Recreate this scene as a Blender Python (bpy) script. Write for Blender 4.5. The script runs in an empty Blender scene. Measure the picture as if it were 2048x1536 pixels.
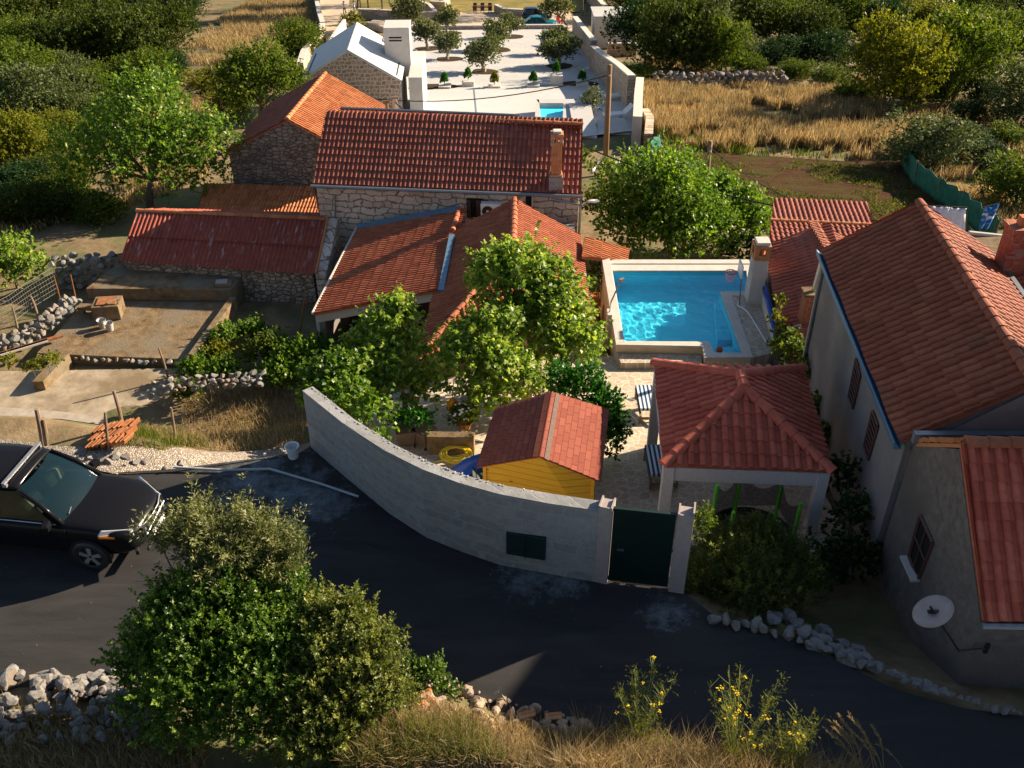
import bpy, bmesh, math, random
import numpy as np
from mathutils import Vector, Matrix, noise as mnoise
R = math.radians
random.seed(7); rng = np.random.default_rng(11)
SC = bpy.context.scene
COL = SC.collection

# ------------------------------------------------------------------ camera, sky, sun, exposure
FPX, TH, HC = 1950.0, R(35.0), 12.8
CT, ST = math.cos(TH), math.sin(TH)
cam_d = bpy.data.cameras.new('camera'); cam = bpy.data.objects.new('camera', cam_d); COL.objects.link(cam)
cam_d.sensor_fit = 'HORIZONTAL'; cam_d.sensor_width = 36.0; cam_d.lens = 36.0*FPX/2048.0
cam_d.clip_start = 0.1; cam_d.clip_end = 2000
cam.location = (0, 0, HC); cam.rotation_euler = (R(90)-TH, 0, 0)
SC.camera = cam
SUN_EL, SUN_AZ = R(23.5), R(27.0)          # azimuth measured from +X towards +Y
w = bpy.data.worlds.new('World'); SC.world = w; w.use_nodes = True
nt = w.node_tree; sky = nt.nodes.new('ShaderNodeTexSky'); sky.sky_type = 'NISHITA'; sky.sun_disc = False
sky.sun_elevation = SUN_EL; sky.sun_rotation = R(90)-SUN_AZ; sky.air_density = 1.0; sky.dust_density = 0.6
nt.links.new(sky.outputs[0], nt.nodes['Background'].inputs[0]); nt.nodes['Background'].inputs[1].default_value = 0.050
sun_d = bpy.data.lights.new('sun', 'SUN'); sun_d.energy = 5.0; sun_d.angle = R(0.53); sun_d.cycles.is_caustics_light = True; sun_d.color = (1.0, 0.83, 0.61)
sun = bpy.data.objects.new('sun', sun_d); COL.objects.link(sun)
sv = Vector((math.cos(SUN_EL)*math.cos(SUN_AZ), math.cos(SUN_EL)*math.sin(SUN_AZ), math.sin(SUN_EL)))
sun.rotation_euler = sv.to_track_quat('Z', 'Y').to_euler()
SC.view_settings.view_transform = 'Standard'; SC.view_settings.look = 'None'
SC.view_settings.exposure = 1.5; SC.view_settings.gamma = 1.0

# ------------------------------------------------------------------ picture point -> place on a known plane
def ray(u, v):
    a = (u-1024)/FPX; b = (v-768)/FPX
    return a, CT-b*ST, -(ST+b*CT)
def P(u, v, z):
    a, y, k = ray(u, v); t = (z-HC)/k; return Vector((a*t, y*t, z))
def PY(u, v, Y):
    a, y, k = ray(u, v); t = Y/y; return Vector((a*t, Y, HC+k*t))
def PX(u, v, X):
    a, y, k = ray(u, v); t = X/a; return Vector((X, y*t, HC+k*t))
def sst(x, a, b):
    t = min(1, max(0, (x-a)/(b-a))); return t*t*(3-2*t)
_rf = [P(u, v, 0) for u, v in ((-700, 870), (0, 905), (230, 945), (345, 938), (600, 905), (622, 895), (853, 1075), (1000, 1130), (1187, 1163), (1366, 1188), (1430, 1232), (1560, 1270), (1700, 1335), (1800, 1382), (1930, 1417), (2048, 1432), (2600, 1500))]
_rx = [p.x for p in _rf]; _ry = [p.y for p in _rf]
def YR(X): return float(np.interp(X, _rx, _ry))
_nf = [P(u, v, 0) for u, v in ((-700, 1400), (0, 1372), (240, 1350), (420, 1345), (830, 1350), (905, 1385), (1010, 1420), (1190, 1470), (1330, 1498), (1500, 1530), (1800, 1600), (2600, 1800))]
_nx = [p.x for p in _nf]; _ny = [p.y for p in _nf]
def YN(X): return float(np.interp(X, _nx, _ny))
SL = 0.155
def g(X, Y):
    yr = YR(X); d = Y-yr
    if d <= 0:
        n = YN(X)-Y
        return 0.0 if n <= 0 else min(1.3, n*(0.22+0.5*sst(X, -3.2, -1.2)))
    if Y > 36:
        base = -5.8-SL*(Y-36)
        bl = bp = base
    else:
        bl = float(np.interp(Y, (16, 22, 27, 33, 36), (-5.0, -5.35, -5.5, -5.75, -5.8)))
        bp = float(np.interp(Y, (10, 13, 16.6, 20.5, 24.5, 30, 36), (-0.9, -1.4, -2.1, -2.9, -3.6, -4.9, -5.8)))
    bl = max(bl, -0.86*max(0, d-1.3))
    xl = float(np.interp(Y, (20, 27), (-8.5, -3))); xh = float(np.interp(Y, (20, 27), (-4.5, 2)))
    wgt = sst(X, xl, xh)
    if X > 3.05: bp = max(bp, -0.55*max(0, d-0.3))
    elif X > -4.4: bp = bp*sst(d, 0.02, 0.5)
    return bl*(1-wgt)+bp*wgt
def G(u, v):
    a, y, k = ray(u, v); t = 9.0; st = 0.25
    while t < 400:
        if HC+k*t <= g(a*t, y*t): break
        t += st; st = 0.25+t*0.004
    lo, hi = t-st, t
    for _ in range(18):
        m = (lo+hi)/2
        if HC+k*m <= g(a*m, y*m): hi = m
        else: lo = m
    return Vector((a*hi, y*hi, g(a*hi, y*hi)))
def pxm(p): return (p-Vector((0, 0, HC))).length/FPX     # metres per picture point at p

# ------------------------------------------------------------------ materials
MATS = {}
def nodes(name, rough=0.8, spec=0.3, metal=0.0):
    m = bpy.data.materials.new(name); m.use_nodes = True; b = m.node_tree.nodes['Principled BSDF']
    b.inputs['Roughness'].default_value = rough; b.inputs['Specular IOR Level'].default_value = spec; b.inputs['Metallic'].default_value = metal
    MATS[name] = m; return m, m.node_tree, b
def N(t, typ, **kw):
    n = t.nodes.new(typ)
    for k, v in kw.items():
        if k in n.inputs.keys(): n.inputs[k].default_value = v
        else: setattr(n, k, v)
    return n
def rgb(c): return (c[0], c[1], c[2], 1)
def ramp(t, fac, stops):
    r = t.nodes.new('ShaderNodeValToRGB'); e = r.color_ramp.elements
    e[0].position, e[0].color = stops[0][0], rgb(stops[0][1]); e[1].position, e[1].color = stops[-1][0], rgb(stops[-1][1])
    for p, c in stops[1:-1]:
        q = e.new(p); q.color = rgb(c)
    t.links.new(fac, r.inputs[0]); return r.outputs[0]
def coord(t, scale=(1, 1, 1), which='Object'):
    c = t.nodes.new('ShaderNodeTexCoord'); m = t.nodes.new('ShaderNodeMapping'); m.inputs['Scale'].default_value = scale
    t.links.new(c.outputs[which], m.inputs[0]); return m.outputs[0]
def mixc(t, fac, a, b, mode='MIX'):
    m = t.nodes.new('ShaderNodeMix'); m.data_type = 'RGBA'; m.blend_type = mode
    for s, x in ((0, fac), (6, a), (7, b)):
        if isinstance(x, (int, float)): m.inputs[s].default_value = x
        elif isinstance(x, tuple): m.inputs[s].default_value = rgb(x)
        else: t.links.new(x, m.inputs[s])
    return m.outputs[2]
def bump(t, b, h, strength=0.4, dist=0.02):
    n = t.nodes.new('ShaderNodeBump'); n.inputs['Strength'].default_value = strength; n.inputs['Distance'].default_value = dist
    t.links.new(h, n.inputs['Height']); t.links.new(n.outputs[0], b.inputs['Normal'])
def noise(t, vec, scale, detail=6, rough=0.6):
    n = N(t, 'ShaderNodeTexNoise', Scale=scale, Detail=detail, Roughness=rough); t.links.new(vec, n.inputs['Vector']); return n.outputs['Fac']
def mnoisy(name, c1, c2, scale=3, rough=0.85, bs=0.3, bd=0.02, spec=0.25, c3=None, s3=0.5, stretch=(1, 1, 1), metal=0.0, lo=0.32, hi=0.68):
    m, t, b = nodes(name, rough, spec, metal); v = coord(t, stretch)
    f = noise(t, v, scale, 8, 0.65); c = ramp(t, f, ((lo, c1), (hi, c2)))
    if c3:
        f3 = noise(t, v, s3, 5, 0.6); k = ramp(t, f3, ((0.45, (0, 0, 0)), (0.62, (1, 1, 1)))); c = mixc(t, k, c, c3)
    t.links.new(c, b.inputs['Base Color'])
    if bs: bump(t, b, noise(t, v, scale*4, 6, 0.7), bs, bd)
    return m
def mplain(name, c, rough=0.5, spec=0.4, metal=0.0, var=0.12, scale=6):
    return mnoisy(name, tuple(x*(1-var) for x in c), tuple(min(1, x*(1+var)) for x in c), scale, rough, 0.05, 0.004, spec, metal=metal)
def mstone(name, cols, mortar, sc=(2.2, 2.2, 3.0), mw=0.05, bs=0.7, bd=0.05, rough=0.9, jitter=0.12, rnd=0.9):
    m, t, b = nodes(name, rough, 0.15); v = coord(t, sc)
    nn = N(t, 'ShaderNodeTexNoise', Scale=2.5, Detail=3); t.links.new(v, nn.inputs['Vector'])
    vm = N(t, 'ShaderNodeVectorMath', operation='MULTIPLY_ADD'); vm.inputs[1].default_value = (jitter*2,)*3
    t.links.new(nn.outputs['Color'], vm.inputs[0]); t.links.new(v, vm.inputs[2])
    a = N(t, 'ShaderNodeTexVoronoi', feature='F1', Scale=1.0, Randomness=rnd); e = N(t, 'ShaderNodeTexVoronoi', feature='DISTANCE_TO_EDGE', Scale=1.0, Randomness=rnd)
    for q in (a, e): t.links.new(vm.outputs[0], q.inputs['Vector'])
    s = N(t, 'ShaderNodeSeparateColor'); t.links.new(a.outputs['Color'], s.inputs[0])
    k = len(cols); c = ramp(t, s.outputs[0], [(i/(k-1), cols[i]) for i in range(k)])
    c = mixc(t, 0.5, c, ramp(t, noise(t, v, 5, 6, 0.7), ((0.25, (0.45, 0.43, 0.4)), (0.75, (1.25, 1.2, 1.15)))), 'MULTIPLY')
    ed = ramp(t, e.outputs['Distance'], ((mw*0.55, (0, 0, 0)), (mw*1.2, (1, 1, 1))))
    t.links.new(mixc(t, ed, mortar, c), b.inputs['Base Color'])
    ad = N(t, 'ShaderNodeMath', operation='MULTIPLY_ADD'); t.links.new(noise(t, v, 7, 5, 0.7), ad.inputs[0]); ad.inputs[1].default_value = 0.5
    t.links.new(ramp(t, e.outputs['Distance'], ((0, (0, 0, 0)), (mw*2.5, (1, 1, 1)))), ad.inputs[2]); bump(t, b, ad.outputs[0], bs, bd)
    return m
def mcourse(name, cols, mortar, bw=0.42, rh=0.24, ms=0.025, wob=0.10, bs=0.6):
    m, t, b = nodes(name, 0.92, 0.15); tc = t.nodes.new('ShaderNodeTexCoord'); sx = N(t, 'ShaderNodeSeparateXYZ'); t.links.new(tc.outputs['Object'], sx.inputs[0])
    ad = N(t, 'ShaderNodeMath', operation='ADD'); t.links.new(sx.outputs[0], ad.inputs[0]); t.links.new(sx.outputs[1], ad.inputs[1])
    cb = N(t, 'ShaderNodeCombineXYZ'); t.links.new(ad.outputs[0], cb.inputs[0]); t.links.new(sx.outputs[2], cb.inputs[1])
    n1 = N(t, 'ShaderNodeTexNoise', Scale=1.7, Detail=3); t.links.new(tc.outputs['Object'], n1.inputs['Vector']); sb = N(t, 'ShaderNodeVectorMath', operation='SUBTRACT'); t.links.new(n1.outputs['Color'], sb.inputs[0]); sb.inputs[1].default_value = (.5, .5, .5)
    vm = N(t, 'ShaderNodeVectorMath', operation='MULTIPLY_ADD'); t.links.new(sb.outputs[0], vm.inputs[0]); vm.inputs[1].default_value = (wob*4.5, wob*3, 0); t.links.new(cb.outputs[0], vm.inputs[2])
    n2 = N(t, 'ShaderNodeTexNoise', Scale=9.0, Detail=2); t.links.new(tc.outputs['Object'], n2.inputs['Vector']); vm2 = N(t, 'ShaderNodeVectorMath', operation='MULTIPLY_ADD'); t.links.new(n2.outputs['Color'], vm2.inputs[0]); vm2.inputs[1].default_value = (.07, .07, 0); t.links.new(vm.outputs[0], vm2.inputs[2])
    br = N(t, 'ShaderNodeTexBrick', Scale=1.0); br.offset = .43; br.squash = .7; br.squash_frequency = 3; t.links.new(vm2.outputs[0], br.inputs['Vector'])
    for k, v in (('Color1', rgb((0, 0, 0))), ('Color2', rgb((1, 1, 1))), ('Mortar', rgb((0, 0, 0))), ('Mortar Size', ms), ('Mortar Smooth', .25), ('Brick Width', bw), ('Row Height', rh), ('Bias', 0.0)): br.inputs[k].default_value = v
    k = len(cols); c = ramp(t, br.outputs['Color'], [(i/(k-1), cols[i]) for i in range(k)]); v = coord(t)
    c = mixc(t, .6, c, ramp(t, noise(t, v, 7, 7, .7), ((.25, (.55, .53, .5)), (.75, (1.25, 1.2, 1.15)))), 'MULTIPLY'); t.links.new(mixc(t, br.outputs['Fac'], c, mortar), b.inputs['Base Color'])
    iv = N(t, 'ShaderNodeMath', operation='MULTIPLY_ADD'); t.links.new(br.outputs['Fac'], iv.inputs[0]); iv.inputs[1].default_value = -1.0; t.links.new(noise(t, v, 8, 5, .7), iv.inputs[2]); bump(t, b, iv.outputs[0], bs, .04); return m
def mtile(name, c1, c2, c3, moss=(0.10, 0.09, 0.05), mossy=0.25, rough=0.75):
    m, t, b = nodes(name, rough, 0.25); uv = N(t, 'ShaderNodeUVMap'); fl = N(t, 'ShaderNodeVectorMath', operation='FLOOR'); t.links.new(uv.outputs[0], fl.inputs[0])
    wn = N(t, 'ShaderNodeTexWhiteNoise'); wn.noise_dimensions = '2D'; t.links.new(fl.outputs[0], wn.inputs['Vector'])
    c = ramp(t, wn.outputs['Value'], ((0, c1), (0.55, c2), (1, c3)))
    v = coord(t); c = mixc(t, 0.65, c, ramp(t, noise(t, v, 9, 7, 0.7), ((0.25, (0.5, 0.5, 0.5)), (0.75, (1.3, 1.25, 1.2)))), 'MULTIPLY')
    k = ramp(t, noise(t, v, 1.1, 6, 0.7), ((0.5, (0, 0, 0)), (0.75, (mossy,)*3))); c = mixc(t, k, c, moss)
    t.links.new(c, b.inputs['Base Color']); bump(t, b, noise(t, v, 60, 4, 0.7), 0.25, 0.01); return m
def mleaf(name, stops, trans=0.35, rough=0.45, spec=0.2, patch=0.5, _x=0, tint=(1.35, 1.4, 0.5)):
    m, t, b = nodes(name, rough+.06, spec*.6); a = N(t, 'ShaderNodeAttribute', attribute_name='rnd')
    c = ramp(t, a.outputs['Fac'], stops)
    v = coord(t); c = mixc(t, 0.8, c, ramp(t, noise(t, v, patch, 3, 0.6), ((0.3, (0.55, 0.62, 0.6)), (0.7, (1.3, 1.22, 1.0)))), 'MULTIPLY')
    t.links.new(c, b.inputs['Base Color'])
    tr = N(t, 'ShaderNodeBsdfTranslucent'); t.links.new(mixc(t, 1.0, c, tint, 'MULTIPLY'), tr.inputs[0])
    mx = N(t, 'ShaderNodeMixShader'); mx.inputs[0].default_value = trans; t.links.new(b.outputs[0], mx.inputs[1]); t.links.new(tr.outputs[0], mx.inputs[2])
    t.links.new(mx.outputs[0], t.nodes['Material Output'].inputs[0]); return m

# ------------------------------------------------------------------ object helpers
ROOT = {}
def tag(o, label=None, cat=None, group=None, kind=None):
    if label: o['label'] = label
    if cat: o['category'] = cat
    if group: o['group'] = group
    if kind: o['kind'] = kind
    return o
def thing(name, label, cat, loc, group=None, rz=0):
    o = bpy.data.objects.new(name, None); COL.objects.link(o); o.location = loc; o.rotation_euler = (0, 0, rz); o.empty_display_size = 0.2
    ROOT[o.name] = Vector(loc); return tag(o, label, cat, group)
def link_mesh(name, me, mat, parent=None, loc=None, smooth=False):
    o = bpy.data.objects.new(name, me); COL.objects.link(o)
    for m in (mat if isinstance(mat, (list, tuple)) else [mat]): me.materials.append(m)
    if smooth: me.polygons.foreach_set('use_smooth', [True]*len(me.polygons))
    if parent is not None:
        o.parent = parent; ROOT[o.name] = ROOT[parent.name]
    else:
        o.location = loc if loc is not None else (0, 0, 0); ROOT[o.name] = Vector(o.location)
    return o
class MB:
    """collects pieces in world space; build() links them as ONE mesh object"""
    def __init__(s): s.v = []; s.f = []; s.uv = None
    def add(s, vs, fs):
        n = len(s.v); s.v += [tuple(p) for p in vs]; s.f += [tuple(i+n for i in f) for f in fs]; return s
    def box(s, c, d, rz=0, rx=0, ry=0):
        M = Matrix.Rotation(rz, 3, 'Z') @ Matrix.Rotation(ry, 3, 'Y') @ Matrix.Rotation(rx, 3, 'X'); c = Vector(c)
        q = [c+M @ Vector((x*d[0]/2, y*d[1]/2, z*d[2]/2)) for z in (-1, 1) for y in (-1, 1) for x in (-1, 1)]
        return s.add(q, [(0, 2, 3, 1), (4, 5, 7, 6), (0, 1, 5, 4), (2, 6, 7, 3), (0, 4, 6, 2), (1, 3, 7, 5)])
    def hexa(s, b, t):                      # four bottom points, four top points
        return s.add(list(b)+list(t), [(3, 2, 1, 0), (4, 5, 6, 7)]+[(i, (i+1) % 4, 4+(i+1) % 4, 4+i) for i in range(4)])
    def prism(s, pts, z0, z1):
        n = len(pts); zf = z0 if callable(z0) else (lambda p: z0); zt = z1 if callable(z1) else (lambda p: z1)
        return s.add([(p[0], p[1], zf(p)) for p in pts]+[(p[0], p[1], zt(p)) for p in pts], [tuple(range(n-1, -1, -1)), tuple(range(n, 2*n))]+[(i, (i+1) % n, n+(i+1) % n, n+i) for i in range(n)])
    def tube(s, pts, r, n=8, caps=True):
        pts = [Vector(p) for p in pts]; rs = r if isinstance(r, (list, tuple)) else [r]*len(pts); vs = []; fs = []
        for i, p in enumerate(pts):
            d = (pts[min(i+1, len(pts)-1)]-pts[max(i-1, 0)]).normalized()
            a = d.cross(Vector((0, 0, 1)) if abs(d.z) < 0.95 else Vector((1, 0, 0))).normalized(); b = d.cross(a)
            vs += [p+(a*math.cos(2*math.pi*k/n)+b*math.sin(2*math.pi*k/n))*rs[i] for k in range(n)]
        for i in range(len(pts)-1):
            fs += [(i*n+k, i*n+(k+1) % n, (i+1)*n+(k+1) % n, (i+1)*n+k) for k in range(n)]
        if caps: fs += [tuple(range(n-1, -1, -1)), tuple(range((len(pts)-1)*n, len(pts)*n))]
        return s.add(vs, fs)
    def lathe(s, c, prof, n=16):
        vs = [(c[0]+r*math.cos(2*math.pi*k/n), c[1]+r*math.sin(2*math.pi*k/n), c[2]+z) for r, z in prof for k in range(n)]
        fs = [(i*n+k, i*n+(k+1) % n, (i+1)*n+(k+1) % n, (i+1)*n+k) for i in range(len(prof)-1) for k in range(n)]
        return s.add(vs, fs)
    def build(s, name, mat, parent=None, loc=None, smooth=False, bevel=0):
        o0 = ROOT[parent.name] if parent is not None else (Vector(loc) if loc is not None else Vector((0, 0, 0)))
        me = bpy.data.meshes.new(name); me.from_pydata([(p[0]-o0.x, p[1]-o0.y, p[2]-o0.z) for p in s.v], [], s.f); me.update()
        o = link_mesh(name, me, mat, parent, o0, smooth)
        if s.uv is not None:
            l = me.uv_layers.new(name='UVMap'); l.data.foreach_set('uv', np.asarray(s.uv, np.float32).ravel())
        if bevel:
            bv = o.modifiers.new('bevel', 'BEVEL'); bv.width = bevel; bv.segments = 2; bv.limit_method = 'ANGLE'
        return o
def np_mesh(name, V, F, rnd=None):
    me = bpy.data.meshes.new(name); k = F.shape[1]; me.vertices.add(len(V)); me.vertices.foreach_set('co', np.ascontiguousarray(V, np.float32).ravel())
    me.loops.add(F.size); me.loops.foreach_set('vertex_index', np.ascontiguousarray(F, np.int32).ravel())
    me.polygons.add(len(F)); me.polygons.foreach_set('loop_start', np.arange(0, F.size, k, dtype=np.int32))
    try: me.polygons.foreach_set('loop_total', np.full(len(F), k, np.int32))
    except Exception: pass
    me.update(calc_edges=True); me.validate()
    if rnd is not None:
        a = me.attributes.new('rnd', 'FLOAT', 'FACE'); a.data.foreach_set('value', np.ascontiguousarray(rnd, np.float32))
    return me
def drape(name, pts, mat, step=None, off=0.0, kind='structure', hf=None, skirt=None):
    """a sheet with the outline pts (x, y) laid over the ground"""
    bm = bmesh.new(); f = bm.faces.new([bm.verts.new((p[0], p[1], 0)) for p in pts]); f.normal_update()
    if f.normal.z < 0: bmesh.ops.reverse_faces(bm, faces=[f])
    if step:
        xs = [p[0] for p in pts]; ys = [p[1] for p in pts]
        for ax, lo, hi in ((0, min(xs), max(xs)), (1, min(ys), max(ys))):
            k = math.floor(lo/step)*step+step
            while k < hi:
                co = Vector((0, 0, 0)); co[ax] = k; no = Vector((0, 0, 0)); no[ax] = 1
                bmesh.ops.bisect_plane(bm, geom=bm.verts[:]+bm.edges[:]+bm.faces[:], plane_co=co, plane_no=no); k += step
    bmesh.ops.triangulate(bm, faces=[f for f in bm.faces if len(f.verts) > 4])
    hf = hf or g
    for v in bm.verts: v.co.z = hf(v.co.x, v.co.y)+off
    if skirt:
        ex = bmesh.ops.extrude_edge_only(bm, edges=[e for e in bm.edges if e.is_boundary])
        for v in ex['geom']:
            if isinstance(v, bmesh.types.BMVert): v.co.z -= skirt
    me = bpy.data.meshes.new(name); bm.to_mesh(me); bm.free()
    o = link_mesh(name, me, mat)
    return tag(o, kind=kind) if kind else o
def tile_roof(name, poly, mat, pitch=0.2, gauge=0.33, parent=None, amp=0.045, lip=0.024, thick=0.07, seg=6, loc=None):
    """interlocking clay tiles over a planar convex polygon; poly[0]->poly[1] is the eave"""
    poly = [Vector(p) for p in poly]; e = (poly[1]-poly[0]).normalized(); nrm = None
    for p in poly[2:]:
        c = e.cross(p-poly[0])
        if c.length > 1e-4: nrm = c.normalized(); break
    if nrm.z < 0: nrm = -nrm
    up = nrm.cross(e)
    if up.dot(poly[2]-poly[0]) < 0: up = -up
    Q = [((p-poly[0]).dot(e), (p-poly[0]).dot(up)) for p in poly]; W = max(q[1] for q in Q); n = len(Q)
    if n == 4 and abs(Q[2][1]-Q[3][1]) < .2*W: Q[2] = (Q[2][0], W); Q[3] = (Q[3][0], W)
    def span(y):
        y = min(max(y, 1e-4), W-1e-4); xs = []
        for i in range(n):
            (x0, y0), (x1, y1) = Q[i], Q[(i+1) % n]
            if (y0-y)*(y1-y) <= 0 and abs(y1-y0) > 1e-9: xs.append(x0+(x1-x0)*(y-y0)/(y1-y0))
        return (min(xs), max(xs)) if xs else (0, 0)
    smin = min(q[0] for q in Q); smax = max(q[0] for q in Q); rows = max(1, round(W/gauge)); gz = W/rows
    cols = np.arange(math.floor(smin/pitch), math.ceil(smax/pitch)+1)
    prof = ((0.0, 0.0), (0.025, .52), (0.13, .88), (0.29, 1.0), (0.45, .88), (0.56, .52), (0.59, 0.0), (0.8, -.06))
    fr = np.array([p[0] for p in prof]); S = (cols[:, None]+fr[None, :]).ravel()*pitch; H = amp*np.tile([p[1] for p in prof], len(cols))
    m = MB(); m.uv = []; jit = random.Random(3)
    o0 = poly[0]
    for r in range(rows):
        y0 = r*gz; y1 = (r+1)*gz; a0, b0 = span(y0+gz*0.02); a1, b1 = span(y1-gz*0.02)
        lo = min(a0, a1); hi = max(b0, b1); idx = np.where((S >= lo-pitch) & (S <= hi+pitch))[0]
        base = len(m.v)
        for i in idx:
            s0 = min(max(S[i], a0), b0); s1 = min(max(S[i], a1), b1)
            ci = math.floor(S[i]/pitch+1e-6); hj = H[i]+lip+0.006*math.sin(31.7*ci+17.3*r); dyj = .012*math.sin(57.3*ci+91.7*r)
            m.v.append(tuple(o0+e*s0+up*y0+nrm*0.0)); m.v.append(tuple(o0+e*s0+up*(y0-0.012+dyj)+nrm*hj)); m.v.append(tuple(o0+e*s1+up*y1+nrm*max(0.0, H[i])))
        for k in range(len(idx)-1):
            b = base+3*k; cu = math.floor(S[idx[k]]/pitch+1e-6)+0.5
            for f in ((b, b+3, b+4, b+1), (b+1, b+4, b+5, b+2)):
                m.f.append(f); m.uv += [(cu, r+0.5)]*4
    # board under the tiles
    u = [p-nrm*0.004 for p in poly]; l = [p-nrm*thick for p in poly]
    nb = len(m.v); m.v += [tuple(p) for p in u+l]
    for f in [tuple(nb+i for i in range(n)), tuple(nb+2*n-1-i for i in range(n))]+[(nb+i, nb+(i+1) % n, nb+n+(i+1) % n, nb+n+i) for i in range(n)]:
        m.f.append(f); m.uv += [(0.5, 0.5)]*len(f)
    return m.build(name, mat, parent, loc=poly[0] if parent is None else None, smooth=False)
def ridge_caps(name, p0, p1, mat, parent, r=0.1, step=0.36, lift=0.0):
    p0 = Vector(p0); p1 = Vector(p1); d = p1-p0; L = d.length; d.normalize(); k = max(1, round(L/step)); st = L/k
    side = d.cross(Vector((0, 0, 1))).normalized(); up = side.cross(d); m = MB(); m.uv = []
    for i in range(k):
        a = p0+d*(i*st-0.03); b = p0+d*((i+1)*st+0.03); vs = []
        for q, rr in ((a, r*1.16), (a+d*0.07, r*1.12), (b, r*0.93)):
            vs += [q+up*(lift-r*0.35)+(side*math.cos(x)+up*math.sin(x))*rr for x in [math.pi*j/8 for j in range(9)]]
        fs = [(9*j+q, 9*j+q+1, 9*j+q+10, 9*j+q+9) for j in range(2) for q in range(8)]+[tuple(range(9))]
        m.add(vs, fs)
        for f in fs: m.uv += [(i+0.5, 40.5)]*len(f)
    return m.build(name, mat, parent)
def rails(pts, r=0.03): return MB().tube(pts, r, 6)
def smooth_path(pts, n=8):
    pts = [Vector(p) for p in pts]; out = []
    for i in range(len(pts)-1):
        p0 = pts[max(i-1, 0)]; p1 = pts[i]; p2 = pts[i+1]; p3 = pts[min(i+2, len(pts)-1)]
        for k in range(n):
            t = k/n; out.append(0.5*((2*p1)+(p2-p0)*t+(2*p0-5*p1+4*p2-p3)*t*t+(3*p1-p0-3*p2+p3)*t**3))
    out.append(pts[-1]); return out
def rect_on(p, dx, dy, w_, h_): return [p-dx*w_/2-dy*h_/2, p+dx*w_/2-dy*h_/2, p+dx*w_/2+dy*h_/2, p-dx*w_/2+dy*h_/2]
# ------------------------------------------------------------------ material palette
M = {}
M['earth'] = mnoisy('dry_earth', (0.13, 0.09, 0.05), (0.26, 0.19, 0.11), 1.2, 0.95, 0.6, 0.06, 0.1, c3=(0.10, 0.11, 0.045), s3=0.35)
M['asphalt'] = mnoisy('asphalt', (0.016, 0.0155, 0.017), (0.032, 0.030, 0.030), 1.0, 0.85, 0.6, 0.008, 0.3, c3=(0.028, 0.0265, 0.026), s3=0.25, stretch=(.6, 2.4, 1))
M['gravel'] = mstone('gravel', [(0.22, 0.19, 0.16), (0.38, 0.33, 0.28), (0.52, 0.47, 0.41), (0.29, 0.25, 0.21)], (0.12, 0.095, 0.075), (21, 21, 21), 0.09, 0.8, 0.02)
M['paving'] = mstone('crazy_paving', [(0.46, 0.37, 0.27), (0.52, 0.43, 0.33), (0.43, 0.34, 0.25), (0.56, 0.48, 0.38)], (0.60, 0.54, 0.46), (4.4, 4.4, 0.001), 0.045, 0.25, 0.01, 0.75, 0.2)
M['concrete'] = mnoisy('weathered_concrete', (0.10, 0.068, 0.036), (0.27, 0.19, 0.11), 3.2, 1.0, 0.8, 0.03, 0.05, c3=(0.19, 0.155, 0.11), s3=0.9)
M['wallc'] = mcourse('grey_blockwork', [(0.235, 0.24, 0.245), (0.27, 0.275, 0.28), (0.295, 0.30, 0.305), (0.25, 0.255, 0.26)], (0.28, 0.285, 0.29), 0.50, 0.21, 0.02, 0.06, 0.3)
M['rubble'] = mstone('rubble_masonry', [(0.25, 0.20, 0.16), (0.40, 0.33, 0.27), (0.52, 0.45, 0.38), (0.33, 0.26, 0.20)], (0.16, 0.12, 0.09), (4.2, 4.2, 6.5), 0.06, 0.9, 0.05)
M['rubble_dark'] = mstone('old_masonry', [(0.16, 0.13, 0.11), (0.25, 0.21, 0.18), (0.33, 0.28, 0.24), (0.20, 0.16, 0.13)], (0.10, 0.08, 0.07), (3.4, 3.4, 6.0), 0.06, 0.9, 0.05)
M['ashlar'] = mcourse('pale_masonry', [(0.46, 0.36, 0.29), (0.60, 0.50, 0.42), (0.68, 0.59, 0.50), (0.54, 0.45, 0.38)], (0.22, 0.16, 0.12), 0.46, 0.25, 0.022, 0.16)
M['court_wall'] = mcourse('court_masonry', [(0.36, 0.28, 0.21), (0.48, 0.39, 0.31), (0.54, 0.46, 0.38)], (0.26, 0.20, 0.15), 0.40, 0.22, 0.03, 0.12)
M['gable_stone'] = mcourse('squared_masonry', [(0.30, 0.21, 0.14), (0.40, 0.30, 0.21), (0.46, 0.36, 0.28), (0.27, 0.20, 0.14)], (0.60, 0.52, 0.44), 0.36, 0.27, 0.035, 0.12)
M['dry_stone'] = mstone('dry_stone', [(0.30, 0.28, 0.26), (0.45, 0.43, 0.40), (0.55, 0.52, 0.48)], (0.05, 0.045, 0.04), (3.5, 3.5, 5), 0.08, 1.0, 0.08)
M['white'] = mnoisy('white_render', (0.50, 0.475, 0.44), (0.57, 0.54, 0.50), 3, 0.85, 0.3, 0.006, 0.2)
M['roofwhite'] = mnoisy('white_roof_coating', (0.50, 0.495, 0.487), (0.57, 0.565, 0.555), 1.5, 0.55, 0.05, 0.004, 0.35)
M['coping'] = mnoisy('limestone_coping', (0.49, 0.44, 0.39), (0.58, 0.53, 0.475), 4, 0.7, 0.25, 0.004, 0.3)
M['stuccop'] = mnoisy('rosy_stucco', (0.26, 0.185, 0.165), (0.33, 0.245, 0.22), 1.4, 0.95, 0.5, 0.01, 0.15, c3=(0.23, 0.17, 0.155), s3=0.6)
M['stuccog'] = mnoisy('grey_stucco', (0.19, 0.165, 0.155), (0.25, 0.22, 0.205), 1.2, 0.95, 0.4, 0.01, 0.15, c3=(0.17, 0.15, 0.14), s3=0.5)
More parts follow.
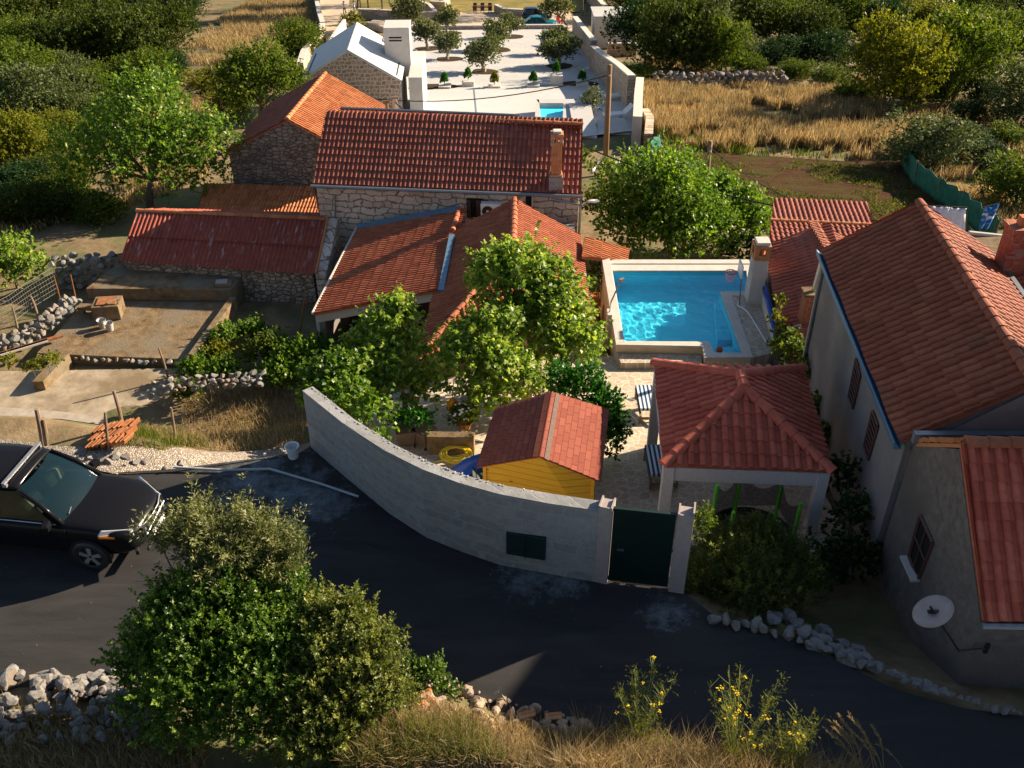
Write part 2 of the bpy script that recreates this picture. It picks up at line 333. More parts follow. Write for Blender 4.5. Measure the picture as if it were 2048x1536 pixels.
M['roughcast'] = mnoisy('brown_roughcast', (0.13, 0.105, 0.09), (0.24, 0.195, 0.17), 5, 0.98, 1.0, 0.03, 0.1, c3=(0.14, 0.115, 0.10), s3=0.6)
M['pillar'] = mnoisy('pink_plaster', (0.30, 0.25, 0.24), (0.36, 0.31, 0.295), 8, 0.9, 0.4, 0.006, 0.2)
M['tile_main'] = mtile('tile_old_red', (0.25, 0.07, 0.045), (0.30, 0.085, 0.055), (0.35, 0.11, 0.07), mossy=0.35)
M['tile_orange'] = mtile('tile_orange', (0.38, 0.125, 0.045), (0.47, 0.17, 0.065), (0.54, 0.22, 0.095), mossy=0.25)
M['tile_porch'] = mtile('tile_terracotta', (0.32, 0.09, 0.042), (0.39, 0.12, 0.058), (0.45, 0.155, 0.08), mossy=0.1)
M['tile_red'] = mtile('tile_new_red', (0.40, 0.085, 0.05), (0.48, 0.11, 0.065), (0.54, 0.14, 0.085), mossy=0.05)
M['tile_brown'] = mtile('tile_brown_red', (0.25, 0.068, 0.036), (0.29, 0.082, 0.043), (0.34, 0.108, 0.06), mossy=0.25)
M['corr'] = mnoisy('red_fibre_cement', (0.30, 0.06, 0.05), (0.40, 0.09, 0.075), 3, 0.7, 0.2, 0.004, 0.25)
M['metal'] = mplain('galvanised_metal', (0.42, 0.45, 0.48), 0.35, 0.5, 0.9)
M['gutter'] = mplain('grey_metal', (0.22, 0.24, 0.26), 0.45, 0.5, 0.5)
M['flash'] = mplain('blue_flashing', (0.13, 0.24, 0.34), 0.45, 0.5, 0.4)
M['brick'] = mstone('chimney_brick', [(0.42, 0.16, 0.06), (0.55, 0.24, 0.09), (0.48, 0.19, 0.08)], (0.38, 0.30, 0.22), (4.5, 4.5, 14), 0.05, 0.5, 0.02, jitter=0.0, rnd=0.25)
M['brickr'] = mstone('red_brick', [(0.32, 0.10, 0.06), (0.42, 0.15, 0.08), (0.36, 0.12, 0.07)], (0.30, 0.24, 0.20), (4.5, 4.5, 13), 0.05, 0.5, 0.02, jitter=0.0, rnd=0.25)
M['dark'] = mplain('dark_void', (0.012, 0.011, 0.012), 0.8, 0.2)
M['black'] = mplain('black_plastic', (0.015, 0.015, 0.016), 0.5, 0.4)
M['shutter'] = mplain('brown_shutter', (0.09, 0.035, 0.025), 0.6, 0.3)
M['gatep'] = mplain('dark_green_paint', (0.004, 0.019, 0.015), 0.45, 0.4)
M['wood'] = mnoisy('weathered_wood', (0.16, 0.11, 0.075), (0.30, 0.22, 0.15), 4, 0.9, 0.5, 0.01, 0.15, stretch=(6, 6, 0.6))
M['pole'] = mnoisy('pole_wood', (0.17, 0.10, 0.05), (0.30, 0.18, 0.09), 4, 0.85, 0.4, 0.01, 0.2, stretch=(8, 8, 0.5))
M['bark'] = mnoisy('bark', (0.09, 0.07, 0.055), (0.22, 0.18, 0.14), 5, 0.95, 0.8, 0.03, 0.1, stretch=(3, 3, 0.7))
M['barkpale'] = mnoisy('pale_bark', (0.28, 0.23, 0.18), (0.42, 0.36, 0.29), 6, 0.9, 0.5, 0.01, 0.15, stretch=(3, 3, 0.8))
M['rust'] = mnoisy('rusty_iron', (0.20, 0.07, 0.03), (0.36, 0.15, 0.06), 6, 0.9, 0.3, 0.006, 0.2)
M['stone'] = mnoisy('limestone', (0.13, 0.128, 0.125), (0.28, 0.272, 0.26), 5, 0.92, 0.7, 0.02, 0.12, c3=(0.24, 0.19, 0.15), s3=1.3)
M['warmstone'] = mnoisy('warm_limestone', (0.26, 0.20, 0.145), (0.46, 0.38, 0.30), 5, 0.92, 0.6, 0.02, 0.1, c3=(0.34, 0.22, 0.14), s3=1.5)
M['soil'] = mnoisy('tilled_soil', (0.040, 0.018, 0.009), (0.105, 0.052, 0.026), 2.2, 0.98, 1.0, 0.10, 0.05, c3=(0.07, 0.06, 0.016), s3=0.5, stretch=(1, 2.2, 1))
M['mulch'] = mnoisy('dark_mulch', (0.03, 0.02, 0.013), (0.08, 0.055, 0.035), 6, 0.98, 0.8, 0.03, 0.05)
M['whitegravel'] = mnoisy('white_gravel', (0.31, 0.30, 0.29), (0.52, 0.515, 0.50), 9, 0.95, 0.7, 0.02, 0.15, c3=(0.45, 0.44, 0.43), s3=0.3)
M['plaza'] = mnoisy('pale_slab_paving', (0.43, 0.42, 0.41), (0.52, 0.51, 0.50), 1.2, 0.7, 0.1, 0.003, 0.3, c3=(0.46, 0.44, 0.42), s3=0.3)
M['lane'] = mnoisy('sandy_concrete', (0.38, 0.30, 0.22), (0.50, 0.40, 0.30), 1.4, 0.9, 0.3, 0.01, 0.15)
M['lawn'] = mnoisy('parched_lawn', (0.16, 0.12, 0.035), (0.28, 0.20, 0.07), 1.3, 0.95, 0.8, 0.04, 0.1, c3=(0.12, 0.13, 0.03), s3=0.3)
M['plastic_w'] = mplain('white_plastic', (0.72, 0.72, 0.72), 0.4, 0.5)
M['green_mesh'] = mplain('green_netting', (0.02, 0.13, 0.085), 0.8, 0.2, 0, 0.3, 3)
M['lime'] = mplain('lime_foam', (0.10, 0.42, 0.03), 0.6, 0.3)
M['yellow'] = mplain('yellow_hose_plastic', (0.72, 0.50, 0.01), 0.35, 0.5)
M['blue'] = mplain('blue_plastic', (0.01, 0.07, 0.38), 0.3, 0.5)
M['terracotta'] = mplain('terracotta', (0.45, 0.18, 0.07), 0.8, 0.2)

def mwoodplank(name, c1, c2):
    m, t, b = nodes(name, 0.55, 0.35); v = coord(t)
    wv = N(t, 'ShaderNodeTexWave', wave_type='BANDS', bands_direction='Z', wave_profile='SAW', Scale=1.62, Distortion=0.0); t.links.new(v, wv.inputs['Vector'])
    gr = noise(t, coord(t, (2, 2, 28)), 2.0, 6, 0.6); c = ramp(t, gr, ((0.3, c1), (0.7, c2)))
    kn = N(t, 'ShaderNodeTexVoronoi', feature='F1', Scale=1.0); t.links.new(coord(t, (2.2, 2.2, 5.5)), kn.inputs['Vector'])
    c = mixc(t, ramp(t, kn.outputs['Distance'], ((0.05, (1, 1, 1)), (0.13, (0, 0, 0)))), c, (0.16, 0.06, 0.01))
    gp = ramp(t, wv.outputs['Fac'], ((0.0, (0.25, 0.25, 0.25)), (0.12, (1, 1, 1)))); t.links.new(mixc(t, 1.0, c, gp, 'MULTIPLY'), b.inputs['Base Color'])
    bump(t, b, wv.outputs['Fac'], 0.4, 0.01); return m
M['plank'] = mwoodplank('yellow_planks', (0.56, 0.31, 0.02), (0.70, 0.43, 0.04))
def mstripe(name, c1, c2, sc, ax='X'):
    m, t, b = nodes(name, 0.85, 0.15); v = coord(t)
    wv = N(t, 'ShaderNodeTexWave', wave_type='BANDS', bands_direction=ax, wave_profile='SIN', Scale=sc); t.links.new(v, wv.inputs['Vector'])
    t.links.new(ramp(t, wv.outputs['Fac'], ((0.46, c1), (0.54, c2))), b.inputs['Base Color']); return m
M['stripe'] = mstripe('striped_canvas', (0.02, 0.07, 0.16), (0.72, 0.74, 0.76), 2.9)
def mshingle(name):
    m, t, b = nodes(name, 0.95, 0.15); uv = N(t, 'ShaderNodeUVMap')
    br = N(t, 'ShaderNodeTexBrick', Scale=1.0); br.offset = 0.5; br.inputs['Color1'].default_value = rgb((0.20, 0.058, 0.040)); br.inputs['Color2'].default_value = rgb((0.26, 0.082, 0.055)); br.inputs['Mortar'].default_value = rgb((0.16, 0.04, 0.03))
    br.inputs['Mortar Size'].default_value = 0.012; br.inputs['Brick Width'].default_value = 0.34; br.inputs['Row Height'].default_value = 0.15; br.inputs['Bias'].default_value = 0.0
    t.links.new(uv.outputs[0], br.inputs['Vector']); v = coord(t)
    c = mixc(t, 0.7, br.outputs['Color'], ramp(t, noise(t, v, 30, 4, 0.8), ((0.3, (0.7, 0.7, 0.7)), (0.7, (1.2, 1.2, 1.2)))), 'MULTIPLY')
    t.links.new(c, b.inputs['Base Color']); bump(t, b, br.outputs['Fac'], 0.6, -0.01); return m
M['shingle'] = mshingle('felt_shingles')
def mwater(name):
    m, t, b = nodes(name); t.nodes.remove(b); gl = N(t, 'ShaderNodeBsdfGlass', IOR=1.33, Roughness=0.0); gl.inputs[0].default_value = rgb((.93, 1.0, 1.0)); t.links.new(gl.outputs[0], t.nodes['Material Output'].inputs[0]); return m
M['water'] = mwater('pool_water')
M['basin'] = mnoisy('pool_mosaic', (0.05, 0.70, 0.95), (0.08, 0.78, 0.98), 14, 0.4, 0.05, 0.003, 0.4)
def mglass(name, c):
    m, t, b = nodes(name, 0.05, 0.6); b.inputs['Base Color'].default_value = rgb(c); return m
M['glass'] = mglass('dark_glass', (0.012, 0.016, 0.018))

# ------------------------------------------------------------------ ground, road, verges
POOLPX = ((1206, 528), (1500, 528), (1503, 591), (1545, 591), (1550, 714), (1409, 715), (1405, 692), (1232, 689))
def in_poly(x, y, p):
    r_ = False; j = len(p)-1
    for i in range(len(p)):
        if (p[i][1] > y) != (p[j][1] > y) and x < (p[j][0]-p[i][0])*(y-p[i][1])/(p[j][1]-p[i][1])+p[i][0]: r_ = not r_
        j = i
    return r_
def terrain():
    pit = [P(u, v, -3.0) for u, v in POOLPX]; pc = sum(pit, Vector())/len(pit); pit = [(pc.x+(p.x-pc.x)*.97, pc.y+(p.y-pc.y)*.97) for p in pit]
    xs = np.concatenate([np.arange(-150, -40, 6), np.arange(-40, -18, 2), np.arange(-18, 14, 0.3), np.arange(14, 40, 2), np.arange(40, 171, 6)])
    ys = np.concatenate([np.arange(-6, 8, 1.0), np.arange(8, 37, 0.3), np.arange(37, 80, 1.5), np.arange(80, 330, 6)])
    V = np.zeros((len(ys), len(xs), 3)); V[:, :, 0] = xs[None, :]; V[:, :, 1] = ys[:, None]
    for j, y in enumerate(ys):
        for i, x in enumerate(xs):
            d = y-YR(x); nz = 0.0
            if d > 1.5 or y < YN(x): nz = (0.10 if y < 40 else 0.0)*mnoise.noise((x*0.7, y*0.7, 0))+(0.35*(mnoise.noise((x*0.09, y*0.09, 3))-1)*.3 if y > 45 else 0)
            if d <= 0 and y >= YN(x): nz = -0.03
            if d > 0 and x > -4.6 and y < 31: nz = -0.06
            V[j, i, 2] = g(float(x), float(y))+nz-0.03
            if 2 < x < 9 and 23 < y < 33 and in_poly(x, y, pit): V[j, i, 2] = -6.2
    I = np.arange(len(ys)*len(xs)).reshape(len(ys), len(xs))
    F = np.stack([I[:-1, :-1], I[:-1, 1:], I[1:, 1:], I[1:, :-1]], -1).reshape(-1, 4)
    tag(link_mesh('ground', np_mesh('ground', V.reshape(-1, 3), F), M['earth'], smooth=True), kind='structure')
terrain()
def stains(m, spots):
    t = m.node_tree; b = t.nodes['Principled BSDF']; src = b.inputs['Base Color'].links[0].from_socket; v = coord(t); tot = None
    for p, r_ in spots:
        vd = N(t, 'ShaderNodeVectorMath', operation='DISTANCE'); t.links.new(v, vd.inputs[0]); vd.inputs[1].default_value = (p.x, p.y, 0); mr = N(t, 'ShaderNodeMapRange'); mr.inputs[1].default_value = 0; mr.inputs[2].default_value = r_; mr.inputs[3].default_value = .30; mr.inputs[4].default_value = 0; t.links.new(vd.outputs['Value'], mr.inputs[0])
        if tot is None: tot = mr.outputs[0]
        else: ad = N(t, 'ShaderNodeMath', operation='MAXIMUM'); t.links.new(tot, ad.inputs[0]); t.links.new(mr.outputs[0], ad.inputs[1]); tot = ad.outputs[0]
    ad = N(t, 'ShaderNodeMath', operation='ADD'); t.links.new(tot, ad.inputs[0]); t.links.new(noise(t, v, 3.2, 9, .78), ad.inputs[1]); k = ramp(t, ad.outputs[0], ((.62, (0, 0, 0)), (.82, (1, 1, 1))))
    src = mixc(t, .75, src, ramp(t, noise(t, v, 70, 2, .9), ((.35, (.55, .55, .55)), (.65, (1.6, 1.6, 1.6)))), 'MULTIPLY'); cl = mixc(t, k, src, (.13, .15, .165))
    for sc_, th_, co_ in ((2.3, .035, (.22, .23, .25)), (6.0, .05, (.12, .115, .11))):
        vo = N(t, 'ShaderNodeTexVoronoi', feature='F1', Scale=sc_); t.links.new(v, vo.inputs['Vector']); cl = mixc(t, ramp(t, vo.outputs['Distance'], ((th_*.6, (.8, .8, .8)), (th_, (0, 0, 0)))), cl, co_)
    wv = N(t, 'ShaderNodeTexNoise', Scale=.9, Detail=5, Roughness=.6, Distortion=.8); t.links.new(coord(t, (.35, 1.6, 1)), wv.inputs['Vector']); cl = mixc(t, ramp(t, wv.outputs['Fac'], ((.52, (0, 0, 0)), (.72, (.55, .55, .55)))), cl, (.055, .05, .047))
    t.links.new(cl, b.inputs['Base Color'])
stains(M['asphalt'], [(P(590, 985, 0), 1.5), (P(640, 1005, 0), 1.2), (P(500, 960, 0), 1.5), (P(1060, 1150, 0), 1.0), (P(1130, 1160, 0), .8), (P(1330, 1225, 0), .7)])
far = [(p.x, p.y) for p in _rf]; near = [(p.x, p.y-0.25) for p in _nf]
roadpts = [(x, y+(0.06 if -4.4 < x < 3.2 else 0.0)) for x, y in far]+near[::-1]
drape('road', roadpts, M['asphalt'], 1.2, 0.0, hf=lambda x, y: 0.0)
# limestone chippings along the far edge, left of the wall
vg = [P(u, v, 0) for u, v in ((-500, 872), (0, 908), (120, 924), (235, 948), (345, 943), (470, 925), (560, 912), (622, 900))]
vt = [(p.x, p.y-.03) for p in vg]+[(p.x, p.y) for p in (G(u, v) for u, v in ((628, 885), (560, 893), (450, 905), (330, 903), (200, 897), (110, 893), (0, 878), (-500, 850)))]
drape('gravel_verge', vt, M['gravel'], 0.3, 0.02)
# paved yard of the pool house
yd = [(-4.3, 16.3), (-3.6, 15.5), (-1.6, 13.6), (0, 12.9), (1.5, 12.5), (3.1, 12.3), (3.3, 14.2), (7.2, 14.4), (7.2, 25.0), (2.6, 25.2), (2.6, 31), (0.6, 31), (-4.2, 25), (-5.2, 20)]
drape('patio', yd, M['paving'], 0.5, 0.0)
# ------------------------------------------------------------------ buildings
def gable_walls(name, mat, parent, fl, fr, rl, rr, bl, br, zb, ins=0.12, ends=0.1):
    """closed wall box under a two-slope roof: eaves fl-fr (front), bl-br (back), ridge rl-rr; zb = foot"""
    fl, fr, rl, rr, bl, br = [Vector(p) for p in (fl, fr, rl, rr, bl, br)]
    ax = (fr-fl).normalized(); dr = -0.075
    def mv(p, q, k): return p+(q-p).normalized()*k
    F = [mv(fl, rl, ins)+ax*ends, mv(fr, rr, ins)-ax*ends, rr-ax*ends, mv(br, rr, ins)-ax*ends, mv(bl, rl, ins)+ax*ends, rl+ax*ends]
    F = [p+Vector((0, 0, dr)) for p in F]
    lo = [Vector((F[i].x, F[i].y, zb)) for i in (0, 1, 3, 4)]
    vs = F+lo
    fs = [(6, 7, 1, 0), (7, 8, 3, 2, 1), (8, 9, 4, 3), (9, 6, 0, 5, 4), (0, 1, 2, 5), (5, 2, 3, 4), (9, 8, 7, 6)]
    return MB().add(vs, fs).build(name, mat, parent)

# --- main stone house
zr, ze = -0.25, -1.95
rl, rr, fl, fr = P(655, 227, zr), P(1165, 250, zr), P(625, 367, ze), P(1163, 388, ze)
bl, br = rl*2-fl, rr*2-fr; bl.z = br.z = ze
H1 = thing('stone_house', 'long pale stone house with dark red tiled roof and a brick chimney', 'house', (fl+fr)/2+Vector((0, 0, -3.9)))
gable_walls('wall', M['ashlar'], H1, fl, fr, rl, rr, bl, br, -6.6)
rf = tile_roof('roof', [fl, fr, rr, rl], M['tile_main'], 0.172, 0.315, H1)
tile_roof('roof', [br, bl, rl, rr], M['tile_main'], 0.172, 0.315, H1)
ridge_caps('ridge_tile', rl, rr, M['tile_orange'], H1, 0.09, 0.35, 0.05)
dn = (fl-rl).normalized()
MB().tube([fl+Vector((-.05, -.1, -.06)), fr+Vector((.05, -.1, -.06))], 0.07, 8).build('gutter', M['gutter'], H1)
e = PY(1163, 395, 33.0); MB().tube([fr+Vector((0, -.1, -.1)), fr+Vector((-.02, .05, -.5)), fr+Vector((-.02, .05, -4))], 0.045, 8).build('downpipe', M['metal'], H1)
c0 = fr+(rr-fr)*0.12+(fl-fr)*0.095
cz = c0.z
ch = MB().box((c0.x, c0.y, cz+0.10), (0.50, 0.50, 0.55)).build('chimney_base', M['wallc'], H1)
bx = MB().box((c0.x, c0.y, cz+0.95), (0.36, 0.36, 1.25)); bx.box((c0.x, c0.y, cz+1.62), (0.46, 0.46, 0.12)); bx.box((c0.x, c0.y, cz+0.42), (0.45, 0.45, 0.08))
for sx in (-1, 1):
    for sy in (-1, 1): bx.box((c0.x+sx*.15, c0.y+sy*.15, cz+1.78), (0.12, 0.12, 0.22))
bx.box((c0.x, c0.y, cz+1.78), (0.09, 0.40, 0.22)); bx.box((c0.x, c0.y, cz+1.93), (0.46, 0.46, 0.09)); chm = bx.build('chimney', M['brick'], H1, bevel=0.01)
MB().box((c0.x, c0.y, cz+2.02), (0.30, 0.30, 0.09)).build('cap', M['coping'], chm, bevel=0.02)
wy = (fl+fr)/2; wdir = (fr-fl).normalized(); wn = Vector((wdir.y, -wdir.x, 0))
def on_front(u, v, off=0.0):           # point of the front wall seen at u, v
    p0 = fl+(rl-fl).normalized()*0.12; n = wn; a, y, k = ray(u, v); d = Vector((a, y, k)); o = Vector((0, 0, HC)); t = (p0-o).dot(n)/d.dot(n); return o+d*t+n*off
wz = math.atan2(wdir.y, wdir.x)
p = on_front(950, 415); wd = MB(); wd.box(p+wn*0.0, (0.62, 0.10, 0.75), wz); wf = wd.build('window', M['dark'], H1)
sh = MB().box(on_front(938, 416, 0.06), (0.13, 0.04, 0.72), wz); sh.box(on_front(961, 418, 0.06), (0.30, 0.04, 0.74), wz); sh.build('shutter', M['shutter'], wf)
p = on_front(968, 419, 0.05); MB().box(p, (0.36, 0.05, 0.8), wz).build('shutter', M['shutter'], wf)
p = on_front(1058, 403); wf2 = MB().box(p, (0.24, 0.08, 0.6), wz).build('window', M['dark'], H1); MB().box(p+wdir*0.13+wn*0.05, (0.05, 0.06, 0.5), wz).build('frame', M['white'], wf2)
MB().tube([on_front(671, 388, 0.06), on_front(671, 440, 0.06), on_front(674, 480, 0.06)], 0.03, 6).build('downpipe', M['gutter'], H1)
m = MB().tube([on_front(1103, 397, 0.07), on_front(1160, 408, 0.07)], 0.035, 6); m.build('overflow_pipe', M['metal'], H1)
# air conditioner
p = on_front(984, 414, 0.24); A = thing('air_conditioner', 'white air conditioner outdoor unit on the front of the pale stone house', 'air conditioner', p+Vector((0, 0, -.3)))
MB().box(p, (0.76, 0.30, 0.56), wz).build('casing', M['plastic_w'], A, bevel=0.02)
q = p+wn*0.155-wdir*0.12; ring = MB(); ring.add([q+(wdir*math.cos(t)+Vector((0, 0, 1))*math.sin(t))*0.21 for t in np.linspace(0, 2*math.pi, 25)[:-1]], [tuple(range(24))]); fan = ring.build('fan_grille', M['black'], A)
MB().add([q+wn*0.01+(wdir*math.cos(t)+Vector((0, 0, 1))*math.sin(t))*0.05 for t in np.linspace(0, 2*math.pi, 13)[:-1]], [tuple(range(12))]).build('hub', M['plastic_w'], fan)
MB().box(p+wdir*-.25-Vector((0, 0, .31)), (.04, .4, .05), wz).box(p+wdir*.25-Vector((0, 0, .31)), (.04, .4, .05), wz).build('bracket', M['metal'], A)
# street lamp on the right gable
p = fr+Vector((0.05, 0.1, -0.35)); L = thing('street_lamp', 'white street lamp head on a short arm at the right corner of the stone house', 'street lamp', p)
MB().tube([p+Vector((-.1, 0, -.2)), p+Vector((.1, 0, -.05)), p+Vector((.3, 0, .0))], 0.025, 6).build('arm', M['metal'], L)
hd = MB(); prof = [(0.0, 0.02), (0.06, 0.07), (0.2, 0.09), (0.36, 0.07), (0.44, 0.03)]
vs = []; fs = []
for x, r in prof: vs += [p+Vector((.2+x, r*1.3*math.cos(t), r*0.6*math.sin(t)+.02)) for t in np.linspace(0, 2*math.pi, 11)[:-1]]
fs = [(i*10+k, i*10+(k+1) % 10, (i+1)*10+(k+1) % 10, (i+1)*10+k) for i in range(4) for k in range(10)]+[tuple(range(40, 50))]
hd.add(vs, fs).build('lamp_head', M['plastic_w'], L, smooth=True)
# solar collectors on the back slope, rising just above the ridge
def solar(a, b, lab, hh):
    S = thing('solar_collector', lab, 'solar collector', (a+b)/2)
    d = (b-a).normalized(); n = Vector((-d.y, d.x, 0)); m = MB(); m.hexa([a, b, b+n*.9+Vector((0, 0, -.55)), a+n*.9+Vector((0, 0, -.55))], [a+Vector((0, 0, .06)), b+Vector((0, 0, .06)), b+n*.9+Vector((0, 0, -.49)), a+n*.9+Vector((0, 0, -.49))])
    m.build('collector_panel', M['glass'], S); MB().tube([a+Vector((0, 0, .06)), b+Vector((0, 0, .06))], 0.05, 8).build('header_pipe', M['gutter'], S)
    k = max(2, int((b-a).length/1.2)); f = MB()
    for i in range(k+1): q = a+(b-a)*i/k; f.tube([q, q+n*.5+Vector((0, 0, -.62))], .02, 5)
    f.build('frame', M['metal'], S)
rv = (rr-rl)
solar(rl+rv*0.05+Vector((0, .25, .10)), rl+rv*0.76+Vector((0, .25, .12)), 'long dark solar collector rising behind the ridge of the stone house', 0)
solar(rl+rv*0.80+Vector((0, .3, .02)), rl+rv*0.965+Vector((0, .3, .04)), 'short solar collector with ribbed tubes behind the ridge near the brick chimney', 0)

# --- barn with the orange roof
rn, rfar = P(574, 239, -2.35), P(651, 147, -2.35); el = P(448, 309, -3.98); ax = (rfar-rn).normalized(); sd = Vector((ax.y, -ax.x, 0)); L1 = (rfar-rn).length
hw = 3.05; er = rn+sd*hw+Vector((0, 0, -1.63)); el = rn-sd*hw+Vector((0, 0, -1.63)); elf = el+ax*L1; erf = er+ax*L1
B = thing('stone_barn', 'old dark stone barn with gable end and bright orange tiled roof', 'barn', Vector((rn.x, rn.y, -7.3)))
gable_walls('wall', M['rubble_dark'], B, el, elf, rn, rfar, er, erf, -8.4, 0.1, 0.05)
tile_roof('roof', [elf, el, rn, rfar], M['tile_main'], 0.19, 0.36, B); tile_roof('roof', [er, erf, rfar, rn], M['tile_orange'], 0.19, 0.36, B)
ridge_caps('ridge_tile', rn, rfar, M['tile_orange'], B, 0.1, 0.36, 0.05)
# --- lean-to between barn and stone house
a, b, c, d = PY(396, 432, 39.6), PY(640, 436, 39.2), PY(628, 372, 41.6), PY(408, 369, 41.9)
z1 = (a.z+b.z)/2; a.z = b.z = z1; z2 = (c.z+d.z)/2; c.z = d.z = z2
b += (c-b)*0; T = thing('lean_to', 'low lean-to shed with brown-orange tiles below the barn gable', 'shed', Vector((a.x, a.y, -7.0)))
tile_roof('roof', [a, b, c, d], M['tile_orange'], 0.15, 0.42, T)
MB().hexa([(a.x+.1, a.y+.1, -7.2), (b.x-.1, b.y+.1, -7.2), (c.x-.1, c.y, -7.2), (d.x+.1, d.y, -7.2)], [a+Vector((.1, .1, -.1)), b+Vector((-.1, .1, -.1)), c+Vector((-.1, 0, -.1)), d+Vector((.1, 0, -.1))]).build('wall', M['rubble_dark'], T)

# --- shed with corrugated roof
rl2, rr2, fl2, fr2 = P(275, 423, -3.4), P(655, 440, -3.4), P(240, 525, -4.4), P(630, 551, -4.4)
bl2, br2 = rl2*2-fl2, rr2*2-fr2; bl2.z = br2.z = -4.4
S2 = thing('corrugated_shed', 'long low stone shed with streaked dark red corrugated roof', 'shed', Vector((fl2.x, fl2.y, -6)))
gable_walls('wall', M['rubble'], S2, fl2, fr2, rl2, rr2, bl2, br2, -6.2, 0.15, 0.12)
def corrugated(name, q, mat, parent, pitch=0.165, lap=0.92, amp=0.026):
    a, b, c, d = [Vector(x) for x in q]; W = (b-a).length; n = int(W/pitch*6); nr = ((b-a).cross(d-a)).normalized(); nr = nr if nr.z > 0 else -nr; m = MB()
    for row, (w0, w1, lf) in enumerate(((0, .52, .0), (.48, 1.0, .018))):
        base = len(m.v)
        for i in range(n+1):
            s = i/n; h = amp*math.sin(2*math.pi*s*W/pitch)+0.035+lf*0+(0.012 if (s*W/lap) % 2 < 1 else 0)
            p = a.lerp(b, s); t = d.lerp(c, s); m.v.append(tuple(p.lerp(t, w0)+nr*(h+(0.02 if row == 0 else 0.02)+(0.016 if row == 1 else 0)))); m.v.append(tuple(p.lerp(t, w1)+nr*(h+(0.0 if row == 0 else .0))))
        m.f += [(base+2*i, base+2*i+2, base+2*i+3, base+2*i+1) for i in range(n)]
    o = m.build(name, mat, parent); return o
def mcorr():
    m, t, b = nodes('streaked_fibre_cement', 0.7, 0.25); v = coord(t); f = noise(t, v, 3, 6, 0.65); c = ramp(t, f, ((0.3, (0.22, 0.045, 0.026)), (0.7, (0.32, 0.072, 0.042))))
    st = noise(t, coord(t, (7, 1.2, 1.2)), 1.0, 7, 0.72); c = mixc(t, ramp(t, st, ((0.57, (0, 0, 0)), (0.68, (0.8, 0.8, 0.8)))), c, (0.48, 0.40, 0.39)); t.links.new(c, b.inputs['Base Color']); return m
M['corr'] = mcorr()
corrugated('roof', [fl2, fr2, rr2, rl2], M['corr'], S2); corrugated('roof', [br2, bl2, rl2, rr2], M['corr'], S2)
ridge_caps('ridge_tile', rl2, rr2, M['tile_orange'], S2, 0.085, 0.36, 0.06)
up_ = Vector((0, 0, .10)); ex = (fr2-fl2).normalized(); q = [fr2, rr2, br2]; base = [Vector((p.x, p.y, -6)) for p in (fr2, br2)]
vs = [base[0], base[1], br2+up_*.4, rr2+up_, fr2+up_*.4]; k_ = [p+ex*.42 for p in vs]; MB().add([p+ex*.02 for p in vs]+k_, [(0, 1, 2, 3, 4), (9, 8, 7, 6, 5)]+[(i, (i+1) % 5, 5+(i+1) % 5, 5+i) for i in range(5)]).build('gable_parapet', M['ashlar'], S2)
MB().tube([fr2+Vector((.03, 0, .08)), rr2+Vector((.03, 0, .12))], .05, 6).build('verge', M['tile_orange'], S2)

# --- patio house (ridge runs away from us), porch beside it, canopy on the right
rn, rfar = Vector((0.03, 28.4, -1.6)), Vector((0.1, 31.9, -1.6))
en, ef = Vector((2.45, 25.7, -2.9)), Vector((2.43, 31.7, -2.9))
wn_, wf_ = Vector((-2.75, 23.9, -2.98)), Vector((-2.25, 31.6, -2.76))
PH = thing('patio_house', 'small house behind the fig trees with orange tiled roof whose ridge points at the camera', 'house', (0, 28, -5))
tile_roof('roof', [en, ef, rfar, rn], M['tile_porch'], 0.15, 0.34, PH)
wl = Vector((-2.52, 27.4, -2.87))
tile_roof('roof', [wf_, wn_, rn, rfar], M['tile_porch'], 0.15, 0.34, PH)
tile_roof('roof', [wn_, en, rn], M['tile_porch'], 0.19, 0.34, PH)
ridge_caps('ridge_tile', rn+Vector((0, -.05, 0)), rfar, M['tile_porch'], PH, 0.12, 0.36, 0.05)
ridge_caps('hip_tile', en, rn, M['tile_porch'], PH, 0.09, 0.36, 0.03); ridge_caps('hip_tile', wn_, rn, M['tile_porch'], PH, 0.09, 0.36, 0.03)
wl_ = MB().prism([(-2.3, 24.6), (2.2, 26.1), (2.2, 31.6), (-2.0, 31.4)], -6, lambda p: -2.95-0.1*(p[0] < 0)); wl_.build('wall', mnoisy('yellow_render', (0.46, 0.34, 0.20), (0.56, 0.42, 0.26), 3, 0.9, 0.3, 0.008), PH)
MB().tube([(2.3, 25.95, -2.95), (2.3, 25.95, -4.2)], 0.04, 8).build('downpipe', M['metal'], PH)
MB().prism([(0.5, 31.9), (2.3, 31.9), (2.3, 33.0), (0.5, 33.2)], -6, -3.05).build('stair_block', M['stuccog'], PH)
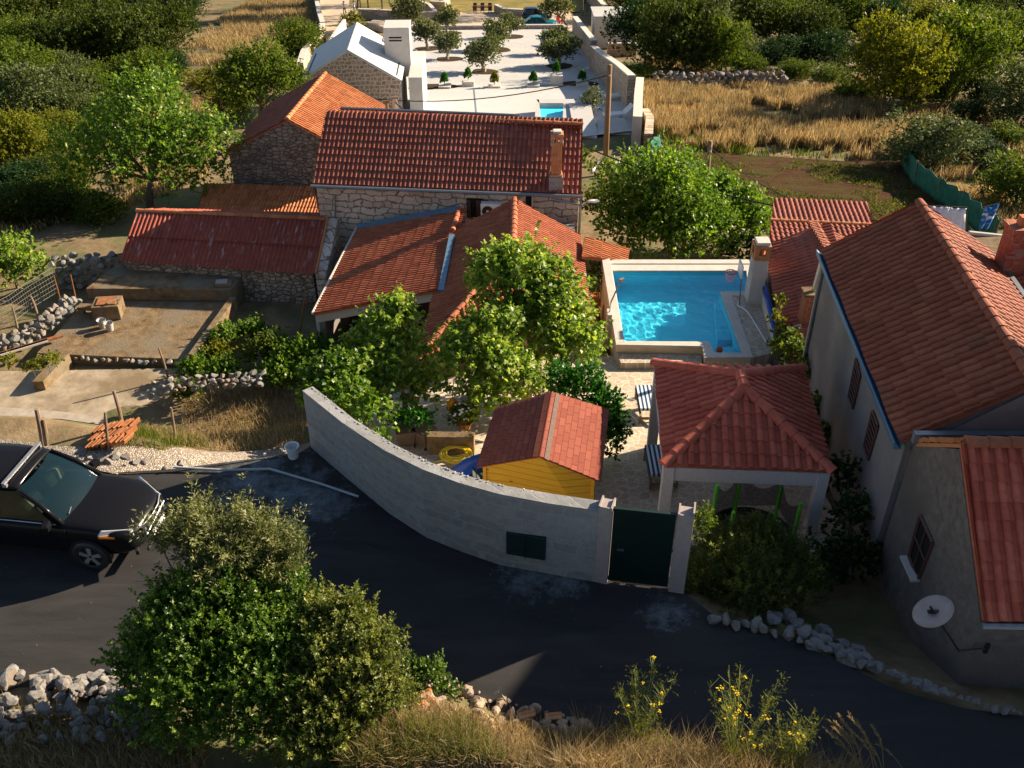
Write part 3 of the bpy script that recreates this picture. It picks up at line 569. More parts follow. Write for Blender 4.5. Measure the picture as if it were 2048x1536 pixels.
# porch
bl_, br_, tr_, tl_ = P(628, 628, -3.76), Vector((-2.35, 27.4, -2.71)), Vector((-1.95, 33.2, -2.61)), Vector((-5.85, 33.7, -3.59))
PO = thing('porch', 'open porch with sloping terracotta tiled roof and white beam behind the fig trees', 'porch', (bl_.x, bl_.y, -5.6))
tile_roof('roof', [bl_, tl_, tr_, br_], M['tile_porch'], 0.15, 0.34, PO)
fx = (br_-bl_)
MB().hexa([bl_+Vector((.0, .12, -.42)), br_+Vector((0, .12, -.42)), br_+Vector((0, .30, -.42)), bl_+Vector((0, .30, -.42))], [bl_+Vector((0, .12, -.09)), br_+Vector((0, .12, -.09)), br_+Vector((0, .3, -.09)), bl_+Vector((0, .3, -.09))]).build('beam', M['white'], PO)
for q in (bl_+Vector((.12, .21, 0)), br_+Vector((-.15, .21, 0)), bl_+fx*.5+Vector((0, .21, 0))): MB().box((q.x, q.y, (q.z-.42-6)/2), (.24, .17, q.z-.42+6)).build('post', M['white'], PO)
MB().prism([(bl_.x+.1, 27.8), (bl_.x+.3, 27.8), (tl_.x+.25, 33.3), (tl_.x+.05, 33.3)], -6, lambda p: -3.9).build('side_wall', M['stuccog'], PO)
MB().tube([bl_+Vector((-.05, 0, .02)), tl_+Vector((-.05, 0, .02))], 0.05, 6).build('verge_trim', M['white'], PO)
MB().hexa([tl_+Vector((0, -.12, .03)), tr_+Vector((0, -.12, .03)), tr_+Vector((0, .12, .05)), tl_+Vector((0, .12, .05))], [tl_+Vector((0, -.12, .06)), tr_+Vector((0, -.12, .06)), tr_+Vector((0, .12, .14)), tl_+Vector((0, .12, .14))]).build('flashing', M['flash'], PO)
a = PY(900, 475, 31.0); MB().hexa([br_+Vector((-.02, -.1, .0)), br_+Vector((.16, -.1, .0)), a+Vector((.16, 0, .06)), a+Vector((-.02, 0, .06))], [br_+Vector((-.02, -.1, .07)), br_+Vector((.16, -.1, .07)), a+Vector((.16, 0, .13)), a+Vector((-.02, 0, .13))]).build('valley_flashing', M['flash'], PO)
ridge_caps('verge_tile', PY(905, 462, 31.3)+Vector((0, 0, .06)), tr_+Vector((0, 0, .08)), M['tile_porch'], PO, 0.09, 0.36, 0.0)
# canopy
a, b, c, d = P(1255, 526, -3.2), P(1257, 499, -3.2), P(1169, 475, -2.62), P(1165, 514, -2.62)
CN = thing('canopy', 'small bright orange tiled canopy beyond the left corner of the near pool', 'canopy', (a.x-.1, a.y, -5.2))
tile_roof('roof', [a, b, c, d], M['tile_orange'], 0.15, 0.34, CN)
for q in (a, b): MB().box((q.x-.1, q.y, (q.z-.1-5.4)/2), (.1, .1, q.z-.1+5.4)).build('post', M['wood'], CN)

# --- big house on the right and its extension
e0, e1 = Vector((7.07, 13.95, 1.75)), Vector((7.6, 21.45, 1.75)); r0, r1 = Vector((9.10, 13.9, 3.05)), Vector((9.65, 21.4, 3.05))
w0, w1 = r0*2-e0, r1*2-e1; w0.z = w1.z = 1.75
RH = thing('village_house', 'large grey stucco house with a brown-red tiled roof filling the right edge', 'house', (7.5, 14, -3))
gable_walls('wall', M['stuccog'], RH, e1, e0, r1, r0, w1, w0, -4.5, 0.16, 0.05)
tile_roof('roof', [e1, e0, r0, r1], M['tile_brown'], 0.212, 0.31, RH, amp=0.062); tile_roof('roof', [w0, w1, r1, r0], M['tile_brown'], 0.212, 0.31, RH, amp=0.062)
ridge_caps('ridge_tile', r0, r1, M['tile_brown'], RH, 0.11, 0.36, 0.06)
gd = (e1-e0).normalized(); gs = Vector((gd.y, -gd.x, 0))
gm = MB(); q0 = e0-gs*0.10-gd*.05; q1 = e1-gs*.10+gd*.1
gm.hexa([q0+Vector((0, 0, -.14)), q1+Vector((0, 0, -.14)), q1+gs*.14+Vector((0, 0, -.14)), q0+gs*.14+Vector((0, 0, -.14))], [q0-gs*.02, q1-gs*.02, q1-gs*.0, q0-gs*.0])
gm.hexa([q0+gs*.12+Vector((0, 0, -.14)), q1+gs*.12+Vector((0, 0, -.14)), q1+gs*.14+Vector((0, 0, -.14)), q0+gs*.14+Vector((0, 0, -.14))], [q0+gs*.12, q1+gs*.12, q1+gs*.14, q0+gs*.14])
gm.build('gutter', M['flash'], RH)
p = e1+gs*.08; MB().tube([q1+Vector((.05, -.1, -.1)), p+Vector((0, -.05, -.35)), p+Vector((0, -.05, -5.6))], 0.055, 8).build('downpipe', M['gutter'], RH)
MB().add([w_ for w_ in (Vector((7.25, 13.93, 1.55)), Vector((9.1, 13.88, 2.93)), Vector((10.95, 13.85, 1.62)), Vector((10.95, 13.85, .8)), Vector((7.25, 13.93, .8)))], [(0, 1, 2, 3, 4)]).build('gable', M['stuccop'], RH)
def wall_x(p0, n, u, v, off=0.0):
    a, y, k = ray(u, v); d = Vector((a, y, k)); o = Vector((0, 0, HC)); t = (p0-o).dot(n)/d.dot(n); return o+d*t+n*off
wp0 = e0+gs*.16*0.84; wN = -gs
def wall_quad(mb, p0, n, px, off, th):
    q = [wall_x(p0, n, u, v) for u, v in px]; mb.hexa([x+n*off for x in q], [x+n*(off+th) for x in q])
for px in (((1700, 795), (1708, 817), (1723, 752), (1715, 717)), ((1731, 893), (1739, 920), (1759, 852), (1748, 822))):
    f = MB(); wall_quad(f, wp0, wN, px, -0.05, 0.06); W = f.build('window', M['dark'], RH)
    q = [wall_x(wp0, wN, u, v, .03) for u, v in px]; fr_ = MB()
    for i in range(4): fr_.tube([q[i], q[(i+1) % 4]], .03, 4)
    for k in range(1, 7): fr_.tube([q[0].lerp(q[3], k/7), q[1].lerp(q[2], k/7)], .018, 4)
    fr_.build('shutter', M['shutter'], W)
# extension in front
X0 = 7.28
ra, rb = Vector((X0, 12.4, 2.94)), Vector((15.5, 12.2, 2.94)); na, nb = Vector((X0+.02, 10.25, 1.15)), Vector((15.5, 10.05, 1.15)); ba, bb = Vector((X0, 13.8, 1.85)), Vector((15.5, 13.6, 1.85))
EX = thing('house_extension', 'brown roughcast house with one small window, nearest the road at the lower right', 'house', (X0, 11, -.4))
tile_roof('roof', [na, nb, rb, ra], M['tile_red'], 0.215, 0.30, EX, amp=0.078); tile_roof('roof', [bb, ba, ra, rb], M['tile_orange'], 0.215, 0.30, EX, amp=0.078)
ridge_caps('ridge_tile', ra+Vector((.1, 0, 0)), rb, M['tile_brown'], EX, 0.11, 0.36, 0.05)
MB().add([(X0, 10.15, -1.2), (X0, 10.3, 1.08), (X0, 12.4, 2.82), (X0, 13.86, 1.75), (X0, 13.86, -3), (15, 10.0, -1.2), (15, 10.15, 1.05), (15, 12.3, 2.82), (15, 13.7, 1.75), (15, 13.8, -3)], [(4, 3, 2, 1, 0), (5, 6, 7, 8, 9), (0, 1, 6, 5), (1, 2, 7, 6), (2, 3, 8, 7), (3, 4, 9, 8), (0, 5, 9, 4)]).build('wall', M['roughcast'], EX)
MB().tube([na+Vector((-.05, -.06, -.05)), nb+Vector((0, -.06, -.05))], .06, 8).build('gutter', M['gutter'], EX)
MB().box((11.2, 13.78, 1.98), (8, .12, .22)).build('flashing', M['gutter'], EX)
n_ = Vector((-1, 0, 0)); px = ((1820, 1112), (1838, 1160), (1868, 1085), (1843, 1030))
f = MB(); wall_quad(f, Vector((X0, 0, 0)), n_, px, -.04, .045); W = f.build('window', M['dark'], EX)
q = [wall_x(Vector((X0, 0, 0)), n_, u, v, .02) for u, v in px]; fr_ = MB()
for i in range(4): fr_.tube([q[i], q[(i+1) % 4]], .035, 4)
fr_.tube([q[0].lerp(q[1], .5), q[3].lerp(q[2], .5)], .02, 4); fr_.tube([q[0].lerp(q[3], .5), q[1].lerp(q[2], .5)], .016, 4); fr_.build('frame', M['shutter'], W)
c_ = (q[0]+q[1])/2; MB().box(c_+Vector((-.06, 0, -.02)), (.16, .62, .05)).build('sill', M['coping'], W)
# satellite dish
bp = Vector((7.45, 10.16, .62)); cpos = PY(1868, 1226, 9.85); D = thing('satellite_dish', 'round pale satellite dish on a bracket at the lower corner of the roughcast house', 'satellite dish', bp)
ax = Vector((-.54, .10, .83)).normalized()
a = ax.cross(Vector((0, 0, 1))).normalized(); b = a.cross(ax); vs = []; fs = []; n = 28
for k, (r_, h_) in enumerate(((0.0, 0.0), (.11, .005), (.21, .022), (.30, .05))): vs += [cpos+(a*math.cos(t)+b*math.sin(t))*r_+ax*h_ for t in np.linspace(0, 2*math.pi, n+1)[:-1]]
fs = [(i*n+k, i*n+(k+1) % n, (i+1)*n+(k+1) % n, (i+1)*n+k) for i in range(3) for k in range(n)]
o = MB().add(vs, fs).build('dish', mplain('dish_paint', (.33, .26, .245), .6, .2), D, smooth=True); so = o.modifiers.new('thick', 'SOLIDIFY'); so.thickness = .012
MB().tube([bp, bp+Vector((-.45, -.05, 0)), cpos-ax*.04], .018, 6).box(bp+Vector((.0, 0, 0)), (.06, .05, .2)).box(cpos+ax*.03, (.16, .05, .04)).tube([cpos+ax*.02, cpos+ax*.14], .02, 6).build('bracket', M['black'], D)
# --- annex beyond the big house
a0, a1 = Vector((7.56, 22.0, -2.05)), Vector((8.32, 29.0, -1.95)); s0, s1 = Vector((9.6, 21.8, -1.25)), Vector((9.95, 29.1, -1.22)); b0, b1 = s0*2-a0, s1*2-a1; b0.z = b1.z = -2
AX = thing('annex', 'low annex with rosy red tiled roof beside the near pool deck', 'house', (8, 26, -5))
gable_walls('wall', M['stuccop'], AX, a1, a0, s1, s0, b1, b0, -5.5, .15, .1)
tile_roof('roof', [a1, a0, s0, s1], M['tile_main'], .2, .33, AX); tile_roof('roof', [b0, b1, s1, s0], M['tile_brown'], .2, .33, AX); ridge_caps('ridge_tile', s0, s1, M['tile_brown'], AX, .1, .36, .04)
q = wall_x(Vector((7.9, 24, -1.95)), Vector((-.33, 0, .94)), 1614, 640); cz = q.z
k = MB().box((q.x, q.y, cz+.35), (.42, .42, .9)); k.box((q.x, q.y, cz+.82), (.46, .46, .1)); ck = k.build('chimney', M['brickr'], AX)
MB().box((q.x, q.y, cz+.92), (.56, .5, .07)).build('slab', M['concrete'], ck, bevel=.01); MB().tube([(q.x+.03, q.y, cz+.95), (q.x+.08, q.y, cz+1.75), (q.x+.08, q.y, cz+1.95)], [.075, .075, .07], 10).build('flue', M['metal'], ck)
MB().box((q.x-.1, q.y-.38, cz-.06), (.9, .5, .05), 0, .1, -.33).build('flashing', M['metal'], AX)
# --- back house behind the annex
a, b, c, d = PY(1535, 492, 31.4), PY(1760, 500, 31.0), PY(1745, 456, 33.0), PY(1543, 437, 33.4)
a.z = b.z = (a.z+b.z)/2; c.z = d.z = (c.z+d.z)/2
BH = thing('back_house', 'house end with pale-edged red tiled roof between the walnut tree and the annex', 'house', (a.x, a.y, -6))
tile_roof('roof', [a, b, c, d], M['tile_main'], .19, .33, BH); a2, b2 = d*2-a, c*2-b; a2.z = b2.z = a.z; tile_roof('roof', [b2, a2, d, c], M['tile_main'], .19, .33, BH)
gable_walls('wall', M['stuccog'], BH, a, b, d, c, a2, b2, -7, .1, .08); ridge_caps('ridge_tile', d, c, M['tile_orange'], BH, .09, .36, .04)
# --- roof and chimney at the far right edge
s = Vector((11.2, 14.0, 1.78)); t_ = Vector((11.75, 21.0, 1.78)); u1, u0 = Vector((15.6, 20.8, 3.9)), Vector((15.2, 13.8, 3.9))
NH = thing('neighbour_house', 'neighbouring house whose red tiled roof and brick chimney show at the right edge', 'house', (13, 17, -3))
tile_roof('roof', [t_, s, u0, u1], M['tile_main'], .21, .31, NH); MB().prism([(11.4, 14), (15.2, 14), (15.6, 21), (11.9, 21)], -4, lambda p: 1.65 if p[0] < 15 else 3.6).build('wall', M['stuccop'], NH)
MB().tube([s+Vector((-.1, 0, .03)), t_+Vector((-.1, 0, .03))], .11, 6).build('valley', M['gutter'], NH)
q = PY(2028, 500, 20.3); k = MB().box((q.x, q.y, q.z-.2), (.5, .5, 1.5)).box((q.x, q.y, q.z+.58), (.6, .6, .12)); ck = k.build('chimney', M['brickr'], NH); MB().box((q.x, q.y, q.z+.75), (.2, .2, .22)).build('cap', M['terracotta'], ck)

# unseen tall block added beyond the right edge to cast the road shadow
TH_ = thing('shadow_caster', 'tall unseen block added beyond the right edge to shade the road', 'house', (17, 17, -2)); tq = [(13.55, 14.6), (15.87, 18.58), (19.5, 20), (19, 17.7)]; MB().prism(tq, -2, 7.35).build('wall', M['stuccop'], TH_); MB().prism(tq, 7.36, 7.5).build('roof', M['tile_main'], TH_)
MB().prism([(11, 9.6), (14.5, 9.6), (14.5, 13.8), (11, 13.8)], 1, 4.3).build('shade_block', M['roughcast'], EX)  # unseen box over the extension, added to keep the road in shade
# ------------------------------------------------------------------ boundary wall, gate
BW = thing('boundary_wall', 'curved grey rendered concrete wall along the road beside the dark green gate', 'wall', P(853, 1075, 0))
ks = [((622, 895), (612, 781)), ((700, 962), (697, 846)), ((780, 1028), (768, 900)), ((853, 1075), (841, 938)), ((925, 1104), (915, 966)), ((1000, 1130), (988, 988)), ((1095, 1147), (1092, 1007)), ((1187, 1163), (1192, 1021))]
bs = []; 
for (u, v), (uu, vv) in ks:
    b = P(u, v, 0); t = PY(uu, vv, b.y); bs.append((b, t.z))
m = MB(); n = len(bs); vs = []; jr = random.Random(4)
for i, (b, z) in enumerate(bs):
    d = (bs[min(i+1, n-1)][0]-bs[max(i-1, 0)][0]).normalized(); nn = Vector((-d.y, d.x, 0)); nn = nn if nn.y > 0 else -nn
    vs += [b+Vector((0, 0, -.3)), b+Vector((0, 0, z)), b+nn*.24+Vector((0, 0, z+.015*jr.uniform(-1, 1))), b+nn*.24+Vector((0, 0, -3))]
fs = [(i*4+k, i*4+4+k, i*4+4+(k+1) % 4, i*4+(k+1) % 4) for i in range(n-1) for k in range(4)]+[(0, 1, 2, 3), ((n-1)*4+3, (n-1)*4+2, (n-1)*4+1, (n-1)*4)]
m.add(vs, fs).build('wall', M['wallc'], BW)
# chipped mortar crumbs along the top edge
cr = MB()
for i in range(n-1):
    b0_, z0_ = bs[i]; b1_, z1_ = bs[i+1]; d = (b1_-b0_).normalized(); nn = Vector((-d.y, d.x, 0)); nn = nn if nn.y > 0 else -nn
    k = int((b1_-b0_).length/.07)
    for j in range(k):
        t = (j+jr.random())/k; q = b0_.lerp(b1_, t)+nn*jr.uniform(.19, .24)+Vector((0, 0, z0_+(z1_-z0_)*t)); s = jr.uniform(.006, .024)
        cr.box(q, (s*2, s, s*.8), jr.uniform(0, 3), jr.uniform(-.3, .3))
cr.build('mortar_edge', mnoisy('old_mortar', (.30, .29, .27), (.45, .43, .40), 12, .95, .4), BW)
p0 = bs[5][0]; p1 = bs[7][0]; nW = Vector((p1.y-p0.y, -(p1.x-p0.x), 0)).normalized()
px = ((1013, 1105), (1091, 1119), (1093, 1073), (1013, 1063)); q = [wall_x(p0, nW, u, v) for u, v in px]
lv = MB(); lv.hexa([x-nW*.02 for x in q], [x+nW*.02 for x in q]); V_ = lv.build('vent', M['gatep'], BW)
sl = MB()
for k in range(12):
    a = q[0].lerp(q[3], (k+.5)/12)+nW*.03; b = q[1].lerp(q[2], (k+.5)/12)+nW*.03; sl.box((a+b)/2, ((b-a).length*.98, .03, .025), math.atan2((b-a).y, (b-a).x), .5)
sl.build('slat', M['gatep'], V_); MB().tube([q[0].lerp(q[1], .5)+nW*.04, q[3].lerp(q[2], .5)+nW*.04], .02, 4).build('mullion', M['gatep'], V_)
def pillar(u0, v0, u1, v1, ztop, lab, open_right):
    a, b = P(u0, v0, 0), P(u1, v1, 0); d = (b-a).normalized(); nn = Vector((-d.y, d.x, 0)); nn = nn if nn.y > 0 else -nn; w_ = (b-a).length
    T = thing('gate_pillar', lab, 'gate pillar', (a+b)/2, 'pillars of the road gate'); c = (a+b)/2+nn*.14; z = math.atan2(d.y, d.x)
    MB().box(c+Vector((0, 0, ztop/2-.1)), (w_, .28, ztop+.2), z).build('shaft', M['pillar'], T, bevel=.008)
    r = MB()
    for s in (-1, 1): r.box(c+d*s*(w_/2-.015)+Vector((0, 0, ztop+(.02 if s < 0 or not open_right else .05))), (.03, .28, .06 if s < 0 or not open_right else .14), z)
    r.box(c-nn*.128+Vector((0, 0, ztop+.018)), (w_-.06, .024, .036), z); r.build('rim', M['pillar'], T); return a, b, z
pa = pillar(1187, 1163, 1213, 1169, 1.75, 'pink plastered pillar on the left side of the dark green gate', False)
pb = pillar(1336, 1183, 1367, 1188, 1.78, 'pink plastered pillar on the right side of the dark green gate, beside the bush', True)
a = pa[1]; b = pb[0]; d = (b-a).normalized(); nn = Vector((-d.y, d.x, 0)); z = math.atan2(d.y, d.x); L_ = (b-a).length
GT = thing('gate', 'dark green sheet metal gate between two pink pillars', 'gate', (a+b)/2)
gc = (a+b)/2+nn*.08; MB().box(gc+Vector((0, 0, .9)), (L_-.04, .03, 1.68), z).build('panel', M['gatep'], GT)
f = MB()
for zz in (.09, 1.73): f.box(gc+Vector((0, 0, zz)), (L_-.03, .06, .06), z)
for s in (-1, 1): f.box(gc+d*s*(L_/2-.045)+Vector((0, 0, .91)), (.05, .055, 1.58), z)
f.build('frame', M['gatep'], GT)
rb = MB()
for k in range(1, 14): rb.box(gc-nn*.02+d*(-L_/2+L_*k/14)+Vector((0, 0, .9)), (.02, .012, 1.55), z)
rb.build('rib', M['gatep'], GT); MB().box(gc-nn*.05-d*.35+Vector((0, 0, .85)), (.12, .04, .025), z).build('handle', M['metal'], GT)

# ------------------------------------------------------------------ yellow play house and slide
zE, zR = -0.6, 0.16
nl, fl_, nr_, fr_2, na_, fa_ = P(953, 934, zE), P(992, 816, zE), P(1201, 963, zE), P(1218, 819, zE), P(1079, 913, zR), P(1103, 784, zR)
SH = thing('playhouse', 'yellow wooden play house with red shingle roof behind the grey wall', 'play house', ((nl.x+nr_.x)/2, (nl.y+fl_.y)/2, -2.0))
def shingle_plane(e0_, e1_, r1_, r0_):
    m = MB(); nrm = (e1_-e0_).cross(r0_-e0_).normalized(); nrm = nrm if nrm.z > 0 else -nrm; m.uv = []
    q = [e0_, e1_, r1_, r0_]; W = (r0_-e0_).length; Lh = (e1_-e0_).length; rows = round(W/.15); vs = []; 
    for r in range(rows):
        t0, t1 = r/rows, (r+1)/rows; k = len(m.v)
        for (t, h) in ((t0, .0), (t0, .022), (t1, .004)): m.v += [tuple(e0_.lerp(r0_, t)+nrm*h), tuple(e1_.lerp(r1_, t)+nrm*h)]
        m.f += [(k, k+1, k+3, k+2), (k+2, k+3, k+5, k+4)]
        m.uv += [(0, t0*W+.01), (Lh, t0*W+.01), (Lh, t0*W+.012), (0, t0*W+.012), (0, t0*W), (Lh, t0*W), (Lh, t1*W), (0, t1*W)]
    k = len(m.v); m.v += [tuple(x-nrm*.002) for x in q]+[tuple(x-nrm*.03) for x in q]
    for f in ((k+3, k+2, k+1, k), (k+4, k+5, k+6, k+7), (k, k+1, k+5, k+4), (k+1, k+2, k+6, k+5), (k+2, k+3, k+7, k+6), (k+3, k, k+4, k+7)): m.f.append(f); m.uv += [(.1, .07)]*4
    return m.build('roof', M['shingle'], SH)
shingle_plane(fl_, nl, na_, fa_); shingle_plane(nr_, fr_2, fa_, na_)
rs = MB(); dd = (na_-fa_).normalized(); sr_ = ((nr_-na_)-dd*(nr_-na_).dot(dd)).normalized(); slf = ((nl-na_)-dd*(nl-na_).dot(dd)).normalized()
for s_ in (sr_,):
    up_ = s_.cross(dd); up_ = up_ if up_.z > 0 else -up_
    q_ = [fa_+s_*.10, na_+s_*.10, na_+s_*.21, fa_+s_*.21]; rs.hexa([x+up_*.018 for x in q_], [x+up_*.030 for x in q_])
rs.build('ridge_strip', mnoisy('ridge_felt', (.11, .075, .065), (.16, .11, .09), 12, .95, .3, .004), SH)
ins = .16; zb = -2.1
def inn(p, q, k): return p.lerp(q, k)
w_nl = nl.lerp(nr_, .06)+(-dd)*.12; w_nr = nr_.lerp(nl, .06)-dd*.12; w_fl = fl_.lerp(fr_2, .06)+dd*.12; w_fr = fr_2.lerp(fl_, .06)+dd*.12
hz = zE+.02
vs = [Vector((x.x, x.y, zb)) for x in (w_nl, w_nr, w_fr, w_fl)]+[Vector((x.x, x.y, hz)) for x in (w_nl, w_nr, w_fr, w_fl)]+[na_-dd*.12+Vector((0, 0, -.045)), fa_+dd*.12+Vector((0, 0, -.045))]
MB().add(vs, [(0, 1, 5, 8, 4), (2, 3, 7, 9, 6), (1, 2, 6, 5), (3, 0, 4, 7), (4, 8, 9, 7), (8, 5, 6, 9)]).build('wall', M['plank'], SH)
tr = MB(); nf = (w_nr-w_nl).normalized(); nO = Vector((nf.y, -nf.x, 0))
for x in (w_nl, w_nr): tr.box((x.x, x.y, (zb+hz-.03)/2)[:3], (.07, .07, hz-zb-.05), math.atan2(nf.y, nf.x))
mid = (w_nl+w_nr)/2; tr.box((mid.x+nO.x*.01, mid.y+nO.y*.01, (zb+zR-.12)/2), (.06, .03, zR-.14-zb), math.atan2(nf.y, nf.x)); tr.build('trim', mplain('yellow_trim', (.62, .33, .03), .5, .3), SH)
ro = MB()
for t in (.12, .38, .62, .88):
    e = w_nl.lerp(w_nr, t); e = Vector((e.x, e.y, hz+(zR-.05-hz)*(1-abs(t-.5)*2)-.05)); ro.tube([e+nO*.0, e+nO*.05], .025, 8)
ro.build('purlin_end', M['shutter'], SH)
wv_ = MB(); c_ = Vector((w_nl.x-.18, w_nl.y+.15, -1.15)); wv_.box(c_, (.03, .34, .4), .6); W_ = wv_.build('window', mglass('pale_glass', (.5, .58, .58)), SH)
fm = MB(); 
for s in (-1, 1): fm.box(c_+Vector((0, 0, s*.2)), (.05, .38, .03), .6).box(c_+Vector((-s*.17*math.sin(.6), s*.17*math.cos(.6), 0)), (.05, .03, .4), .6)
fm.box(c_, (.05, .36, .018), .6).box(c_, (.05, .018, .4), .6); fm.build('frame', M['gatep'], W_)
SD = thing('slide', 'blue plastic play slide running down to the left of the play house', 'slide', (-1.4, 15.6, -2))
sp = smooth_path([w_nl.lerp(w_fl, .38)+Vector((-.02, 0, -.62)), w_nl.lerp(w_fl, .36)+Vector((-.45, -.03, -.75)), w_nl.lerp(w_fl, .3)+Vector((-.95, -.12, -1.12)), w_nl.lerp(w_fl, .2)+Vector((-1.35, -.2, -1.33)), w_nl.lerp(w_fl, .15)+Vector((-1.7, -.25, -1.36))], 6); vs = []; fs = []
prof = [(-.27, .17), (-.25, .19), (-.21, .05), (-.12, 0), (.12, 0), (.21, .05), (.25, .19), (.27, .17)]; k8 = len(prof)
for i, p in enumerate(sp):
    d = (sp[min(i+1, len(sp)-1)]-sp[max(0, i-1)]).normalized(); s_ = d.cross(Vector((0, 0, 1))).normalized(); u_ = s_.cross(d); vs += [p+s_*x+u_*y for x, y in prof]
fs = [(i*k8+k, i*k8+k+1, (i+1)*k8+k+1, (i+1)*k8+k) for i in range(len(sp)-1) for k in range(k8-1)]
o = MB().add(vs, fs).build('chute', M['blue'], SD, smooth=True); o.modifiers.new('thick', 'SOLIDIFY').thickness = .02

# ------------------------------------------------------------------ gazebo
z0 = 0.0; NL, NR, FL, FR = P(1328, 930, z0), P(1663, 943, z0), P(1309, 728, z0), P(1605, 738, z0)
cx_ = (NL+NR+FL+FR)/4; dy_ = ((FL+FR)/2-(NL+NR)/2); zr_ = .80
n_a = (NL+NR)/2+dy_*.45; f_a = (FL+FR)/2-dy_*.41; n_a = Vector((n_a.x+.02, n_a.y, zr_)); f_a = Vector((f_a.x, f_a.y, zr_))
GZ = thing('gazebo', 'open gazebo with red tiled hip roof and rough white pillars behind the gate', 'gazebo', (cx_.x, cx_.y, -2.3))
tile_roof('roof', [NL, NR, n_a], M['tile_red'], .240, .31, GZ, amp=.08); tile_roof('roof', [FR, FL, f_a], M['tile_red'], .24, .31, GZ, amp=.06)
tile_roof('roof', [FL, NL, n_a, f_a], M['tile_red'], .19, .31, GZ, amp=.05); tile_roof('roof', [NR, FR, f_a, n_a], M['tile_red'], .19, .31, GZ, amp=.05)
for p, q in ((NL, n_a), (NR, n_a), (FL, f_a), (FR, f_a)): ridge_caps('hip_tile', p, q, M['tile_red'], GZ, .115, .34, .055)
ridge_caps('ridge_tile', n_a, f_a, M['tile_red'], GZ, .12, .34, .075)
C4 = [p.lerp(cx_, .07) for p in (NL, NR, FR, FL)]
rw = mnoisy('rough_white_render', (.56, .52, .52), (.66, .62, .62), 14, .95, 1.0, .02)
bm_ = MB()
for i in range(4):
    a, b = C4[i], C4[(i+1) % 4]; d = (b-a); l = d.length-.24; bm_.box((a+b)/2+Vector((0, 0, -.26)), (l, .20, .34), math.atan2(d.y, d.x))
bm_.build('beam', rw, GZ)
for p in C4: zz = g(p.x, p.y)-.2; MB().box((p.x, p.y, (zz-.09)/2), (.24, .24, -.09-zz), math.atan2(dy_.y, dy_.x)-math.pi/2).build('pillar', rw, GZ, bevel=.012)
# ------------------------------------------------------------------ trampoline in front of the gazebo
TR = thing('trampoline', 'trampoline with lime green foam poles and dark safety net under the gazebo front', 'trampoline', PY(1480, 1075, 15.0))
tp = []
for (u0, v0, u1, v1, Yt) in ((1435, 970, 1421, 1058, 14.6), (1483, 940, 1466, 1002, 15.6), (1565, 962, 1556, 1032, 15.6), (1602, 1006, 1590, 1062, 14.7), (1468, 1024, 1462, 1048, 14.0), (1557, 1042, 1553, 1066, 14.0)):
    a = PY(u0, v0, Yt); b = Vector((a.x, a.y, -2.1)); tp.append(a); MB().tube([a, b], .042, 10).build('pole', M['lime'], TR)
netm, t, b = nodes('safety_net', .9, .1); b.inputs['Base Color'].default_value = rgb((.01, .012, .02)); t_ = N(t, 'ShaderNodeBsdfTransparent'); mx = N(t, 'ShaderNodeMixShader'); mx.inputs[0].default_value = .35
t.links.new(b.outputs[0], mx.inputs[1]); t.links.new(t_.outputs[0], mx.inputs[2]); t.links.new(mx.outputs[0], t.nodes['Material Output'].inputs[0])
nm = MB(); od = [0, 1, 2, 3]
for i in range(3):
    a, b = tp[od[i]], tp[od[i+1]]; k = 8; base = len(nm.v)
    for j in range(k+1):
        q = a.lerp(b, j/k)+Vector((0, 0, -.35*math.sin(math.pi*j/k))); nm.v += [tuple(q), (q.x, q.y, -1.3)]
    nm.f += [(base+2*j, base+2*j+2, base+2*j+3, base+2*j+1) for j in range(k)]
nm.build('net', netm, TR)
tc = sum(tp[:4], Vector())/4; tc.z = -1.8; MB().lathe(tc, [(0, 0), (.75, 0), (.95, .04), (1.0, 0), (1.0, -.06), (.7, -.05)], 28).build('mat', M['black'], TR)

# ------------------------------------------------------------------ near swimming pool
zc, zw = -3.0, -3.09
inner = [(1225, 541), (1493, 541), (1497, 583), (1440.3, 583), (1484.2, 705.5), (1428, 705), (1418.5, 683), (1249, 682)]
I_ = [P(u, v, zc) for u, v in inner]
outer = [P(u, v, zc) for u, v in ((1206, 528), (1500, 528), (1503, 591), (1463, 591), (1506, 714), (1409, 715), (1405, 692), (1232, 689))]
PL = thing('swimming_pool', 'raised L-shaped swimming pool with pale stone coping in the patio', 'swimming pool', (4.6, 28, -3.6))
def ringwall(name, O, Iq, z0, z1, mat, th=None):
    m = MB(); n = len(O); vs = [(p.x, p.y, z1) for p in O]+[(p.x, p.y, z1) for p in Iq]+[(p.x, p.y, z0) for p in O]+[(p.x, p.y, z0) for p in Iq]
    fs = []
    for i in range(n):
        j = (i+1) % n; fs += [(i, j, n+j, n+i), (2*n+i, 2*n+j, j, i)]+([(n+i, n+j, 3*n+j, 3*n+i)] if name == 'coping' else [])
    return m.add(vs, fs).build(name, mat, PL)
ringwall('coping', outer, I_, zc-.07, zc, M['coping'])
def shrink(pts, d):
    c = sum(pts, Vector())/len(pts); out = []; n = len(pts)
    for i in range(n):
        a = (pts[i]-pts[i-1]).normalized(); b = (pts[(i+1) % n]-pts[i]).normalized(); na = Vector((-a.y, a.x, 0)); nb = Vector((-b.y, b.x, 0)); nn = (na+nb); nn = nn/(1+na.dot(nb)) if (1+na.dot(nb)) > .1 else na
        out.append(pts[i]-nn*d*SGN)
    return out
area = sum(I_[i].x*I_[(i+1) % 8].y-I_[(i+1) % 8].x*I_[i].y for i in range(8)); SGN = -1 if area > 0 else 1
Ob = shrink(outer, .03)
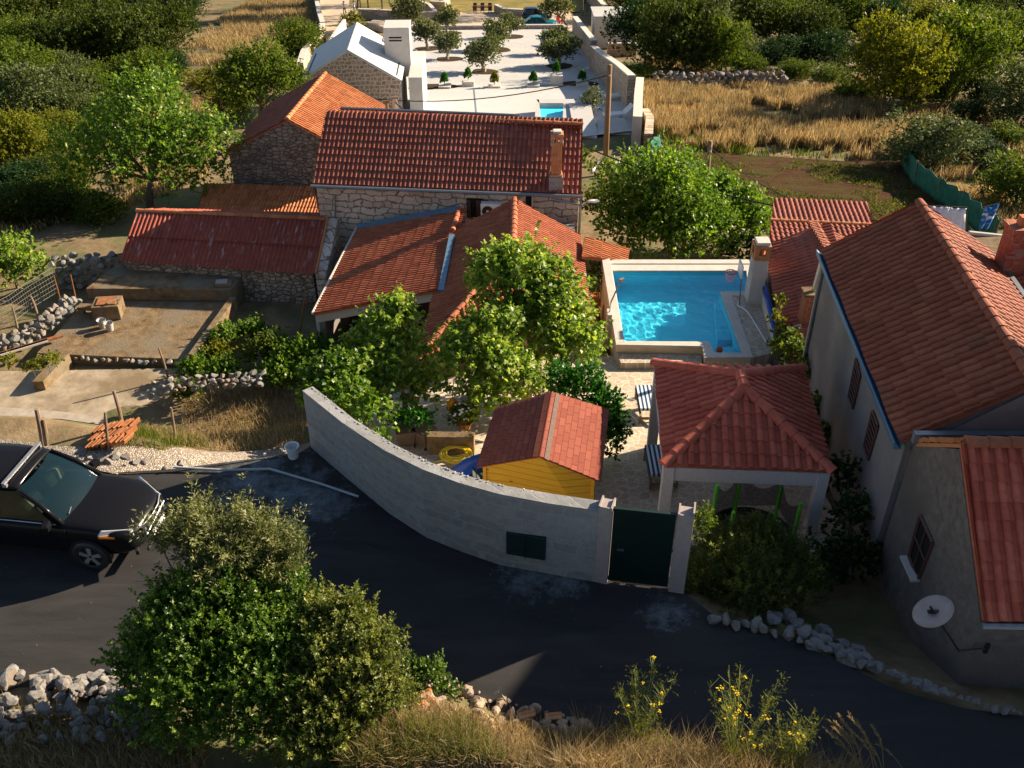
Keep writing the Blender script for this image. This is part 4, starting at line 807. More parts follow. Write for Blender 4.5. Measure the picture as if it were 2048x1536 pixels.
ringwall('surround_wall', Ob, [p.copy() for p in I_], -6.2, zc-.07, mnoisy('cream_wall', (.60, .47, .32), (.70, .57, .41), 3, .9, .3, .006))
Ib = shrink(I_, -.004); 
zbf = -4.15; bs_ = MB(); n = 8; Ii = shrink(I_, .004)
bs_.add([(p.x, p.y, zc-.075) for p in Ii]+[(p.x, p.y, zbf) for p in Ii], [(i, n+i, n+(i+1) % n, (i+1) % n) for i in range(n)]+[tuple(range(n, 2*n))]).build('basin', M['basin'], PL)
st = MB(); a, b, c, d = Ii[6], Ii[5], Ii[4], None
for k in range(4):
    p0_ = P(1428-1.5*k, 705-7*k, zw); f0 = .0+k*.25; q = [Vector((Ii[5].x+.01, Ii[5].y+.01, 0)), Vector((Ii[4].x-.01, Ii[4].y+.01, 0))]; y1 = q[0].y+.28*(k+1)
    st.prism([(q[0].x, q[0].y+.28*k), (q[1].x-.0, q[1].y+.28*k), (q[1].x, y1), (q[0].x, y1)], zbf+.01, zw-.18-.22*k)
st.build('step', M['basin'], PL)
bn = MB(); a = P(1430, 590, zw); bn.prism([(a.x, a.y), (Ii[3].x, Ii[3].y-.05), (Ii[4].x-.02, Ii[4].y+1.3), (Ii[4].x-.45, Ii[4].y+1.3)], zbf+.01, zw-.55); bn.build('bench', M['basin'], PL)
Iw = shrink(I_, .002); rip = lambda x, y: .008*mnoise.noise((x*2.2, y*2.2, 1))+.010*mnoise.noise((x*5.5, y*4.5, 4))
wo = drape('water', [(p.x, p.y) for p in Iw], M['water'], .07, zw, None, hf=rip); wo.parent = PL; wo.location = -ROOT[PL.name]; wo.data.polygons.foreach_set('use_smooth', [True]*len(wo.data.polygons)); wo.cycles.is_caustics_caster = True
for o_ in PL.children:
    if o_.name.split('.')[0] in ('basin', 'step', 'bench'): o_.cycles.is_caustics_receiver = True
back = MB(); a, b = P(1204, 528, zc+.0), P(1500, 528, zc+.0); back.prism([(a.x, a.y-.02), (b.x, b.y-.02), (b.x, b.y+.28), (a.x, a.y+.28)], -6.2, zc+.03); back.build('back_wall', M['coping'], PL, bevel=.01)
lw = MB(); a, b = P(1204, 517, zc+.12), P(1232, 688, zc); c, d = P(1220.5, 517, zc+.12), P(1249, 683, zc); lw.hexa([Vector((p.x, p.y, zc-.06)) for p in (b, d, c, a)], [b+Vector((0, 0, .012)), d+Vector((-.02, 0, .012)), c+Vector((-.02, 0, 0)), a]); lw.build('side_coping', M['coping'], PL)
lf = MB(); lf.prism([(a.x+.02, a.y), (b.x+.02, b.y), (b.x+.18, b.y), (a.x+.18, a.y)], -6.2, lambda p: zc-.062).build('side_wall', MATS['cream_wall'], PL)
sm_ = MB(); a, b, c = P(1240, 702, zc-.32), P(1404, 704, zc-.32), P(1404, 725, zc-.32); sm_.prism([(outer[7].x+.04, outer[7].y-.02), (outer[6].x, outer[6].y-.02), (outer[5].x-.01, c.y-.05), (outer[7].x+.12, c.y-.05)], -4.2, zc-.30); sm_.build('ledge', M['paving'], PL)
# deck right of the pool, its low wall and blue cover roll
dk = [(p.x, p.y) for p in (outer[3], outer[4], P(1546, 704, zc), P(1548, 690, zc), P(1519, 552, zc), P(1505, 540, zc))]+[(outer[1].x, outer[1].y+.25), (outer[2].x, outer[2].y)]
DK = thing('pool_deck', 'raised paved deck on the right side of the near pool', 'deck', (6.8, 27, -3.6)); dkp = [(p[0]+.006, p[1]) for p in dk]
MB().prism(dkp, -5.5, zc-.02).build('slab', M['paving'], DK)
a, b = P(1519, 548, zc+.55), P(1551, 688, zc+.25); m = MB().hexa([Vector((x, y, -5)) for x, y in ((b.x, b.y), (b.x+.16, b.y), (a.x+.16, a.y), (a.x, a.y))], [b, b+Vector((.16, 0, 0)), a+Vector((.16, 0, 0)), a]); m.build('side_wall', M['white'], DK)
CV = thing('pool_cover', 'rolled blue pool cover lying on the low wall beside the annex', 'pool cover', b); MB().tube([a+Vector((.05, .1, .1)), a.lerp(b, .5)+Vector((.06, 0, .08)), b+Vector((.06, .3, .1))], [.11, .1, .07], 10).build('roll', M['blue'], CV, smooth=True); MB().tube([a+Vector((.12, .2, .19)), b+Vector((.13, .4, .16))], .025, 6).build('bar', M['gutter'], CV)
# outdoor fireplace chimney
q = P(1497, 609, zc-.02); CH = thing('outdoor_chimney', 'white rendered fireplace chimney with brick head standing on the pool deck', 'chimney', q); c = q+Vector((.2, .28, 0))
MB().hexa([c+Vector((x*.24, y*.28, 0)) for x, y in ((-1, -1), (1, -1), (1, 1), (-1, 1))], [c+Vector((x*.22, y*.25, 1.55)) for x, y in ((-1, -1), (1, -1), (1, 1), (-1, 1))]).build('shaft', M['white'], CH, bevel=.01)
k = MB()
for x in (-1, 1):
    for y in (-1, 1): k.box(c+Vector((x*.18, y*.2, 1.84)), (.14, .14, .24))
k.box(c+Vector((0, 0, 1.64)), (.5, .54, .16)).box(c+Vector((0, 0, 2.0)), (.5, .54, .09)).box(c+Vector((0, 0, 1.84)), (.06, .5, .24)); k.build('brick_head', M['brick'], CH)
MB().box(c+Vector((0, 0, 2.1)), (.42, .46, .11)).build('cap', M['coping'], CH, bevel=.02)
# basketball hoop
q = P(1479, 607, zc-.02); HP = thing('basketball_hoop', 'basketball hoop on a thin pole with pink and white net over the near pool', 'basketball hoop', q); top = PY(1485, 528, q.y)
MB().tube([q, top], .022, 8).build('pole', M['gutter'], HP); MB().box(top+Vector((-.03, .02, -.18)), (.05, .55, .42)).build('backboard', M['plastic_w'], HP, bevel=.01)
rc = top+Vector((-.33, 0, -.28)); MB().tube([rc+Vector((.17*math.cos(t), .17*math.sin(t), 0)) for t in np.linspace(0, 2*math.pi, 25)], .014, 6).build('rim', M['rust'], HP)
nt_ = MB()
for k in range(12):
    for s in (-1, 1): nt_.tube([rc+Vector((r_*math.cos(t+s*w_), r_*math.sin(t+s*w_), z_)) for t in [k*math.pi/6] for r_, w_, z_ in ((.165, 0, 0), (.15, .26, -.1), (.12, .52, -.2), (.10, .78, -.32))], .008, 4)
nt_.build('net', mplain('pink_cord', (.75, .42, .55), .8, .2), HP)
# white hose on the deck
hp = smooth_path([P(1477, 606, zc), P(1476, 613, zc), P(1492, 622, zc), P(1508, 645, zc), P(1522, 668, zc), P(1532, 684, zc), P(1545, 693, zc)], 6)
HS = thing('white_hose', 'white hose snaking across the pool deck from the hoop pole', 'hose', hp[0]); MB().tube([p+Vector((0, 0, .02)) for p in hp], .026, 6).build('tube', M['plastic_w'], HS, smooth=True)
# ball
q = P(1439, 699.5, zw+.06); BL = thing('ball', 'small red ball floating at the pool steps', 'ball', q); prof = [(.10*math.sin(t), -.10*math.cos(t)) for t in np.linspace(0, math.pi, 13)]; MB().lathe(q, prof, 20).build('ball', mplain('ball_rubber', (.40, .06, .03), .6, .3), BL, smooth=True)
# shower and side post left of the pool
q = P(1211, 720, -3.6); SHW = thing('shower', 'pool shower with slanting arm and wooden head at the left pool wall', 'shower', q); t0 = P(1219, 628, zc+.02)
MB().box((t0.x, t0.y, -3.5), (.16, .4, 1.2)).build('pedestal', M['coping'], SHW, bevel=.01); h0 = Vector((t0.x, t0.y, -2.9)); MB().tube([h0, h0+Vector((.02, 0, .35)), h0+Vector((.32, .25, 1.0))], .025, 8).build('arm', M['metal'], SHW); MB().box(h0+Vector((.34, .27, 1.0)), (.16, .1, .06), .6).build('head', M['wood'], SHW)
q = P(1211, 600, -3.2); MB().tube([Vector((q.x-.05, q.y, -4.9)), Vector((q.x-.05, q.y, -3.4))], .03, 6).build('rail', M['rust'], SHW)
# sun loungers half hidden by the gazebo
def lounger(u, v, zz, lab, L=1.0):
    q = P(u, v, zz); T = thing('deck_chair', lab, 'deck chair', Vector((q.x, q.y, zz)), 'striped deck chairs by the gazebo'); f = MB()
    for sx in (-.3, .3):
        f.box(q+Vector((sx, .45, .28)), (.05, 1.3, .06)); 
        for yy in (-.12, 1.0): f.box(q+Vector((sx, yy, .13)), (.05, .06, .26))
    f.box(q+Vector((0, -.15, .2)), (.6, .05, .05)).box(q+Vector((0, -.02, .1)), (.6, .05, .05)); f.build('frame', M['wood'], T)
    MB().box(q+Vector((0, .55, .37)), (.64, 1.1, .09)).build('cushion', M['stripe'], T, bevel=.02); return T
lounger(1301, 842, -2.95, 'blue and white striped deck chair by the gazebo, nearer the pool')
lounger(1324, 975, -2.3, 'blue and white striped deck chair by the front gazebo pillar, nearer the gate')
# steps down from the gate
stp = MB()
for k in range(7): stp.box((2.2, 12.75+.36*k, -.35-.24*k), (1.45, .40, .14))
stp.prism([(1.5, 12.4), (2.9, 12.4), (2.9, 15.3), (1.5, 15.3)], -3, lambda p: -.42 if p[1] < 13 else -2.0)
ST_ = thing('garden_steps', 'stone steps going down behind the dark green gate', 'steps', (2.2, 14, -2)); stp.build('treads', M['paving'], ST_)
for i, (y_, z_) in enumerate(((16.75, -2.04), (17.25, -2.14), (17.75, -2.25))): pass
# ------------------------------------------------------------------ vegetation
LM = {
 'courtol': mleaf('leaf_court_olive', ((0, (0.07, 0.09, 0.045)), (0.6, (0.16, 0.185, 0.09)), (1, (0.32, 0.33, 0.18))), .3, .45),
 'oak': mleaf('leaf_dark', ((0, (0.022, 0.041, 0.009)), (0.6, (0.067, 0.095, 0.017)), (1, (0.159, 0.171, 0.032))), .3, .5),
 'olive': mleaf('leaf_olive', ((0, (0.049, 0.073, 0.027)), (0.6, (0.116, 0.146, 0.061)), (1, (0.244, 0.268, 0.134))), .25, .5),
 'mid': mleaf('leaf_mid', ((0, (0.034, 0.068, 0.010)), (0.6, (0.104, 0.152, 0.020)), (1, (0.232, 0.256, 0.037))), .4, .45),
 'yel': mleaf('leaf_yellowish', ((0, (0.067, 0.085, 0.010)), (0.6, (0.171, 0.183, 0.020)), (1, (0.342, 0.305, 0.037))), .4, .45),
 'fig': mleaf('leaf_fig', ((0, (0.076, 0.152, 0.025)), (0.55, (0.214, 0.320, 0.054)), (0.95, (0.458, 0.519, 0.122)), (1, (0.839, 0.686, 0.076))), .5, .34, .5),
 'walnut': mleaf('leaf_walnut', ((0, (0.037, 0.091, 0.010)), (0.55, (0.110, 0.207, 0.022)), (1, (0.281, 0.366, 0.055))), .45, .35, .5),
 'citrus': mleaf('leaf_citrus', ((0, (0.012, 0.073, 0.007)), (0.6, (0.037, 0.165, 0.015)), (1, (0.110, 0.268, 0.030))), .4, .35, .5),
 'mastic2': mleaf('leaf_mastic_light', ((0, (0.037, 0.055, 0.010)), (0.6, (0.134, 0.165, 0.032)), (1, (0.342, 0.342, 0.098))), .35, .38, .5, 1.2),
 'mastic': mleaf('leaf_mastic', ((0, (0.022, 0.059, 0.007)), (0.6, (0.079, 0.152, 0.017)), (1, (0.244, 0.329, 0.061))), .32, .33, .5, 1.2),
 'oliv2': mleaf('leaf_grey_olive', ((0, (0.049, 0.067, 0.022)), (0.6, (0.134, 0.152, 0.055)), (1, (0.354, 0.342, 0.159))), .28, .4, .4, 1.2),
 'rose': mleaf('leaf_rosemary', ((0, (0.024, 0.044, 0.012)), (0.6, (0.073, 0.104, 0.022)), (1, (0.244, 0.244, 0.049))), .3, .5, .3, 1.5),
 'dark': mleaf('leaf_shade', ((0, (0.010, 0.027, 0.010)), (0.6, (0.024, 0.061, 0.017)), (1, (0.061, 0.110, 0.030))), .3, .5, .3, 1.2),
}
def leaf_arrays(blobs, nsp, per, L, ls, asp=.45, up=.35, seed=0, shell=.55, droop=0.0):
    """sprays of leaves spread through ellipsoids; blobs = (cx, cy, cz, rx, ry, rz)"""
    r = np.random.default_rng(seed); B = np.array(blobs, float); wts = (B[:, 3]*B[:, 4]+B[:, 3]*B[:, 5]+B[:, 4]*B[:, 5]); wts /= wts.sum()
    bi = r.choice(len(B), nsp, p=wts); d = r.normal(size=(nsp, 3)); d /= np.linalg.norm(d, axis=1)[:, None]; d[:, 2] = np.where(d[:, 2] < -.45, -d[:, 2], d[:, 2])
    rad = shell+(1-shell)*r.random(nsp)**.6; rad *= 1+.16*np.sin(d[:, 0]*5+bi)+.12*np.sin(d[:, 1]*7+d[:, 2]*6+bi*2)
    c = B[bi, :3]+d*B[bi, 3:]*rad[:, None]
    td = d+r.normal(scale=.45, size=(nsp, 3))+np.array([0, 0, up]); td /= np.linalg.norm(td, axis=1)[:, None]
    tl = L*(.6+.8*r.random(nsp)); n = nsp*per; si = np.repeat(np.arange(nsp), per); t = r.random(n)
    rv = r.normal(size=(n, 3)); ax = td[si]; rv -= ax*(rv*ax).sum(1)[:, None]; rv /= np.linalg.norm(rv, axis=1)[:, None]+1e-9
    pos = c[si]+ax*(t*tl[si])[:, None]+rv*(L*.16*r.random(n))[:, None]
    ld = ax*(.35+.5*r.random(n))[:, None]+rv*.8; ld[:, 2] -= droop; ld /= np.linalg.norm(ld, axis=1)[:, None]
    nn = r.normal(scale=.75, size=(n, 3))+np.array([.55, -.05, .75]); sd = np.cross(ld, nn); sd /= np.linalg.norm(sd, axis=1)[:, None]+1e-9
    sz = ls*(.5+.95*r.random(n)); ext = np.where(r.random(nsp) < .07, .35, 0.0); pos = pos+(d*B[bi, 3:]*ext[:, None])[si]; l2 = (ld*(sz/2)[:, None]); s2 = sd*(sz*asp/2)[:, None]; nv = np.cross(sd, ld)*(sz*.08)[:, None]
    V = np.stack([pos-l2, pos+s2+nv-l2*.1, pos+l2, pos-s2+nv-l2*.1], 1).reshape(-1, 3)
    F = np.arange(n*4).reshape(n, 4); rn = np.clip(.62*r.random(nsp)[si]+.38*r.random(n), 0, 1)
    return V, F, rn
def limbs(mb, base, blobs, r0, seed=0, k=6, n=7):
    jr = random.Random(seed); base = Vector(base); C = [Vector(b[:3]) for b in blobs]; top = sum(C, Vector())/len(C)
    fork = base.lerp(top, .45)+Vector((jr.uniform(-.1, .1), jr.uniform(-.1, .1), 0))*(top-base).length*.4
    mb.tube(smooth_path([base-Vector((0, 0, .1)), base.lerp(fork, .5)+Vector((jr.uniform(-.05, .05), 0, 0)), fork], 4), [r0*(1.25-.5*i/8) for i in range(9)], n)
    for i in range(k):
        c = C[i % len(C)]; q = c+Vector((jr.uniform(-.5, .5)*blobs[i % len(C)][3], jr.uniform(-.5, .5)*blobs[i % len(C)][4], jr.uniform(-.2, .6)*blobs[i % len(C)][5])); mdl = fork.lerp(q, .5)+Vector((jr.uniform(-.1, .1), jr.uniform(-.1, .1), .08))*(q-fork).length
        pts = smooth_path([fork, mdl, q], 4); mb.tube(pts, [r0*.6*(1-.8*j/8) for j in range(9)], 5)
        for t in (4, 6):
            e = pts[t]+Vector((jr.uniform(-1, 1), jr.uniform(-1, 1), jr.uniform(-.1, .8))).normalized()*(q-fork).length*.4; mb.tube([pts[t], pts[t].lerp(e, .5)+Vector((0, 0, .03)), e], [r0*.25, r0*.17, r0*.06], 4)
def plant(name, label, cat, base, blobs, lm, nsp, per, L, ls, asp=.45, r0=.06, up=.35, group=None, seed=1, part='crown', stem='trunk', bark='bark', k=6, shell=.5, droop=0.0, shoots=None):
    base = Vector(base); T = thing(name, label, cat, base, group)
    V, F, rn = leaf_arrays([(b[0]-base.x, b[1]-base.y, b[2]-base.z)+tuple(b[3:]) for b in blobs], nsp, per, L, ls, asp, up, seed, shell, droop)
    if shoots:
        V2, F2, r2 = leaf_arrays([(b[0]-base.x, b[1]-base.y, b[2]-base.z)+tuple(b[3:]) for b in blobs], shoots[0], shoots[2], shoots[1], ls, asp, 1.3, seed+5, .8); V = np.concatenate([V, V2]); F = np.concatenate([F, F2+len(V)-len(V2)]); rn = np.concatenate([rn, np.clip(r2+.15, 0, 1)])
    link_mesh(part, np_mesh(part, V, F, rn), LM[lm], T)
    mb = MB(); limbs(mb, base, blobs, r0, seed, k); mb.build(stem, M[bark], T, smooth=True); return T
def pb(u, v, Y, rp, asp=1.0):           # blob centred where u, v looks at depth Y, radius rp picture points
    p = PY(u, v, Y); m = pxm(p); return (p.x, p.y, p.z, rp*m, rp*m*.95, rp*m*asp)

# --- prototypes for the scattered trees (unit height) and their copies
PROTO = {}
def proto(key, lm, nb, nsp, per, ls, flat=.42, bark='bark', seed=0, L=.10, tr=.022, low=.1):
    jr = random.Random(seed); bl = [(0, 0, .55, .38, .38, .36), (0, 0, .3+low*.6, .42, .42, .26)]+([(0, 0, .15, .36, .36, .15)] if low < .2 else [])
    for i in range(nb):
        t = i*2.4+jr.random(); r_ = .2+.22*jr.random(); bl.append((r_*math.cos(t), r_*math.sin(t), low+.06+.58*jr.random(), .17+.12*jr.random(), .17+.12*jr.random(), .16+.1*jr.random()))
    V, F, rn = leaf_arrays(bl, nsp, per, L, ls, .55, .35, seed, .5); cm = np_mesh('crown', V, F, rn); cm.materials.append(LM[lm])
    mb = MB(); limbs(mb, (0, 0, 0), bl, tr, seed, 6, 6); tm = bpy.data.meshes.new('trunk'); tm.from_pydata(mb.v, [], mb.f); tm.materials.append(M[bark]); PROTO[key] = (cm, tm)
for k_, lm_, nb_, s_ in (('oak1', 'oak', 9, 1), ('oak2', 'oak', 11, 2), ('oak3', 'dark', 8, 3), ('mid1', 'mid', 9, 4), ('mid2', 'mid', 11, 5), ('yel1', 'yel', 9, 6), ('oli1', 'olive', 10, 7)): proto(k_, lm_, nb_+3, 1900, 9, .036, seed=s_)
proto('court1', 'courtol', 7, 900, 9, .06, seed=21, bark='barkpale', tr=.06, low=.22, L=.09); proto('court2', 'courtol', 8, 900, 9, .06, seed=22, bark='barkpale', tr=.075, low=.25, L=.1)
proto('pine1', 'oak', 7, 500, 9, .035, seed=31, tr=.016, low=.55)
def put(key, name, label, cat, loc, H, Wd, group=None, rz=0, tilt=0):
    T = thing(name, label, cat, loc, group, rz); T.scale = (Wd, Wd*.95, H)
    for nm_, me in zip(('crown', 'trunk'), PROTO[key]):
        o = bpy.data.objects.new(nm_, me); COL.objects.link(o); o.parent = T; ROOT[o.name] = Vector(loc)
    return T
def px_tree(key, name, label, cat, u, vb, hpx, wpx, group=None, rz=0):
    b = G(u, vb); m = pxm(b); return put(key, name, label, cat, b-Vector((0, 0, .1)), hpx*m*1.06, wpx*m*1.12, group, rz)
# wood at the upper left
jr = random.Random(5); gi = 0
for u, vb, h, w_, k_ in ((30, 95, 95, 110, 'oak1'), (110, 85, 90, 110, 'oak2'), (190, 70, 85, 100, 'oak1'), (265, 60, 80, 95, 'oak3'), (330, 48, 70, 85, 'oak2'), (60, 150, 95, 115, 'mid1'), (135, 155, 110, 115, 'oak1'), (205, 150, 115, 110, 'oak2'), (275, 150, 120, 120, 'oak1'), (335, 140, 115, 100, 'oak2'), (365, 75, 85, 60, 'oak3'), (-30, 140, 100, 100, 'oak2'), (0, 40, 80, 100, 'mid2'), (80, 35, 80, 100, 'oak3'), (160, 25, 70, 90, 'oak1'), (240, 15, 70, 90, 'oak2'), (310, 5, 60, 90, 'oak1'), (390, 20, 60, 60, 'oak3'), (352, 172, 62, 54, 'oak3')):
    px_tree(k_, 'evergreen_tree', 'dense dark evergreen tree in the wood at the upper left of the photo', 'tree', u, vb, h, w_, 'trees of the upper left wood', jr.random()*6)
for u, vb, h, w_, k_, lab in ((30, 215, 110, 120, 'mid2', 'leafy mid green bush at the left edge in front of the dark wood'), (62, 268, 120, 125, 'oli1', 'rounded grey olive bush at the left edge'), (150, 235, 85, 100, 'oli1', 'small grey-green bush right of the rounded olive bush'), (188, 225, 80, 70, 'mid1', 'small dark green bush beside the clearing of dry grass'), (45, 355, 110, 110, 'yel1', 'bright yellow-green bush at the left edge, the brightest one there'), (30, 410, 70, 130, 'oak3', 'shaded dark bush below the bright yellow-green one'), (110, 340, 70, 90, 'oak2', 'shaded low bush right of the bright yellow-green bush')):
    px_tree(k_, 'bush', lab, 'bush', u, vb, h, w_, None, jr.random()*6)
for u, v in ((-20, 190), (90, 195), (150, 190), (200, 185), (250, 190), (110, 245), (165, 262), (200, 265), (10, 260), (90, 300), (130, 290), (-20, 310), (15, 310), (100, 375), (75, 400), (-25, 400), (-10, 450), (50, 445), (90, 440), (130, 420), (170, 430), (210, 440), (150, 385), (230, 230), (300, 185), (430, 190), (465, 235), (610, 120), (595, 190)):
    px_tree(jr.choice(['mid1', 'mid2', 'oak2', 'yel1', 'oli1', 'mid1']), 'scrub_bush', 'low scrub bush among the mixed green scrub at the upper left', 'bush', u, v, jr.uniform(45, 75), jr.uniform(65, 95), 'scrub bushes at the upper left', jr.random()*6)
for u, v in ((1275, 160), (1500, 150), (1590, 160), (1660, 170), (1700, 205), (1930, 250), (1960, 215), (2010, 290), (1940, 300), (1990, 350), (1560, 120), (1480, 120), (1740, 130), (1880, 140)):
    px_tree(jr.choice(['mid1', 'mid2', 'oak3', 'oli1', 'mid1']), 'scrub_bush', 'low scrub bush at the foot of the upper right wood', 'bush', u, v, jr.uniform(28, 50), jr.uniform(45, 75), 'scrub bushes at the upper right', jr.random()*6)
b_ = G(300, 418); plant('mulberry_tree', 'wide airy light green tree left of the stone barn', 'tree', b_, [pb(300, 265, b_.y-.5, 75), pb(230, 300, b_.y, 70), pb(370, 290, b_.y+.5, 75), pb(300, 335, b_.y-1, 85, .8), pb(180, 335, b_.y, 55), pb(400, 350, b_.y, 55), pb(320, 200, b_.y+1, 50), pb(260, 190, b_.y+1, 34), pb(430, 280, b_.y, 40)], 'walnut', 2550, 9, .55, 0.151, .6, .16, seed=41, k=12, shell=.35)
b_ = G(525, 250); plant('walnut_tree', 'rounded green tree behind the stone barn roof, left of the white house', 'tree', b_, [pb(525, 150, b_.y, 55), pb(480, 170, b_.y, 45), pb(570, 165, b_.y, 40), pb(520, 200, b_.y-1, 60)], 'mid', 1530, 9, .6, 0.173, .6, .18, seed=42, shell=.45)
b_ = G(35, 575); plant('fig_bush', 'bright green fig bush on the dry stone wall at the left edge', 'bush', b_, [pb(25, 520, b_.y, 42), pb(65, 530, b_.y, 30), pb(0, 545, b_.y-.4, 35)], 'fig', 420, 8, .3, .14, .7, .05, seed=43, shell=.4)
# the big walnut beside the near pool
b_ = P(1345, 505, -5.6); plant('walnut_tree', 'big bright green walnut tree behind the near pool', 'tree', b_, [pb(1290, 390, b_.y, 75), pb(1350, 420, b_.y-.6, 90), pb(1260, 450, b_.y-.5, 65), pb(1400, 470, b_.y-.6, 70), pb(1320, 480, b_.y-1, 70), pb(1235, 410, b_.y+.3, 40), pb(1350, 360, b_.y+.6, 40)], 'walnut', 3150, 9, .5, 0.141, .6, .16, seed=44, k=10, shell=.45)
b_ = P(1465, 500, -6.0); plant('walnut_tree', 'lower bright green tree right of the big walnut, reaching towards the tilled field', 'tree', b_, [pb(1440, 410, b_.y+.5, 45), pb(1490, 430, b_.y, 42), pb(1460, 460, b_.y, 50), pb(1515, 450, b_.y, 26), pb(1425, 380, b_.y+1, 26)], 'walnut', 1360, 9, .45, 0.141, .6, .1, seed=45, shell=.45)
b_ = P(1195, 395, -5.9); plant('ivy', 'shaded ivy and low shrubs at the right corner of the stone house', 'plant', b_, [pb(1172, 330, 36.5, 12, 2.2), pb(1215, 350, 38, 22), pb(1180, 410, 34.5, 16, 1.4), pb(1250, 345, 39, 25)], 'mid', 300, 8, .3, .13, .6, .04, seed=46)
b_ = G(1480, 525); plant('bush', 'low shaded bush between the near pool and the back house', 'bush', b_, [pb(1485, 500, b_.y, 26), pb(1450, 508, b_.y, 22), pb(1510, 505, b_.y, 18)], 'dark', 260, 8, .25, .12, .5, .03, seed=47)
# wood at the upper right
for u, vb, h, w_, k_ in ((1290, 125, 120, 110, 'oak3'), (1340, 145, 150, 120, 'oak1'), (1400, 140, 135, 105, 'oli1'), (1440, 150, 105, 80, 'mid1'), (1500, 90, 100, 90, 'oak2'), (1560, 85, 85, 95, 'mid2'), (1620, 95, 80, 90, 'oak1'), (1685, 80, 95, 95, 'mid1'), (1270, 40, 80, 90, 'oak1'), (1380, 40, 80, 100, 'oak2'), (1450, 40, 80, 90, 'mid2'), (1530, 25, 70, 90, 'yel1'), (1610, 30, 70, 90, 'oak1'), (1700, 20, 60, 90, 'mid1'), (1790, 45, 75, 95, 'oak2'), (1870, 40, 70, 90, 'mid1'), (1950, 60, 80, 90, 'oak1'), (2020, 50, 80, 90, 'oak2'), (1930, 110, 80, 80, 'mid2'), (1990, 120, 80, 90, 'mid1'), (2050, 115, 80, 90, 'oak1'), (1760, 90, 80, 80, 'oak3'), (1840, 85, 70, 90, 'yel1'), (1570, 140, 60, 90, 'oak3'), (1650, 140, 70, 80, 'oak3')):
    px_tree(k_, 'evergreen_tree', 'dense evergreen tree in the wood at the upper right of the photo', 'tree', u, vb, h, w_, 'trees of the upper right wood', jr.random()*6)
for u, vb, h, w_, k_, lab, nm_ in ((1765, 222, 165, 140, 'yel1', 'large yellow-green tree standing out in front of the right wood', 'broad_tree'), (1905, 200, 150, 150, 'mid1', 'large rounded mid green tree right of the yellow-green one', 'broad_tree'), (1880, 215, 110, 55, 'mid2', 'slim bright bush growing at the foot of the two large trees', 'bush'), (1830, 205, 110, 100, 'oak3', 'dark shaded bush between the two large trees', 'bush'), (2030, 250, 100, 110, 'oli1', 'grey-green bush at the right edge below the wood', 'bush'), (1852, 335, 95, 135, 'oli1', 'rounded grey olive bush behind the green netting fence', 'bush'), (2025, 415, 95, 120, 'mid1', 'bright green bush at the right edge above the laundry', 'bush'), (1965, 330, 45, 70, 'oak3', 'small shaded bush right of the olive bush by the netting', 'bush')):
    px_tree(k_, nm_, lab, 'tree' if nm_ != 'bush' else 'bush', u, vb, h, w_, None, jr.random()*6)
# --- trees and shrubs of the patio
b_ = P(1085, 790, -3.0); plant('fig_tree', 'large fig tree with glossy leaves in front of the patio house roof', 'tree', b_, [pb(1035, 575, 23.6, 75), pb(1105, 630, 23.2, 75), pb(985, 560, 23.8, 50), pb(1130, 700, 22.6, 60), pb(1060, 670, 22.8, 75), pb(1165, 690, 22.4, 30), pb(1010, 520, 24.0, 28), pb(1110, 560, 23.6, 35)], 'fig', 2400, 8, .35, 0.136, .62, .10, seed=51, bark='barkpale', k=10, shell=.4, droop=.35)
b_ = P(925, 838, -2.75); plant('fig_tree', 'paler fig tree in the middle of the yard, left of the large fig', 'tree', b_, [pb(960, 690, 21.6, 58), pb(925, 745, 21.0, 55), pb(1000, 740, 21.0, 60), pb(975, 800, 20.4, 48), pb(1060, 770, 20.6, 30), pb(915, 690, 21.8, 28), pb(1010, 660, 21.8, 30)], 'fig', 1394, 8, .35, 0.132, .6, .08, seed=52, bark='barkpale', k=10, shell=.35, droop=.5)
b_ = P(815, 830, -3.0); plant('fig_tree', 'fig tree in front of the open porch, its branches bare near the ground', 'tree', b_, [pb(785, 655, 22.4, 48), pb(745, 715, 22.0, 55), pb(825, 720, 21.8, 42), pb(720, 760, 21.4, 50), pb(790, 780, 21.0, 45), pb(850, 780, 21.0, 28), pb(800, 620, 22.6, 24)], 'fig', 1360, 8, .35, 0.132, .6, .08, seed=53, bark='barkpale', k=10, shell=.35, droop=.45)
b_ = P(670, 850, -3.4); plant('grape_vine', 'grape vine thicket behind the left end of the grey wall', 'vine', b_, [pb(655, 760, 20.4, 42), pb(690, 810, 19.6, 52), pb(640, 800, 19.8, 35), pb(740, 840, 19.0, 42), pb(700, 750, 20.6, 40)], 'walnut', 600, 8, .3, .12, .8, .04, seed=54, shell=.4, droop=.4)
b_ = P(1185, 870, -2.9); plant('citrus_tree', 'round bright green citrus tree behind the play house', 'tree', b_, [pb(1165, 790, 19.3, 50), pb(1205, 830, 19.0, 46), pb(1225, 870, 18.7, 30), pb(1125, 765, 19.6, 30), pb(1190, 880, 18.6, 40)], 'citrus', 1300, 10, .20, .09, .55, .06, seed=55, shell=.5)
b_ = P(1130, 765, -3.5); plant('bush', 'pale feathery shrub between the large fig and the citrus tree', 'bush', b_, [pb(1105, 755, 21.4, 24), pb(1130, 745, 21.6, 20)], 'oliv2', 160, 8, .25, .09, .3, .02, seed=56)
